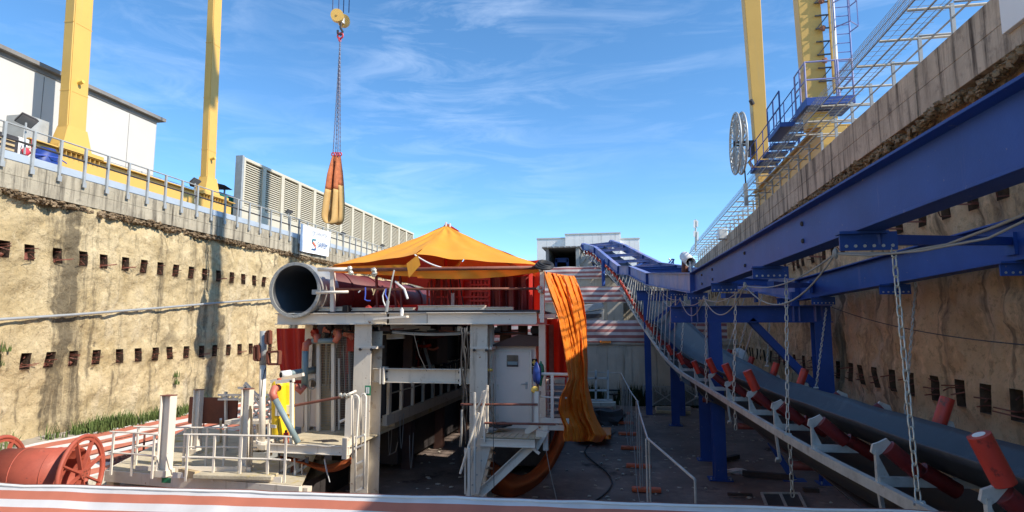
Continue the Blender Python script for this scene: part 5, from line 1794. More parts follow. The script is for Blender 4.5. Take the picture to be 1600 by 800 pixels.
# tanks, leaning pipe
for k, (x, w, dy, lab) in enumerate(((436, 0.17, 0, 'taller yellow gas cylinder at the left end of the landing'), (451, 0.14, 0.25, 'yellow gas cylinder behind the white frame post'))):
    b_, t_ = P(x, 679, 13.75 + dy), P(x, 600, 13.75 + dy)
    tk = thing('gas_cylinder', lab, 'gas cylinder', b_)
    MB().tube([b_, b_ + V((0, 0, 0.03)), t_ - V((0, 0, 0.08)), t_ - V((0, 0, .03)), t_], w, 20).build('tank_body', mt['yellow_tank'], tk, smooth=True)
    MB().blob(t_ - V((0, 0, 0.0)), (w * .98, w * .98, 0.09), 16, 8, 0).build('tank_dome', mt['yellow_tank'], tk, smooth=True)
    MB().bx(b_.x - 0.02, b_.x + 0.12, b_.y - w - .015, b_.y - w + .02, P(x, 648, 13.75).z, P(x, 634, 13.75).z).build('paper_label', mt['plaswhite'], tk)
    MB().bx(b_.x - 0.14, b_.x + 0.02, b_.y - w - .012, b_.y - w + .03, P(x, 667, 13.75).z, P(x, 662, 13.75).z).build('paper_label', mt['plaswhite'], tk)
    MB().tube([t_, t_ + V((0, 0, 0.14))], 0.05, 10).build('tank_valve', mt['salmon'], tk)
fe = thing('red_extinguisher', 'small red extinguisher standing by the frame post on the left landing', 'extinguisher', P(447, 694, 13.5))
MB().tube([P(447, 694, 13.5), P(447, 693, 13.5), P(447, 678, 13.5), P(447, 676, 13.5)], 0.06, 12).build('body', mt['redmetal'], fe, smooth=True)
MB().blob(P(447, 674, 13.5), 0.035, 8, 6, .1).build('valve_head', mt['dark'], fe)
lp = thing('leaning_pipe', 'blue grey pipe with a salmon elbow leaning against the yellow cylinder', 'pipe', P(467, 693, 13.35))
MB().tube([P(466, 692, 13.3), P(429, 622, 13.25)], 0.07, 16).build('pipe_body', mt['bluegrey'], lp, smooth=True)
MB().tube([P(430, 624, 13.25), P(426, 615, 13.25), P(429, 607, 13.35), P(435, 606, 13.5)], 0.085, 14).build('elbow', mt['salmon'], lp, smooth=True)
tag(MB().blob(P(512, 690, 13.9), (0.36, 0.22, 0.035), 16, 6, 0.5, 3).build('black_sheet', mt['dark'], smooth=True), 'crumpled black sheet lying on the left landing', 'sheet')
tag(MB().blob(P(780, 664, 14.5), (0.28, 0.25, 0.05), 16, 6, 0.6, 8).build('hose_heap', mt['cable_dark'], smooth=True), 'heap of dark hose on the right landing in front of the door', 'hose')
tag(MB().blob(P(766, 672, 14.1), (0.16, 0.14, 0.05), 14, 6, 0.8, 5).build('rope_heap', mt['cable'], smooth=True), 'tangle of pale rope on the right landing', 'rope')
# pole with brown frames
pole = thing('signal_pole', 'white pole with three rust brown bracket frames left of the trailer', 'pole', P(411, 690, 13.2))
MB().tube([P(409, 690, 13.2), P(411, 570, 13.2)], 0.075, 12).build('pole_tube', mt['white'], pole, smooth=True)
MB().tube([P(411, 570, 13.2), P(412, 517, 13.2)], 0.085, 12).build('pole_head', mt['rail_grey'], pole, smooth=True)
MB().tube([P(408, 693, 13.2), P(409, 689, 13.2)], 0.13, 12).build('foot', mt['white'], pole)


def frame4(c, name='bracket_frame'):
    mb = MB()
    for i in range(4):
        mb.ob(P(c[i][0], c[i][1], 13.1), P(c[(i + 1) % 4][0], c[(i + 1) % 4][1], 13.1), 0.05, 0.12, up=(0, 1, 0))
    return mb.build(name, mt['rustplate'], pole)


frame4([(399, 541), (405, 540), (405, 563), (399, 562)])
frame4([(419, 550), (437, 549), (436, 569), (420, 569)])
frame4([(417, 520), (422, 517), (422, 537), (417, 536)])
MB().tube([P(404, 558, 13.15), P(411, 556, 13.15), P(424, 550, 13.15)], 0.03, 6).tube([P(402, 545, 13.15), P(411, 545, 13.15)], 0.035, 6).build('bracket_arm', mt['chain'], pole)
MB().tube([P(413, 580, 13.1), P(415, 575, 13.1), P(411, 590, 13.1), P(408, 620, 13.1)], 0.01, 5).build('wire', mt['cable_dark'], pole)

# ================================================================== cable drum and front left platform
dq = at(127, 741, Y=11.3)
dm = thing('cable_drum', 'large oxide red steel cable drum with spoked flanges, bottom left', 'cable drum', dq)
RD = 0.80
AX, HX = V((.966, .26, 0)), V((-.26, .966, 0))
for k in range(2):
    c_ = dq - AX * (1.62 * k)
    fl_ = MB().ring(c_, AX, RD - 0.03, 0.045, 44, 6).build('flange', mt['drum'], dm, smooth=True)
    MB().pipe(c_ - AX * .02, c_ + AX * .02, RD - 0.03, RD - 0.12, 44).build('flange_plate', mt['drum'], fl_)
    for q in range(8):
        a = 2 * math.pi * q / 8 + 0.35
        e_ = HX * math.cos(a) + V((0, 0, math.sin(a)))
        MB().ob(c_ + e_ * .1, c_ + e_ * (RD - .06), 0.035, 0.075, up=AX).build('spoke', mt['drum'], fl_)
    MB().tube([c_ - AX * .06, c_ + AX * .07], 0.11, 16).build('hub', mt['drum'], fl_)
    for q in range(6):
        a = 2 * math.pi * q / 6
        w_ = c_ + AX * .06 + (HX * math.cos(a) + V((0, 0, math.sin(a)))) * .07
        MB().tube([w_, w_ + AX * .025], 0.014, 6).build('bolt', mt['rail_rust'], fl_)
MB().pipe(dq - AX * .12, dq - AX * 1.55, 0.54, 0.50, 40).build('barrel', mt['drum'], dm, smooth=True)
for q in (.5, 1.1):
    MB().ring(dq - AX * q, AX, .54, .012, 40, 5).build('weld_band', mt['drum'], dm, smooth=True)
MB().tube([dq - AX * 1.5, dq - AX * 1.45], 0.49, 30).build('barrel_end', mt['dark'], dm)
for k in (-0.35, 0.35):
    MB().ob(dq - AX * 1.5 + HX * k + V((0, 0, FLOOR + .15 - dq.z)), dq + HX * k + V((0, 0, FLOOR + .15 - dq.z)), 0.2, 0.3).build('cradle_beam', mt['wood_dark'], dm)

DZ = -3.42
pf = thing('front_platform', 'dusty white steel platform with three stub columns and tube railings, front left', 'platform', (-9.5, 13, FLOOR))
# outline of the deck on the plane z = DZ
d0, d1, d2, d3 = at(168, 736, Z=DZ), at(470, 762, Z=DZ), at(505, 690, Z=DZ), at(300, 668, Z=DZ)
MB().prism([d0, d1, d2, d3], (0, 0, 0.04)).build('deck', mt['deck'], pf)
MB().ob((d0.x, d0.y, DZ - .1), (d1.x, d1.y, DZ - .1), 0.12, 0.26).build('edge_beam', mt['white2'], pf, bevel=.005)
MB().ob((d0.x, d0.y, DZ - .1), (d3.x, d3.y, DZ - .1), 0.12, 0.26).build('edge_beam', mt['white2'], pf, bevel=.005)
for k in range(4):
    q = d0.lerp(d1, k / 3)
    MB().bx(q.x - .1, q.x + .1, q.y + .1, q.y + .3, FLOOR, DZ - .03).build('leg', mt['white2'], pf)
    q = d3.lerp(d2, k / 3)
    MB().bx(q.x - .1, q.x + .1, q.y - .3, q.y - .1, FLOOR, DZ - .03).build('leg', mt['white2'], pf)


def stub(px, pyt, pyb, w, label):
    b_ = at(px, pyb, Z=DZ + .04)
    t_ = at(px, pyt, Y=b_.y)
    o_ = MB().ibeam(b_, (b_.x, b_.y, t_.z), w, w, 0.025, 0.02, up=(1, 0.1, 0)).build('stub_column', mt['white'], pf, bevel=0.004)
    MB().bx(b_.x - w / 2 - .01, b_.x + w / 2 + .01, b_.y - w / 2, b_.y + w / 2, t_.z + .001, t_.z + .015).build('column_cap', mt['rail_rust'], o_)
    MB().bx(b_.x - w / 2 - .03, b_.x + w / 2 + .03, b_.y - w / 2 - .03, b_.y + w / 2 + .03, b_.z - .02, b_.z + .12).build('column_foot', mt['white2'], o_)


stub(256, 618, 742, 0.25, '')
stub(305, 609, 708, 0.19, '')
stub(381, 608, 735, 0.21, '')
stub(450, 600, 690, 0.2, '')


def tube_rail(posts, top, mids, zb, name, r=0.022):
    """posts: list of (px, py at the foot on the plane z=zb); top is the height above it"""
    base = [at(px, py, Z=zb) for px, py in posts]
    for b_ in base:
        MB().ob(b_, b_ + V((0, 0, top)), 0.05, 0.03).build('railing_post', mt['white'], pf)
    for h in [top] + mids:
        a_, c_ = base[0] + V((0, 0, h)), base[-1] + V((0, 0, h))
        e = (c_ - a_).normalized() * 0.12
        MB().tube([a_ - e] + [b_ + V((0, 0, h)) for b_ in base[1:-1]] + [c_ + e], r, 6).build('railing_rail', mt['white'], pf)


tube_rail([(173, 742), (205, 744), (237, 748)], 0.98, [0.5], DZ, 'a')
tube_rail([(290, 752), (332, 752), (374, 754), (417, 755), (444, 757)], 1.02, [0.52], DZ, 'b')
tube_rail([(212, 726), (286, 728), (321, 728), (349, 728), (392, 729)], 0.92, [0.45], DZ + .04, 'c')
MB().ob(at(270, 742, Z=DZ + .1), at(440, 750, Z=DZ + .1), 0.03, 0.12).build('kick_board', mt['white'], pf)
MB().ob(at(212, 732, Z=DZ + .08), at(392, 734, Z=DZ + .08), 0.04, 0.12).build('kick_board', mt['white'], pf)
b_, c_ = at(282, 737, Z=DZ + .15), at(308, 742, Z=DZ + .15)
tag(MB().ob(b_, c_, 0.12, 0.16).build('timber_block', mt['wood'], bevel=.01), 'short dark timber beam lying on the front left platform', 'timber')
b_, c_ = at(308, 742, Z=DZ + .14), at(430, 745, Z=DZ + .14)
tag(MB().ob(b_, c_, 0.35, 0.10).build('sand_step', mt['deck'], bevel=.02), 'low dusty plank step lying along the front left platform', 'step')
# green label plate on the edge beam
b_ = at(271, 757, Y=d0.y - .3)
q0 = (d0.lerp(d1, (271 - 168) / 302.))
tag(MB().bx(q0.x - .12, q0.x + .12, q0.y - .075, q0.y - .062, DZ - .13, DZ - .02).build('edge_sign', mt['green_sign']), 'small green sign on the front edge of the left platform', 'sign')
# brown panel between the columns
b_ = at(343, 659, Z=-2.7)
yp = at(345, 716, Z=DZ).y + 0.8
pn = thing('rusty_screen', 'large dark rust brown steel panel standing between the white stub columns', 'panel', P(332, 655, yp))
p0_, p1_ = P(293, 661, yp), P(371, 622, yp)
MB().bx(p0_.x, p1_.x, yp, yp + .06, p0_.z, p1_.z).build('panel_face', mt['rustplate'], pn, bevel=.02)
for px in (313, 353):
    MB().ob(P(px, 716, yp - .08), P(px, 612, yp - .08), 0.07, 0.06).build('panel_strut', mt['white'], pn)
# white lattice cage in front of the pole
lt = thing('lattice_frame', 'white lattice truss frame with diagonal bars left of the trailer', 'truss', P(400, 640, 15.2))
yl = 15.4
for a_, b_ in (((341, 617), (424, 617)), ((341, 624), (424, 624)), ((392, 617), (392, 655)), ((424, 617), (424, 655)), ((408, 617), (408, 655)), ((392, 636), (424, 636)), ((392, 655), (424, 655))):
    MB().ob(P(a_[0], a_[1], yl), P(b_[0], b_[1], yl), 0.05, 0.05).build('chord', mt['white'], lt)
for k in range(5):
    MB().ob(P(344 + k * 16, 617, yl + .06), P(352 + k * 16, 624, yl + .06), 0.03, 0.03).ob(P(352 + k * 16, 624, yl + .06), P(360 + k * 16, 617, yl + .06), 0.03, 0.03).build('diagonal', mt['white'], lt)
for k in range(2):
    for j in range(2):
        MB().ob(P(392 + 16 * k, 617 + 19 * j, yl + .07), P(408 + 16 * k, 636 + 19 * j, yl + .07), 0.04, 0.04).build('diagonal', mt['white'], lt)
        MB().ob(P(408 + 16 * k, 617 + 19 * j, yl - .07), P(392 + 16 * k, 636 + 19 * j, yl - .07), 0.04, 0.04).build('diagonal', mt['white'], lt)
for a_, b_ in (((383, 598), (416, 632)), ((381, 601), (412, 640)), ((372, 606), (392, 606))):
    MB().ob(P(a_[0], a_[1], yl - .15), P(b_[0], b_[1], yl - .15), 0.05, 0.05).build('brace', mt['white'], lt)
for px in (392, 424, 345):
    MB().ob(P(px, 655, yl), at(px, 716, Z=-4.15), 0.06, 0.06).build('lattice_leg', mt['white'], lt)
# white gallery bits right of the platform, low down
gl_ = thing('side_gallery', 'cluttered white side gallery of channels and grey boxes behind the front platform', 'gallery', P(405, 700, 14.6))
for (x0_, x1_, y_, mm, hh) in ((398, 424, 694, 'white2', .22), (360, 424, 658, 'white2', .1), (390, 430, 712, 'rail_grey', .25), (385, 425, 725, 'deck', .1)):
    MB().ob(P(x0_, y_, 14.9), P(x1_, y_, 14.9), 0.5, hh).build('channel', mt[mm], gl_, bevel=.01)
for k in range(4):
    MB().ob(P(393 + 9 * k, 655, 14.8), P(393 + 9 * k, 712, 14.8), 0.06, 0.05).build('gallery_post', mt['white'], gl_)
st = thing('dark_stair', 'short dark stair with slanting edge below the left landing', 'stair', P(450, 745, 13.4))
for k in range(7):
    MB().prism([P(433 + k * 7.2, 742 - k * 4.2, 13.6), P(438 + k * 7.2, 739 - k * 4.2, 13.6), P(438 + k * 7.2, 752 - k * 4.2, 13.6), P(433 + k * 7.2, 755 - k * 4.2, 13.6)], (0, .04, 0)).build('side_slat', mt['rustplate'] if k % 2 else mt['rail_grey'], st)
for (a_, b_) in (((428, 742), (478, 714)), ((432, 757), (480, 727))):
    MB().ob(P(a_[0], a_[1], 13.55), P(b_[0], b_[1], 13.55), 0.04, 0.06).build('stringer', mt['rail_grey'], st)
for (x, y0_, y1_) in ((427, 744, 772), (472, 722, 760), (436, 746, 772), (416, 712, 768)):
    MB().ob(P(x, y1_, 13.5), P(x, y0_, 13.5), 0.03, 0.03).build('stair_post', mt['white2'], st)
MB().bx(P(426, 760).x, P(500, 760).x, 13.7, 16, FLOOR, -3.6).build('stair_base', mt['dark'], st)
# rusty pipes and rubble behind the platform
rp = thing('rusty_bars', 'heap of rusty brown bars lying between the platform and the striped bank', 'bars', at(230, 712, Z=-4))
rr = random.Random(77)
for k in range(16):
    a_ = at(158 + rr.uniform(0, 30), 728 - rr.uniform(0, 14), Z=-4.0 + .05 * (k % 3))
    b_ = at(280 + rr.uniform(-20, 60), 698 - rr.uniform(0, 12), Z=-4.0 + .05 * (k % 4))
    MB().tube([a_, b_], rr.uniform(0.04, 0.08), 7).build('bar', mt[rr.choice(('rustplate', 'brick', 'rail_rust'))], rp)
for k in range(8):
    q = at(185 + k * 8, 722 - k * 2, Z=-3.95)
    MB().ring(q, (1, .5, 0), 0.13, 0.05, 12, 6).build('coil', mt['brick'], rp)
tag(MB().blob(at(345, 690, Z=-3.9), (0.7, 0.5, 0.22), 12, 8, .8, 2).build('scrap_heap', mt['dark'], smooth=False), 'dark scrap heap behind the rusty panel', 'scrap')

# ================================================================== pit floor things
fe_ = thing('site_fence', 'grey temporary fence frame standing in orange feet across the pit floor', 'fence', (0.3, 16.9, FLOOR))
feet = [(1010, 764), (998, 727), (987, 699), (981, 677), (976, 660), (972, 645)]
fp = [at(x, y, Z=FLOOR + .08) for x, y in feet]
f0 = None
for q in fp:
    if f0 is None:
        mb = MB().prism([q + V((-.37, -.11, -.07)), q + V((.37, -.11, -.07)), q + V((.37, .11, -.07)), q + V((-.37, .11, -.07))], (0, 0, 0.11))
        f0 = mb.build('orange_foot', mt['orange_foot'], fe_, bevel=0.03)
        fb0 = q
    else:
        c = f0.copy()
        COL.objects.link(c)
        c.location = q - fb0
posts = [V((0.98, 9.6, 0))] + [V((q.x, q.y, 0)) for q in fp]
posts.insert(1, V((0.42, 12.9, 0)))
posts[2:] = [V((q.x + (-0.12 if k == 0 else 0), q.y, 0)) for k, q in enumerate(fp)]
tp = -2.22
for i in range(len(posts)):
    q = posts[i]
    for d in ((-0.05, 0.05) if i else (0,)):
        MB().tube([(q.x + d * .6, q.y + d, FLOOR + .02), (q.x + d * .6, q.y + d, tp)], 0.021, 6).build('post', mt['galv'], fe_)
for i in range(len(posts) - 1):
    a_, b_ = posts[i], posts[i + 1]
    MB().tube([(a_.x, a_.y, tp), (b_.x, b_.y, tp)], 0.021, 6).build('top_tube', mt['galv'], fe_)
MB().tube([(posts[1].x - .1, 12.8, -4.0)] + [V((p.x - .12, p.y, -4.05 + .5 * (i % 2))) for i, p in enumerate(posts[2:])], 0.012, 5).build('slack_cable', mt['cable'], fe_)
MB().tube([(posts[-1].x, posts[-1].y, tp), at(920, 581, Y=posts[-1].y)], 0.02, 6).build('top_tube', mt['galv'], fe_)

wfr = thing('gate', 'white framed gate panel standing behind the draped tarpaulin near the back wall', 'gate', at(935, 640, Z=FLOOR))
yw = 29
for a_, b_ in (((918, 591), (950, 591)), ((918, 625), (957, 625)), ((931, 578), (931, 625)), ((950, 578), (950, 625)), ((918, 610), (950, 610))):
    MB().ob(P(a_[0], a_[1], yw), P(b_[0], b_[1], yw), 0.08, 0.08).build('frame_bar', mt['plaswhite'], wfr)
MB().ob(P(918, 631, yw - .3), P(962, 631, yw - .3), 0.6, 0.16).build('table_top', mt['white2'], wfr)
MB().ob(P(960, 631, yw - .3), P(960, 652, yw - .3), 0.12, 0.12).build('frame_leg', mt['white2'], wfr)
tag(MB().blob(at(945, 655, Y=28), (0.9, 0.8, 0.55), 14, 8, .5, 4).build('dark_heap', mt['dark']), 'black machine part lying behind the draped tarpaulin', 'machine part')
# chain link fence at the back
bf = thing('mesh_fence', 'grey mesh fence with crossed braces in front of the back wall', 'fence', at(1040, 634, Z=FLOOR))
yf_ = 33.6
for (x0_, x1_) in ((1020, 1058), (1068, 1112)):
    for a_, b_ in (((x0_, 604), (x1_, 604)), ((x0_, 604), (x0_, 634)), ((x1_, 604), (x1_, 636)), ((x0_, 632), (x1_, 610)), ((x0_ + 4, 610), (x1_, 634))):
        MB().ob(P(a_[0], a_[1], yf_), P(b_[0], b_[1], yf_), 0.05, 0.05).build('frame_tube', mt['rail_grey'], bf)
    wm = MB()
    for k in range(26):
        x = x0_ + (x1_ - x0_) * k / 26
        wm.ob(P(x, 634, yf_), P(x, 604, yf_), 0.012, 0.012)
    for k in range(18):
        y = 604 + 30 * k / 18
        wm.ob(P(x0_, y, yf_), P(x1_, y, yf_), 0.012, 0.012)
    wm.build('wire_mesh', mt['rail_grey'], bf, kind='stuff')
hr = thing('pipe_handrail', 'low dark pipe handrail along the concrete back wall', 'handrail', P(985, 610, 34.5))
for a_, b_ in (((933, 609), (1006, 611)), ((948, 616), (1006, 618)), ((933, 609), (933, 632))):
    MB().tube([P(a_[0], a_[1], 34.6), P(b_[0], b_[1], 34.6)], 0.05, 6).build('pipe', mt['dark'], hr)
MB().ob(P(1007, 634, 34.5), P(1007, 601, 34.5), 0.2, 0.2).build('end_post', mt['rail_grey'], hr)
# boards and timbers on the floor
tag(MB().ob(at(1025, 643, Z=FLOOR + .1), at(1079, 645, Z=FLOOR + .1), 0.2, 0.12).build('timber_plank', mt['wood']), 'long pale plank on the ground by the mesh fence', 'plank')
tag(MB().ob(at(1025, 638, Z=FLOOR + .15), at(1079, 638, Z=FLOOR + .15), 0.25, 0.16).build('grey_slab', mt['concrete_p']), 'grey kerb slab lying behind the pale plank', 'slab')
tag(MB().ob(at(1160, 739, Z=FLOOR + .1), at(1240, 746, Z=FLOOR + .1), 0.16, 0.14).build('timber_beam', mt['wood_dark']), 'longest dark timber beam on the floor beside the white rag', 'timber')
tag(MB().ob(at(1126, 719, Z=FLOOR + .1), at(1153, 713, Z=FLOOR + .1), 0.14, 0.12).build('timber_beam', mt['wood_dark']), 'dark timber lying beside the base of the nearer blue column', 'timber')
tag(MB().ob(at(1137, 772, Z=FLOOR + .06), at(1175, 773, Z=FLOOR + .06), 0.1, 0.06).build('timber_beam', mt['wood_dark']), 'short thin dark batten on the floor left of the steel grate', 'timber')
tag(MB().ob(at(1255, 765, Z=FLOOR + .06), at(1279, 766, Z=FLOOR + .06), 0.14, 0.1).build('timber_beam', mt['wood_dark']), 'dark batten on the floor right of the steel grate', 'timber')
tag(MB().blob(at(1151, 736, Z=FLOOR + .06), (0.32, 0.16, 0.07), 12, 6, .8, 9).build('white_rag', mt['plaswhite']), 'crumpled white rag on the floor at the end of the dark timber', 'rag')
gr = thing('steel_grate', 'grey two bay steel frame panel lying on the pit floor', 'grate', at(1225, 785, Z=FLOOR))
gq = [at(1190, 771, Z=FLOOR + .06), at(1248, 771, Z=FLOOR + .06), at(1262, 800, Z=FLOOR + .06), at(1202, 800, Z=FLOOR + .06)]
MB().prism([q - V((0, 0, .03)) for q in gq], (0, 0, .02)).build('grate_sheet', mt['dark'], gr)
for a_, b_ in ((gq[0], gq[1]), (gq[1], gq[2]), (gq[2], gq[3]), (gq[3], gq[0]), (gq[0].lerp(gq[1], .5), gq[3].lerp(gq[2], .5))):
    MB().ob(a_, b_, 0.06, 0.06).build('frame_bar', mt['galv'], gr)
for (px, py, s, l) in ((1140, 736, .12, 'small pale scrap on the floor left of the white rag'), (1115, 689, .1, 'small pale scrap on the floor behind the blue columns'), (1020, 717, .08, 'small pale stone near the fence feet')):
    pass

# ================================================================== blue steelwork
B1 = [V((2.72, 3.4, 1.32)), V((2.05, 18.3, 1.29)), V((1.25, 31, 2.42)), V((0.49, 40, 3.68)), V((-0.26, 43.5, 4.05)), V((-0.98, 46.5, 4.95)), V((-2.28, 52, 6.6)), V((-3.6, 57, 7.62)), V((-4.15, 58.5, 7.0))]
B2 = [V((6.15, 3.4, 1.32)), V((5.2, 19.5, 1.24)), V((4.2, 31.5, 2.55)), V((3.4, 40, 3.72)), V((2.6, 44, 4.3)), V((1.6, 47.5, 5.3)), V((0.2, 52, 6.7)), V((-1.0, 57, 7.85)), V((-1.5, 58.6, 7.3))]
# beam 2 is pinned to what the photograph shows of it
B2[0] = V((5.56, 8.6, 1.24))
B2[1] = V((4.90, 18.3, 1.05))
mono = {}
for nm, pth, lab in (('a', B1, 'near blue steel runway beam running from the upper right towards the far end, left one of the two'), ('b', B2, 'second blue steel runway beam, behind and parallel to the nearer one')):
    t = thing('runway_beam', lab if nm == 'b' else 'nearer and larger looking blue steel runway beam from upper right to the kink', 'steel beam', pth[0], 'blue runway beams carrying the conveyor')
    mono[nm] = t
    for i in range(len(pth) - 1):
        a_, b_ = pth[i], pth[i + 1]
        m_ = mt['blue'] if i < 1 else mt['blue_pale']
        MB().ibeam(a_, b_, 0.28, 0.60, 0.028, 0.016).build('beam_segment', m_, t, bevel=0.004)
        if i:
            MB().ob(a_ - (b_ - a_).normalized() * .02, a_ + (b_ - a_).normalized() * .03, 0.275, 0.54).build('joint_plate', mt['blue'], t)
    L_ = (pth[1] - pth[0]).length

# transom links between the two beams
ct_ = thing('cross_bracing', 'blue cross ties between the two runway beams', 'bracing', (4, 12, 1.0))


def on(path, y):
    for i in range(len(path) - 1):
        if path[i].y <= y <= path[i + 1].y:
            t = (y - path[i].y) / (path[i + 1].y - path[i].y)
            return path[i].lerp(path[i + 1], t)
    return path[-1] if y > path[-1].y else path[0]


for (a_, ya, b_, yb) in (((1368, 375), 6.95, (1578, 377), 9.75), ((1204, 445), 10.4, (1264, 446), 17.3), ((1130, 462), 14.2, (1180, 462), 19.5)):
    MB().ob(at(a_[0], a_[1], Y=ya), at(b_[0], b_[1], Y=yb), 0.10, 0.11).build('tie_bar', mt['blue'], ct_)
    q = at(b_[0], b_[1], Y=yb)
    MB().bx(q.x - .02, q.x + .06, q.y - .12, q.y + .12, q.z - .2, q.z + .12).build('tie_plate', mt['blue'], ct_)
for y in (21, 25, 29, 33, 37, 40, 43.5, 46, 48.5, 51, 53.5, 56):
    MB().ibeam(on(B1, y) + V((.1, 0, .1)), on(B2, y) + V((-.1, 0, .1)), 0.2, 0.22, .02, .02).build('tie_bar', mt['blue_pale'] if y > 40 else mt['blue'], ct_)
    if y < 45:
        MB().ob(on(B1, y) + V((.1, 0, -.1)), on(B2, y + 3) + V((-.1, 0, -.1)), 0.08, 0.08).build('tie_bar', mt['blue'], ct_)

# hanger plates
hang_y = [6.95 + 3.65 * k for k in range(5)]
hgr = []
for nm, pth, sgn, ys_ in (('a', B1, 1, hang_y), ('b', B2, -1, [9.6, 13.1, 16.7, 19.5])):
    for y in ys_:
        q = on(pth, y) - V((0, 0, 0.30))
        w_ = 0.56
        h = MB().bx(q.x - w_ / 2, q.x + w_ / 2, y - 0.015, y + 0.015, q.z - 0.20, q.z - 0.005).bx(q.x - w_ / 2 - .02, q.x + w_ / 2 - 0.1, y - .08, y + .08, q.z - .03, q.z - .002).build('hanger_plate', mt['blue'], mono[nm])
        for k in range(6):
            bx_ = q.x - w_ / 2 + 0.06 + k * 0.09
            MB().tube([(bx_, y - 0.025, q.z - 0.155), (bx_, y - 0.016, q.z - 0.155)], 0.017, 8).build('bolt', mt['galv'], h)
        hgr.append((nm, V((q.x + (0.26 if nm == 'a' else -0.26), y, q.z - 0.17))))
for y in (8.9, 12.2, 15.5, 17.0):
    q = on(B1, y)
    for dz in (-0.12, 0.12):
        MB().blob(q + V((-0.02, 0, dz)), (.025, .03, .035), 8, 6, 0).build('web_bolt', mt['dark'], mono['a'])

# portals and columns
def hcol(px_, y, z1, x=None, w=0.32, label='', foot=True, grp=None, z0=FLOOR):
    t_ = thing('blue_column', label, 'column', (px_, y, FLOOR), grp)
    MB().ibeam((px_, y, z0 + .03), (px_, y, z1), w, w, .025, .02, up=(0, 1, 0)).build('column_shaft', mt['blue'], t_, bevel=.004)
    if foot:
        bp = MB().bx(px_ - w * .9, px_ + w * .9, y - w * .7, y + w * .7, z0 + .005, z0 + .035).build('base_plate', mt['blue'], t_)
        for dx in (-1, 1):
            for dy in (-1, 1):
                MB().tube([(px_ + dx * w * .75, y + dy * w * .55, z0 + .035), (px_ + dx * w * .75, y + dy * w * .55, z0 + .09)], .02, 6).build('anchor_bolt', mt['rail_grey'], bp)
    return t_


yp_ = 18.3
pt = thing('portal_frame', 'dark blue steel portal with a deep cross beam, diagonal brace and two columns', 'steel frame', (3.5, yp_, FLOOR))
zt0, zt1 = at(1150, 503, Y=yp_).z, at(1150, 479, Y=yp_).z
zc_ = (zt0 + zt1) / 2
xl_, xr_ = at(1048, 490, Y=yp_).x, at(1298, 490, Y=yp_).x
MB().ibeam((xl_, yp_, zc_), (xr_, yp_, zc_), 0.32, zt1 - zt0 + .04, .028, .02).build('cross_beam', mt['blue'], pt, bevel=.004)
for px in (1080, 1089, 1238, 1247, 1272):
    x = at(px, 490, Y=yp_).x
    MB().bx(x - .012, x + .012, yp_ - .155, yp_ + .155, zt0 + .01, zt1 - .01).build('stiffener', mt['blue_pale'], pt)
xq = at(1285, 560, Y=yp_).x
MB().ibeam((xq, yp_, FLOOR + .03), (xq, yp_, zt0 - .02), .42, .42, .03, .022, up=(0, 1, 0)).build('column_shaft', mt['blue'], pt, bevel=.004)
xq2 = at(1118, 560, Y=yp_).x
MB().ibeam((xq2, yp_, FLOOR + .03), (xq2, yp_, zt0 - .02), .34, .34, .03, .022, up=(0, 1, 0)).build('column_shaft', mt['blue'], pt, bevel=.004)
for x in (xq, xq2):
    MB().bx(x - .32, x + .32, yp_ - .25, yp_ + .25, FLOOR + .006, FLOOR + .035).build('base_plate', mt['blue'], pt)
    for dx in (-.26, .26):
        MB().tube([(x + dx, yp_ - .2, FLOOR + .035), (x + dx, yp_ - .2, FLOOR + .1)], .02, 6).build('anchor_bolt', mt['rail_grey'], pt)
MB().ob(at(1172, 500, Y=yp_ + .1), at(1276, 606, Y=yp_ + .1), 0.22, 0.2).build('diagonal_brace', mt['blue'], pt)
for x, yy in ((1085, 3), (1242, 3)):
    q = at(x, 479, Y=yp_)
    MB().bx(q.x - .1, q.x + .1, yp_ - .1, yp_ + .1, zt1 + .001, 1.0).build('bearing_post', mt['blue'], pt)
c1 = at(1104, 719, Z=FLOOR)
hcol(c1.x, c1.y, -1.9, w=.32, label='dark blue column just behind the left leg of the nearest portal')
c2 = at(1056, 665, Z=FLOOR)
hcol(c2.x, c2.y, 0.2, w=.32, label='thin blue column with a small base plate standing alone near the back wall')
t_ = thing('rear_portal', 'second blue steel portal under the rising part of the conveyor', 'steel frame', (2, 31, FLOOR))
za_ = at(1000, 458, Y=31).z
MB().ibeam(at(995, 462, Y=31), at(1068, 462, Y=31), .3, .5, .03, .02).build('cross_beam', mt['blue'], t_)
for px in (1010, 1060):
    q = at(px, 470, Y=31)
    MB().ibeam((q.x, 31, FLOOR), (q.x, 31, q.z), .3, .3, .025, .02, up=(0, 1, 0)).build('column_shaft', mt['blue'], t_)
MB().ob(at(1060, 470, Y=31), at(1018, 505, Y=31), .16, .16).build('diagonal_brace', mt['blue'], t_)
MB().ob(at(1020, 425, Y=31.3), at(1060, 462, Y=31.3), .14, .14).build('diagonal_brace', mt['blue'], t_)
t_ = thing('far_trestle', 'small blue trestle standing on the middle terrace under the conveyor head', 'trestle', (-1.7, 46, 1.6))
for px, yb_ in ((943, 447),):
    a_ = at(px, yb_, Y=47)
    MB().tube([a_, (a_.x, 47, at(px, 405, Y=47).z)], .13, 8).build('trestle_leg', mt['blue'], t_)
t_ = thing('conveyor_head_frame', 'bright blue head frame of the conveyor beside the dark housing', 'steel frame', at(920, 425, Y=57))
for px in (921, 927, 933):
    MB().ob(at(px, 424, Y=56), at(px, 400, Y=56), .25, .3).build('head_post', mt['blue'], t_)
for py in (402, 412, 421):
    MB().ob(at(918, py, Y=56), at(936, py, Y=56), .12, .2).build('head_bar', mt['blue'], t_)

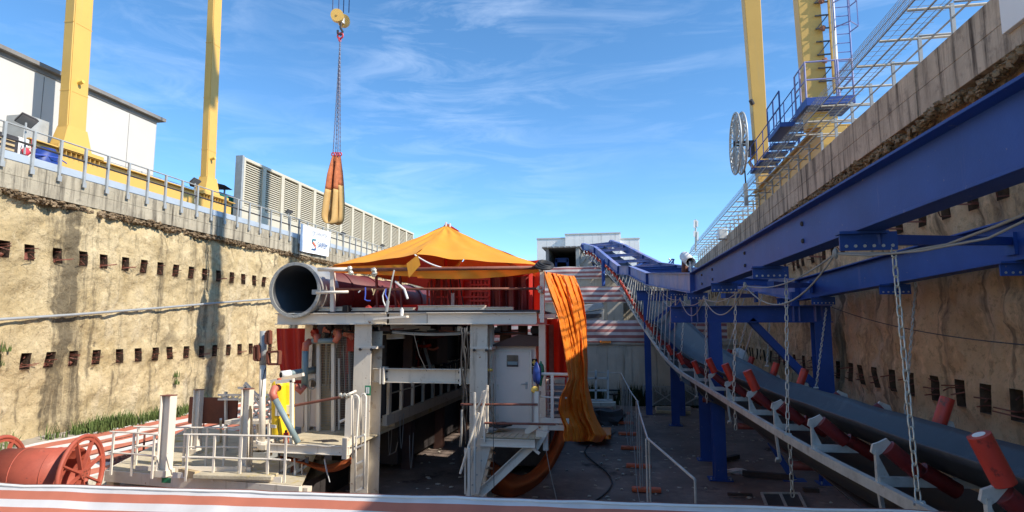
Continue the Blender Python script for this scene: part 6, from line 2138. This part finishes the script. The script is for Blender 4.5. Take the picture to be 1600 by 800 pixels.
# near column, lower right, with its brace
hcol(2.62, 7.3, -2.3, w=.34, label='nearest blue column, cut by the bottom edge under the conveyor')
t_ = thing('column_brace', 'slanting blue brace with a small base plate under the middle of the conveyor', 'brace', at(1242, 750, Z=FLOOR))
a_ = at(1240, 749, Z=FLOOR + .03)
MB().ob(a_, at(1203, 690, Y=a_.y + .1), .16, .16).build('brace_bar', mt['blue'], t_)
MB().bx(a_.x - .3, a_.x + .3, a_.y - .2, a_.y + .2, FLOOR + .006, FLOOR + .03).build('base_plate', mt['blue'], t_)

# ================================================================== the conveyor
RL = [V((2.68, 3.6, -1.62)), V((2.55, 6.2, -1.60)), V((2.33, 9.4, -1.60)), V((2.11, 17.2, -1.60)), V((1.75, 21, -1.42)), V((1.45, 24.5, -1.05)), V((1.2, 27.5, -0.55)), V((0.85, 33.5, 0.25)), V((0.35, 38, 1.35)), V((-0.25, 42, 2.7)), V((-1.0, 46, 3.9)), V((-2.0, 50, 5.1)), V((-3.0, 54, 6.2)), V((-4.2, 58, 6.6))]


def smooth_path(p, n):
    out = []
    m = len(p)
    for i in range(m - 1):
        p0_, p1_, p2_, p3_ = p[max(i - 1, 0)], p[i], p[i + 1], p[min(i + 2, m - 1)]
        for k in range(n):
            t = k / n
            out.append(0.5 * ((2 * p1_) + (p2_ - p0_) * t + (2 * p0_ - 5 * p1_ + 4 * p2_ - p3_) * t * t + (3 * p1_ - p0_ - 3 * p2_ + p3_) * t ** 3))
    out.append(p[-1])
    return out


RLs = smooth_path(RL, 5)


def frame_at(y):
    """origin on the near rail, across vector, along vector"""
    for i in range(len(RLs) - 1):
        if RLs[i].y <= y <= RLs[i + 1].y:
            t = (y - RLs[i].y) / (RLs[i + 1].y - RLs[i].y)
            p = RLs[i].lerp(RLs[i + 1], t)
            d = (RLs[i + 1] - RLs[i]).normalized()
            s = V((d.y, -d.x, 0)).normalized()
            return p, s, d
    return RLs[-1], V((1, 0, 0)), V((0, 1, 0))


CW = 2.25
cv = thing('conveyor', 'long chain hung conveyor with dark blue belt and red rollers rising away', 'conveyor', (3.7, 3.6, -1.6))


def loft(name, prof, mat, y0_, y1_, dy, smooth=True, wob=0.0, kind=None, solid=0):
    """sweep a profile [(across, up), ...] along the conveyor line"""
    n_ = int((y1_ - y0_) / dy)
    vs = []
    for i in range(n_ + 1):
        y = y0_ + (y1_ - y0_) * i / n_
        p, s, d = frame_at(y)
        up_ = s.cross(d).normalized()
        for (a_, h) in prof:
            hh = h(y) if callable(h) else h
            aa = a_(y) if callable(a_) else a_
            vs.append(p + s * aa + V((0, 0, 1)) * hh + (V((0, 0, wob * noise.noise(V((aa * 2, y * .8, 3))))) if wob else V((0, 0, 0))))
    m = len(prof)
    fs_ = []
    for i in range(n_):
        for j in range(m - 1):
            a0_ = i * m + j
            fs_.append((a0_, a0_ + 1, a0_ + m + 1, a0_ + m))
    return MB().add(vs, fs_).build(name, mat, cv, smooth=smooth, solid=solid, kind=kind)


YE = 57.5
box = [(-.035, -.055), (.035, -.055), (.035, .055), (-.035, .055), (-.035, -.055)]
loft('side_rail', box, mt['galv'], 3.7, YE, .4, smooth=False)
loft('side_rail', [(a_ + CW, b_) for a_, b_ in box], mt['galv'], 3.7, YE, .4, smooth=False)
# belt: deep trough, edges carried by the wing rollers
WB = 0.46
cx_ = 0.83


def bw(y):
    return WB


belt_prof = []
for i in range(13):
    t = -1 + 2 * i / 12
    belt_prof.append((cx_ + WB * t, (lambda y, t=t: 0.10 + 0.36 * (abs(t) ** 1.6) + 0.62 * min(1, max(0, (y - 15) / 10)) * (t + 1) / 2)))
loft('carrying_belt', belt_prof, mt['belt'], 3.7, YE, .3, wob=.02, solid=.018)
loft('return_belt', [(0.25, lambda y: -0.42 - .05 * math.sin(y * 1.8)), (0.7, -0.47), (1.2, -0.47), (1.55, lambda y: -0.42 - .05 * math.sin(y * 1.8))], mt['belt_under'], 3.7, YE, .3, solid=.02)
loft('under_sheet', [(0.10, -0.07), (0.16, -0.30), (0.9, -0.36), (1.6, -0.3)], mt['belt_under'], 3.7, 20, .4, solid=.01)

# idler sets
def roller_mesh():
    mb = MB()
    mb.tube([(0, 0, -.19), (0, 0, -.185), (0, 0, .185), (0, 0, .19)], .082, 18)
    return mb


def make_idler(guide):
    """parts of one idler set in local coordinates of the conveyor root, at the origin"""
    return None


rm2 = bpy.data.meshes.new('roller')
rm = bpy.data.meshes.new('roller')
_mb = MB().tube([(0, 0, -.19), (0, 0, -.184), (0, 0, .184), (0, 0, .19)], .082, 18)
rm.from_pydata(_mb.v, [], _mb.f)
rm.materials.append(mt['roller'])
rm.polygons.foreach_set('use_smooth', [len(p.vertices) == 4 for p in rm.polygons])
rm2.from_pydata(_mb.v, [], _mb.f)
rm2.materials.append(mt['roller_shaded'])
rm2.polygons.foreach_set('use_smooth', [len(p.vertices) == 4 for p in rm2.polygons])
capm = bpy.data.meshes.new('roller_cap')
_mb = MB().tube([(0, 0, .1905), (0, 0, .1945)], .045, 14)
capm.from_pydata(_mb.v, [], _mb.f)
capm.materials.append(mt['plaswhite'])
bracket = MB()
bracket.ob((0, .01, .05), (0, .01, .36), .03, .05, up=(0, 1, 0))
bracket.prism([(-.05, 0, .34), (.0, 0, .30), (.06, 0, .34), (.15, 0, .43), (.11, 0, .48), (.03, 0, .44), (-.03, 0, .42)], (0, .035, 0))
bracket.ob((0, .02, .06), (.28, .02, .06), .07, .012)
bracket.prism([(.02, .0, .06), (.13, .0, .06), (.02, .0, .30)], (0, .008, 0))
bm_ = bpy.data.meshes.new('idler_bracket')
bm_.from_pydata(bracket.v, [], bracket.f)
bm_.materials.append(mt['galv'])
barm = bpy.data.meshes.new('idler_cross_bar')
_mb = MB().bx(0, CW, -.03, .03, -.045, .045)
barm.from_pydata(_mb.v, [], _mb.f)
barm.materials.append(mt['galv'])


def put(name, me, loc, rot3, parent=cv):
    o_ = bpy.data.objects.new(name, me)
    COL.objects.link(o_)
    o_.parent = parent
    base = V((0, 0, 0))
    q = parent
    while q is not None:
        base += q.location
        q = q.parent
    o_.matrix_local = Matrix.Translation(V(loc) - base) @ rot3.to_4x4()
    return o_


def dirmat(zdir, ydir):
    z = V(zdir).normalized()
    x = V(ydir).cross(z).normalized()
    y = z.cross(x)
    return Matrix((x, y, z)).transposed()


yi = 5.2
k = 0
while yi < 56:
    p, s, d = frame_at(yi)
    zu = V((0, 0, 1))
    base = Matrix((s, V((d.x, d.y, 0)).normalized(), zu)).transposed()
    far = yi > 24
    put('idler_bracket', bm_, p, base)
    mir = Matrix((-s, V((d.x, d.y, 0)).normalized() * 1, zu)).transposed()
    if not far:
        put('idler_bracket', bm_, p + s * 1.66, mir)
    if yi < 22:
        put('idler_cross_bar', barm, p + V((0, 0, .06)), base)
    # wing rollers under the belt
    wl1 = (s * .60 + zu * -.52).normalized()
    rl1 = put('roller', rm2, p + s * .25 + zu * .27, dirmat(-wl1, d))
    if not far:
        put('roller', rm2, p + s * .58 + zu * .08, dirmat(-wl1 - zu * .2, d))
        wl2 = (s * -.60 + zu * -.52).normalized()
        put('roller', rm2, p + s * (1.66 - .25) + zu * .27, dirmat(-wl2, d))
    # upright guide rollers at the belt edges
    if k == 0 or yi > 11.8:
        lean = (zu * .9 - s * .38).normalized()
        g1 = put('roller', rm, p + s * .05 + zu * (.64 if yi < 17 else .42), dirmat(lean, d))
        if yi < 12:
            put('roller_cap', capm, p + s * .05 + zu * .64, dirmat(lean, d))
    if yi < 21 and (k in (2,) or yi > 12.5):
        lean = (zu * .9 + s * .34).normalized()
        put('roller', rm, p + s * 1.58 + zu * .54, dirmat(lean, d))
    if yi < 20 and k % 2 == 1:
        o_ = MB().ob(p + V((0, 0, -.02)) + s * .0, p + V((0, 0, -.42)) + s * .04, .05, .035).build('return_bracket', mt['galv'], cv)
        MB().ob(p + V((0, 0, -.42)) + s * .03, p + V((0, 0, -.48)) + s * .03 + d * .08, .08, .04).build('return_bracket', mt['galv'], cv)
        MB().tube([p + V((0, 0, -.52)) + s * .2, p + V((0, 0, -.52)) + s * 1.6], .07, 10).build('return_roller', mt['darkred'], cv, smooth=True)
    k += 1
    yi += 1.72 if yi < 11 else (2.2 if yi < 26 else 1.2)

# far hangers: thin rods from the rising beams down to the side rails
hrod = 0
for i in range(34):
    y = 22 + i * 1.05
    p, s, d = frame_at(y)
    q = on(B1, y)
    rod = MB().tube([(q.x, y, q.z - .3), (p.x, y, p.z)], 0.022 if y < 36 else .03, 4).build('hanger_rod', mt['galv'], cv)
    if i % 2 == 0:
        q2 = on(B2, y)
        MB().tube([(q2.x, y, q2.z - .3), p + s * CW], 0.02, 4).build('hanger_rod', mt['galv'], cv)

# chains with links one by one
lm = MB()
lk = []
for i in range(12):
    a = 2 * math.pi * i / 12
    lk.append(V((0.026 * math.cos(a), 0, 0.032 * math.sin(a) + (0.033 if math.sin(a) > 0.01 else -0.033 if math.sin(a) < -0.01 else 0))))
n_ = len(lk)
vs, fs_ = [], []
for i in range(n_):
    t_ = (lk[(i + 1) % n_] - lk[i - 1]).normalized()
    nn = V((0, 1, 0))
    s_ = t_.cross(nn)
    for j in range(5):
        b = 2 * math.pi * j / 5
        vs.append(lk[i] + (nn * math.cos(b) + s_ * math.sin(b)) * 0.0085)
for i in range(n_):
    for j in range(5):
        fs_.append((i * 5 + j, ((i + 1) % n_) * 5 + j, ((i + 1) % n_) * 5 + (j + 1) % 5, i * 5 + (j + 1) % 5))
link_me = bpy.data.meshes.new('link')
link_me.from_pydata([tuple(v) for v in vs], [], fs_)
link_me.materials.append(mt['chain'])
link_me.polygons.foreach_set('use_smooth', [True] * len(link_me.polygons))


def hang_chain(a_, b_, label, tail=0.0, single=True, grp='chains carrying the conveyor', sc=1.0):
    t_ = thing('hanger_chain', label, 'chain', a_, grp)
    pts_ = [a_, b_]
    d = (b_ - a_).normalized()
    L = (b_ - a_).length
    step = 0.108 * sc
    cells = []
    n_ = int(L / step)
    for i in range(n_):
        cells.append((a_ + d * (i + .5) * L / n_, d))
    if tail:
        m_ = int(tail / step)
        for i in range(m_):
            cells.append((b_ + V((0.015, -.03, -(i + .5) * step)), V((0, 0, -1))))
    if single:
        for i, (p, dd) in enumerate(cells):
            side = V((1, 0.3, 0)) if i % 2 else V((-.3, 1, 0))
            mtx = dirmat(dd, side)
            o_ = put('link', link_me, p, mtx, t_)
            o_.scale = (sc, sc, sc)
    else:
        mb = MB()
        for i, (p, dd) in enumerate(cells):
            side = V((1, 0.3, 0)) if i % 2 else V((-.3, 1, 0))
            mtx = dirmat(dd, side)
            mb.add([p + mtx @ (v * 1.0 * sc) for v in vs], fs_)
        mb.build('links', mt['chain'], t_, kind='stuff')
    MB().tube([b_ + V((-.05, 0, .0)), b_ + V((.05, 0, .0))], .022, 6).build('rail_shackle', mt['galv'], t_)
    return t_


# near side: feet of the chains on the near rail
labels = ['largest chain, nearest the viewer, reaching down to the conveyor rail at lower right',
          'second nearest chain on the near rail, with a long loose tail over the steel grate',
          'third chain along the near rail, its loose tail ending beside the blue column',
          'fourth chain along the near rail, just right of where the belt starts to rise',
          'fifth chain along the near rail, the smallest with its own loose tail']
tops = [(1371, 402), (1206, 452), (1124, 470), (1088, 476), (1062, 478)]
feet_ = [(1433, 790), (1232, 686), (1137, 630), (1094, 598), (1068, 574)]
for k, (tp_, ft_) in enumerate(zip(tops, feet_)):
    y_ = hang_y[k]
    a_ = V((on(B1, y_).x + .24, y_, on(B1, y_).z - .48))
    yb = {0: 6.2, 1: 9.7, 2: 13.6, 3: 17.2, 4: 20.8}[k]
    b_ = frame_at(yb)[0] + V((0, 0, .05))
    hang_chain(a_, b_, labels[k], tail=[0.3, .95, .62, .45, .4][k], single=(k < 4), sc=1.0 if k < 3 else 1.0)
labels = ['chain on the far side of the belt, before the bare ochre wall',
          'chain on the far side of the belt hanging in front of the right portal column',
          'chain on the far side of the belt in front of the diagonal blue brace',
          'chain on the far side of the belt in front of the short striped sheet']
for k, ((tx, ty), (fx, fy), ya, yb) in enumerate((((1431, 442), (1414, 650), 13.1, 10.4), ((1291, 482), (1275, 606), 16.7, 14.2), ((1203, 500), (1198, 572), 19.5, 17.6), ((1166, 503), (1151, 560), 21, 20))):
    a_ = at(tx, ty, Y=ya)
    p, s, d = frame_at(yb)
    b_ = at(fx, fy, Y=yb)
    hang_chain(a_, b_, labels[k], single=(k < 2), grp='chains on the far rail')

# swagged cables along the beam
cab = thing('swag_cables', 'pale grey cables swagged from plate to plate under the nearer runway beam', 'cable', (2.3, 7, .9))
pts_ = [at(1660, 338, Y=5.0), at(1600, 345, Y=5.3)] + [at(1305, 396, Y=6.9)]
kp = [(1305, 396, 6.9), (1164, 446, 10.4), (1100, 466, 14.1), (1063, 468, 17.5), (1030, 450, 23), (1003, 440, 29)]
for r_, sg_ in ((.011, .42), (.009, .16)):
    for i in range(len(kp) - 1):
        a_, b_ = at(kp[i][0], kp[i][1], Y=kp[i][2]), at(kp[i + 1][0], kp[i + 1][1], Y=kp[i + 1][2])
        MB().tube(sag(a_, b_, sg_, 16), r_, 6).build('cable', mt['cable'], cab, smooth=True)
MB().tube([at(1640, 318, Y=4.8), at(1560, 352, Y=5.3), at(1480, 382, Y=5.9), at(1400, 396, Y=6.5), at(1305, 396, Y=6.9)], .013, 8).build('cable', mt['cable'], cab, smooth=True)
MB().tube([at(1640, 326, Y=4.8), at(1545, 372, Y=5.3), at(1440, 392, Y=6.1), at(1360, 399, Y=6.6), at(1305, 397, Y=6.9)], .011, 8).build('cable', mt['cable'], cab, smooth=True)
for (x, y, yy) in kp[:4]:
    q = at(x, y, Y=yy)
    MB().blob(q, (.03, .03, .06), 8, 6, .3, x).build('cable_tie', mt['cable'], cab)
tag(MB().tube(sag(at(1300, 480, X=5.3), at(1640, 542, X=5.3), .15, 20), .009, 5).build('wall_wire', mt['cable_dark']), 'thin dark wire slung across the right rock wall', 'wire')

# ================================================================== right side: catch fence on the capping beam
cf = thing('catch_fence', 'scaffold tube catch fence with wire mesh leaning out over the right capping beam', 'fence', (XR, 8, 4.98))
y = 6.4
pr0 = None
k = 0
while y < 48:
    a_ = MB().ob((XR + .1, y, 4.98), (XR + .1, y, 5.52), .05, .05)
    if pr0 is None:
        pst_ = MB().ob((XR + .08, y, 4.98), (XR + .08, y, 5.56), .06, .05).build('upright', mt['rail_grey'], cf)
        br_ = MB().tube([(XR - .62, y, 5.50), (XR + .75, y, 5.50)], .027, 8).build('outrigger', mt['scaff'], cf)
        lo_ = MB().tube([(XR - .28, y + .4, 5.2), (XR + .7, y + .4, 5.2)], .02, 6).build('outrigger', mt['rail_grey'], cf)
        pr0 = y
    else:
        for src in (pst_, br_, lo_):
            c = src.copy()
            COL.objects.link(c)
            c.location.y += y - pr0
    y += 1.18
    k += 1
for (x, z) in ((XR - .6, 5.56), (XR - .35, 5.44), (XR + .08, 5.62), (XR + .08, 5.3), (XR - .5, 5.85)):
    MB().tube([(x, 5.8, z), (x, 48, z)], .018 if z < 5.8 else .011, 5).build('rail_tube', mt['rail_grey'], cf)
nm_ = MB()
for k in range(7):
    t = k / 6
    nm_.tube([(XR - .62 + .2 * t, 5.8, 5.58 + .5 * t), (XR - .62 + .2 * t, 48, 5.58 + .5 * t)], .006, 4)
for k in range(4):
    t = k / 4
    nm_.tube([(XR - .62 + .7 * t, 5.8, 5.54), (XR - .62 + .7 * t, 48, 5.54)], .006, 4)
y = 5.8
while y < 48:
    nm_.ob((XR - .62, y, 5.56), (XR - .42, y, 6.08), .006, .006)
    nm_.ob((XR - .62, y, 5.54), (XR + .08, y, 5.54), .006, .006)
    y += .22 if y < 20 else .4
nm_.build('wire_mesh', mt['net'], cf, kind='stuff')
# mesh far end lies over the coping as a dense net
# top right hut corner
hut = thing('wall_cabinet', 'grey white sheet metal cabinet on top of the right capping beam in the corner', 'cabinet', (XR, 8, 5))
q0, q1 = at(1561, -60, X=XR - .05), at(1566, 50, X=XR - .05)
MB().bx(XR - .08, XR + .5, 6.9, at(1562, 20, X=XR - .08).y, 4.25, 5.6).build('cabinet_body', mt['panel'], hut, bevel=.01)
MB().bx(XR - .095, XR - .081, 8.45, 8.5, 4.62, 4.72).build('handle', mt['dark'], hut)
# camera box and pipe on the far coping
cbx = thing('white_box', 'small white box with a bracket fixed to the right capping beam', 'box', at(1131, 365, X=XR - .1))
q = at(1131, 367, X=XR - .12)
MB().bx(q.x - .3, q.x + .15, q.y - .3, q.y + .3, q.z - .25, q.z + .3).build('box_body', mt['plaswhite'], cbx, bevel=.03)
MB().bx(q.x + .16, q.x + .24, q.y - .8, q.y - .55, q.z - .5, q.z + .15).build('back_plate', mt['rail_grey'], cbx)
MB().tube([q + V((.2, -.7, -.5)), q + V((.25, -.8, -1.0)), q + V((.1, -.6, -1.1))], .03, 6).build('box_cable', mt['cable_dark'], cbx)
ve = thing('vent_pipe', 'fat white vent pipe elbow sticking up behind the kink of the blue beam', 'pipe', at(1075, 410, Y=30))
a_, b_, c_ = at(1070, 401, Y=30.5), at(1079, 410, Y=29.6), at(1072, 420, Y=30)
MB().pipe(b_, a_, .25, .21, 24).build('pipe_mouth', mt['plaswhite'], ve, smooth=True)
MB().blob(a_, (.25, .25, .25), 16, 10, 0).build('pipe_bend', mt['plaswhite'], ve, smooth=True)
MB().tube([a_ - V((0, 0, .1)), at(1070, 440, Y=30.5)], .16, 12).build('pipe_stem', mt['rustplate'], ve, smooth=True)
MB().tube([at(1078, 408, Y=29.7), at(1079, 422, Y=29.7), at(1080, 428, Y=29.7)], .05, 6).build('rag', mt['plaswhite'], ve)
we = thing('wall_pipe', 'white plastic pipe elbow low on the right wall beyond the belt', 'pipe', at(1158, 556, Y=27))
a_, b_ = at(1155, 551, Y=27), at(1162, 560, Y=26.6)
MB().tube([at(1150, 552, Y=27.6), a_, at(1160, 554, Y=26.8), b_, at(1162, 568, Y=26.6)], .2, 14).build('elbow', mt['plaswhite'], we, smooth=True)
MB().tube([at(1166, 556, X=5.4), at(1166, 590, X=5.4)], .05, 6).build('down_pipe', mt['dark'], we)
# antenna mast
am = thing('antenna_mast', 'slim grey antenna mast beyond the right capping beam', 'mast', at(1087, 388, Y=80))
MB().tube([at(1087, 392, Y=80), at(1087, 343, Y=80)], .12, 6).build('mast_tube', mt['rail_grey'], am)
for (x, y0_, y1_) in ((1085, 344, 356), (1089.5, 345, 354), (1090, 362, 376), (1085, 361, 370)):
    MB().ob(at(x, y1_, Y=79.9), at(x, y0_, Y=79.9), .22, .22).build('antenna', mt['plaswhite'], am)
# little tripod lamps beyond the beam
tpd = thing('floodlight_stand', 'small dark floodlight stand on the far edge beyond the blue beams', 'lamp', at(1047, 412, Y=45))
for a_, b_ in (((1043, 414), (1050, 405)), ((1047, 414), (1053, 406)), ((1050, 405), (1054, 406)), ((1052, 416), (1052, 406))):
    MB().ob(at(a_[0], a_[1], Y=45), at(b_[0], b_[1], Y=45), .1, .1).build('stand_bar', mt['blue'], tpd)
MB().tube([at(1045, 404, Y=45), at(1049, 408, Y=45)], .06, 6).build('lamp_head', mt['rail_grey'], tpd)
ba = thing('far_blue_cabin', 'small dark blue cabin roof edge beyond the second runway beam', 'cabin', at(1010, 412, Y=56))
MB().bx(at(998, 412, Y=56).x, at(1021, 412, Y=56).x, 56, 59, 4.3, at(1010, 408, Y=56).z).build('cabin_wall', mt['blue'], ba)
MB().bx(at(996, 412, Y=56).x, at(1023, 412, Y=56).x, 55.8, 59.2, at(1010, 408, Y=56).z, at(1010, 406, Y=56).z).build('cabin_roof', mt['blue_pale'], ba)

# ================================================================== far buildings
cl = thing('clad_building', 'pale ribbed cladding building with three steps in its roofline at the far end', 'building', (-3, 66, 4.3))
for (x0_, x1_, yt_, yy) in ((839, 884, 374, 65), (883, 969, 367, 64.6), (968, 999, 374, 65)):
    a_, b_ = at(x0_, yt_, Y=yy), at(x1_, yt_, Y=yy)
    w_ = MB().bx(a_.x, b_.x, yy, 78, 4.0, a_.z).build('wall', mt['panel'], cl)
    n_ = max(2, int((b_.x - a_.x) / .9))
    for k in range(n_):
        x = a_.x + (b_.x - a_.x) * k / n_
        MB().bx(x + .01, x + (b_.x - a_.x) / n_ - .02, yy - .05, yy - .002, 4.0, a_.z - .1).build('cladding_panel', mt['panel'], w_)
    MB().bx(a_.x - .05, b_.x + .05, yy - .1, 78, a_.z, a_.z + .12).build('parapet_cap', mt['bldg'], w_)
ho = thing('tunnel_housing', 'dark open ended sheet metal housing with a blue frame inside, left of the conveyor head', 'shed', at(877, 424, Y=54))
yh = 53
a_, b_ = at(853, 424, Y=yh), at(905, 387, Y=yh)
MB().bx(a_.x, a_.x + .25, yh, 60, 4.3, b_.z).build('side_wall', mt['roof'], ho)
MB().bx(b_.x - .3, b_.x, yh, 60, 4.3, b_.z).build('side_wall', mt['duct'], ho)
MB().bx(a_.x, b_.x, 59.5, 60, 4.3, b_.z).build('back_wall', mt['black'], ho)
MB().bx(a_.x - .3, b_.x + .1, yh - .3, 60, b_.z, b_.z + .12).build('roof', mt['roof'], ho)
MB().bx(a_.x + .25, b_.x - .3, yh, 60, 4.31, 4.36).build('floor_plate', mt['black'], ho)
for k in range(6):
    x = a_.x + .2 + (b_.x - a_.x - .4) * k / 5
    MB().bx(x - .05, x + .05, yh - .45, yh - .3, b_.z + .0, b_.z + .1).build('roof_rib', mt['rail_grey'], ho)
for p_, q_ in (((869, 424), (869, 405)), ((887, 424), (887, 405)), ((868, 405), (888, 405)), ((868, 408), (888, 408))):
    MB().ob(at(p_[0], p_[1], Y=55), at(q_[0], q_[1], Y=55), .2, .2).build('blue_frame', mt['blue'], ho)
t_ = thing('white_chute', 'white angular chute cover at the foot of the conveyor head', 'chute', at(912, 415, Y=54))
MB().prism([at(906, 423, Y=54), at(909, 402, Y=54), at(918, 400, Y=54), at(926, 414, Y=54), at(926, 423, Y=54)], (0, 2, 0)).build('chute_side', mt['bldg'], t_)
MB().ob(at(903, 414, Y=53.8), at(914, 402, Y=53.8), .25, .3).build('chute_edge', mt['rail_grey'], t_)
t_ = thing('steel_trough', 'crumpled grey steel trough lying on the lower terrace behind the draped tarpaulin', 'trough', at(925, 490, Y=36.5))
MB().prism([at(905, 478, Y=36.5), at(940, 474, Y=36.5), at(943, 480, Y=36.5), at(906, 489, Y=36.5)], (0, 1.5, .1)).build('upper_sheet', mt['rail_grey'], t_)
MB().prism([at(905, 490, Y=36.4), at(943, 484, Y=36.4), at(942, 501, Y=36.4), at(912, 502, Y=36.4)], (0, 1.5, .1)).build('side_sheet', mt['duct'], t_)
MB().prism([at(908, 491, Y=36.3), at(940, 490, Y=36.3), at(940, 495, Y=36.3), at(910, 499, Y=36.3)], (0, .08, 0)).build('slot', mt['dark'], t_)
t_ = thing('rebar_cage', 'thin upright reinforcing bars standing against the middle terrace wall', 'rebar', at(960, 500, Y=41))
for k in range(9):
    MB().tube([at(948 + k * 2.4, 503, Y=41), at(948 + k * 2.4 + random.uniform(-.6, .6), 487, Y=41)], .03, 4).build('bar', mt['rail_grey'], t_)
# buttress on the middle wall
t_ = MB().bx(at(949, 480, Y=40.8).x, at(974, 480, Y=40.8).x, 40.9, 41.95, -.75, 1.7).build('buttress', mt['concrete_p'])
struct(t_)

# litter on the pit floor
mb = MB()
rr = random.Random(5)
for k in range(700):
    x, y = rr.uniform(-13, 5), rr.uniform(9, 34)
    q = rr.uniform(.012, .05)
    mb.blob((x, y, FLOOR + .03), (q * rr.uniform(.8, 2), q, q * .5), 5, 3, .8, k)
tag(mb.build('floor_litter', mt['concrete_p'], kind='stuff'), 'small stones and crumbs scattered over the dark pit floor', 'gravel', kind='stuff')
tag(MB().tube([V((-.9 + .5 * math.sin(k * .5), 15 + k * .7, FLOOR + .05)) for k in range(16)], .022, 6).build('floor_hose', mt['cable_dark'], smooth=True), 'thin black hose snaking over the floor beside the orange feet', 'hose')
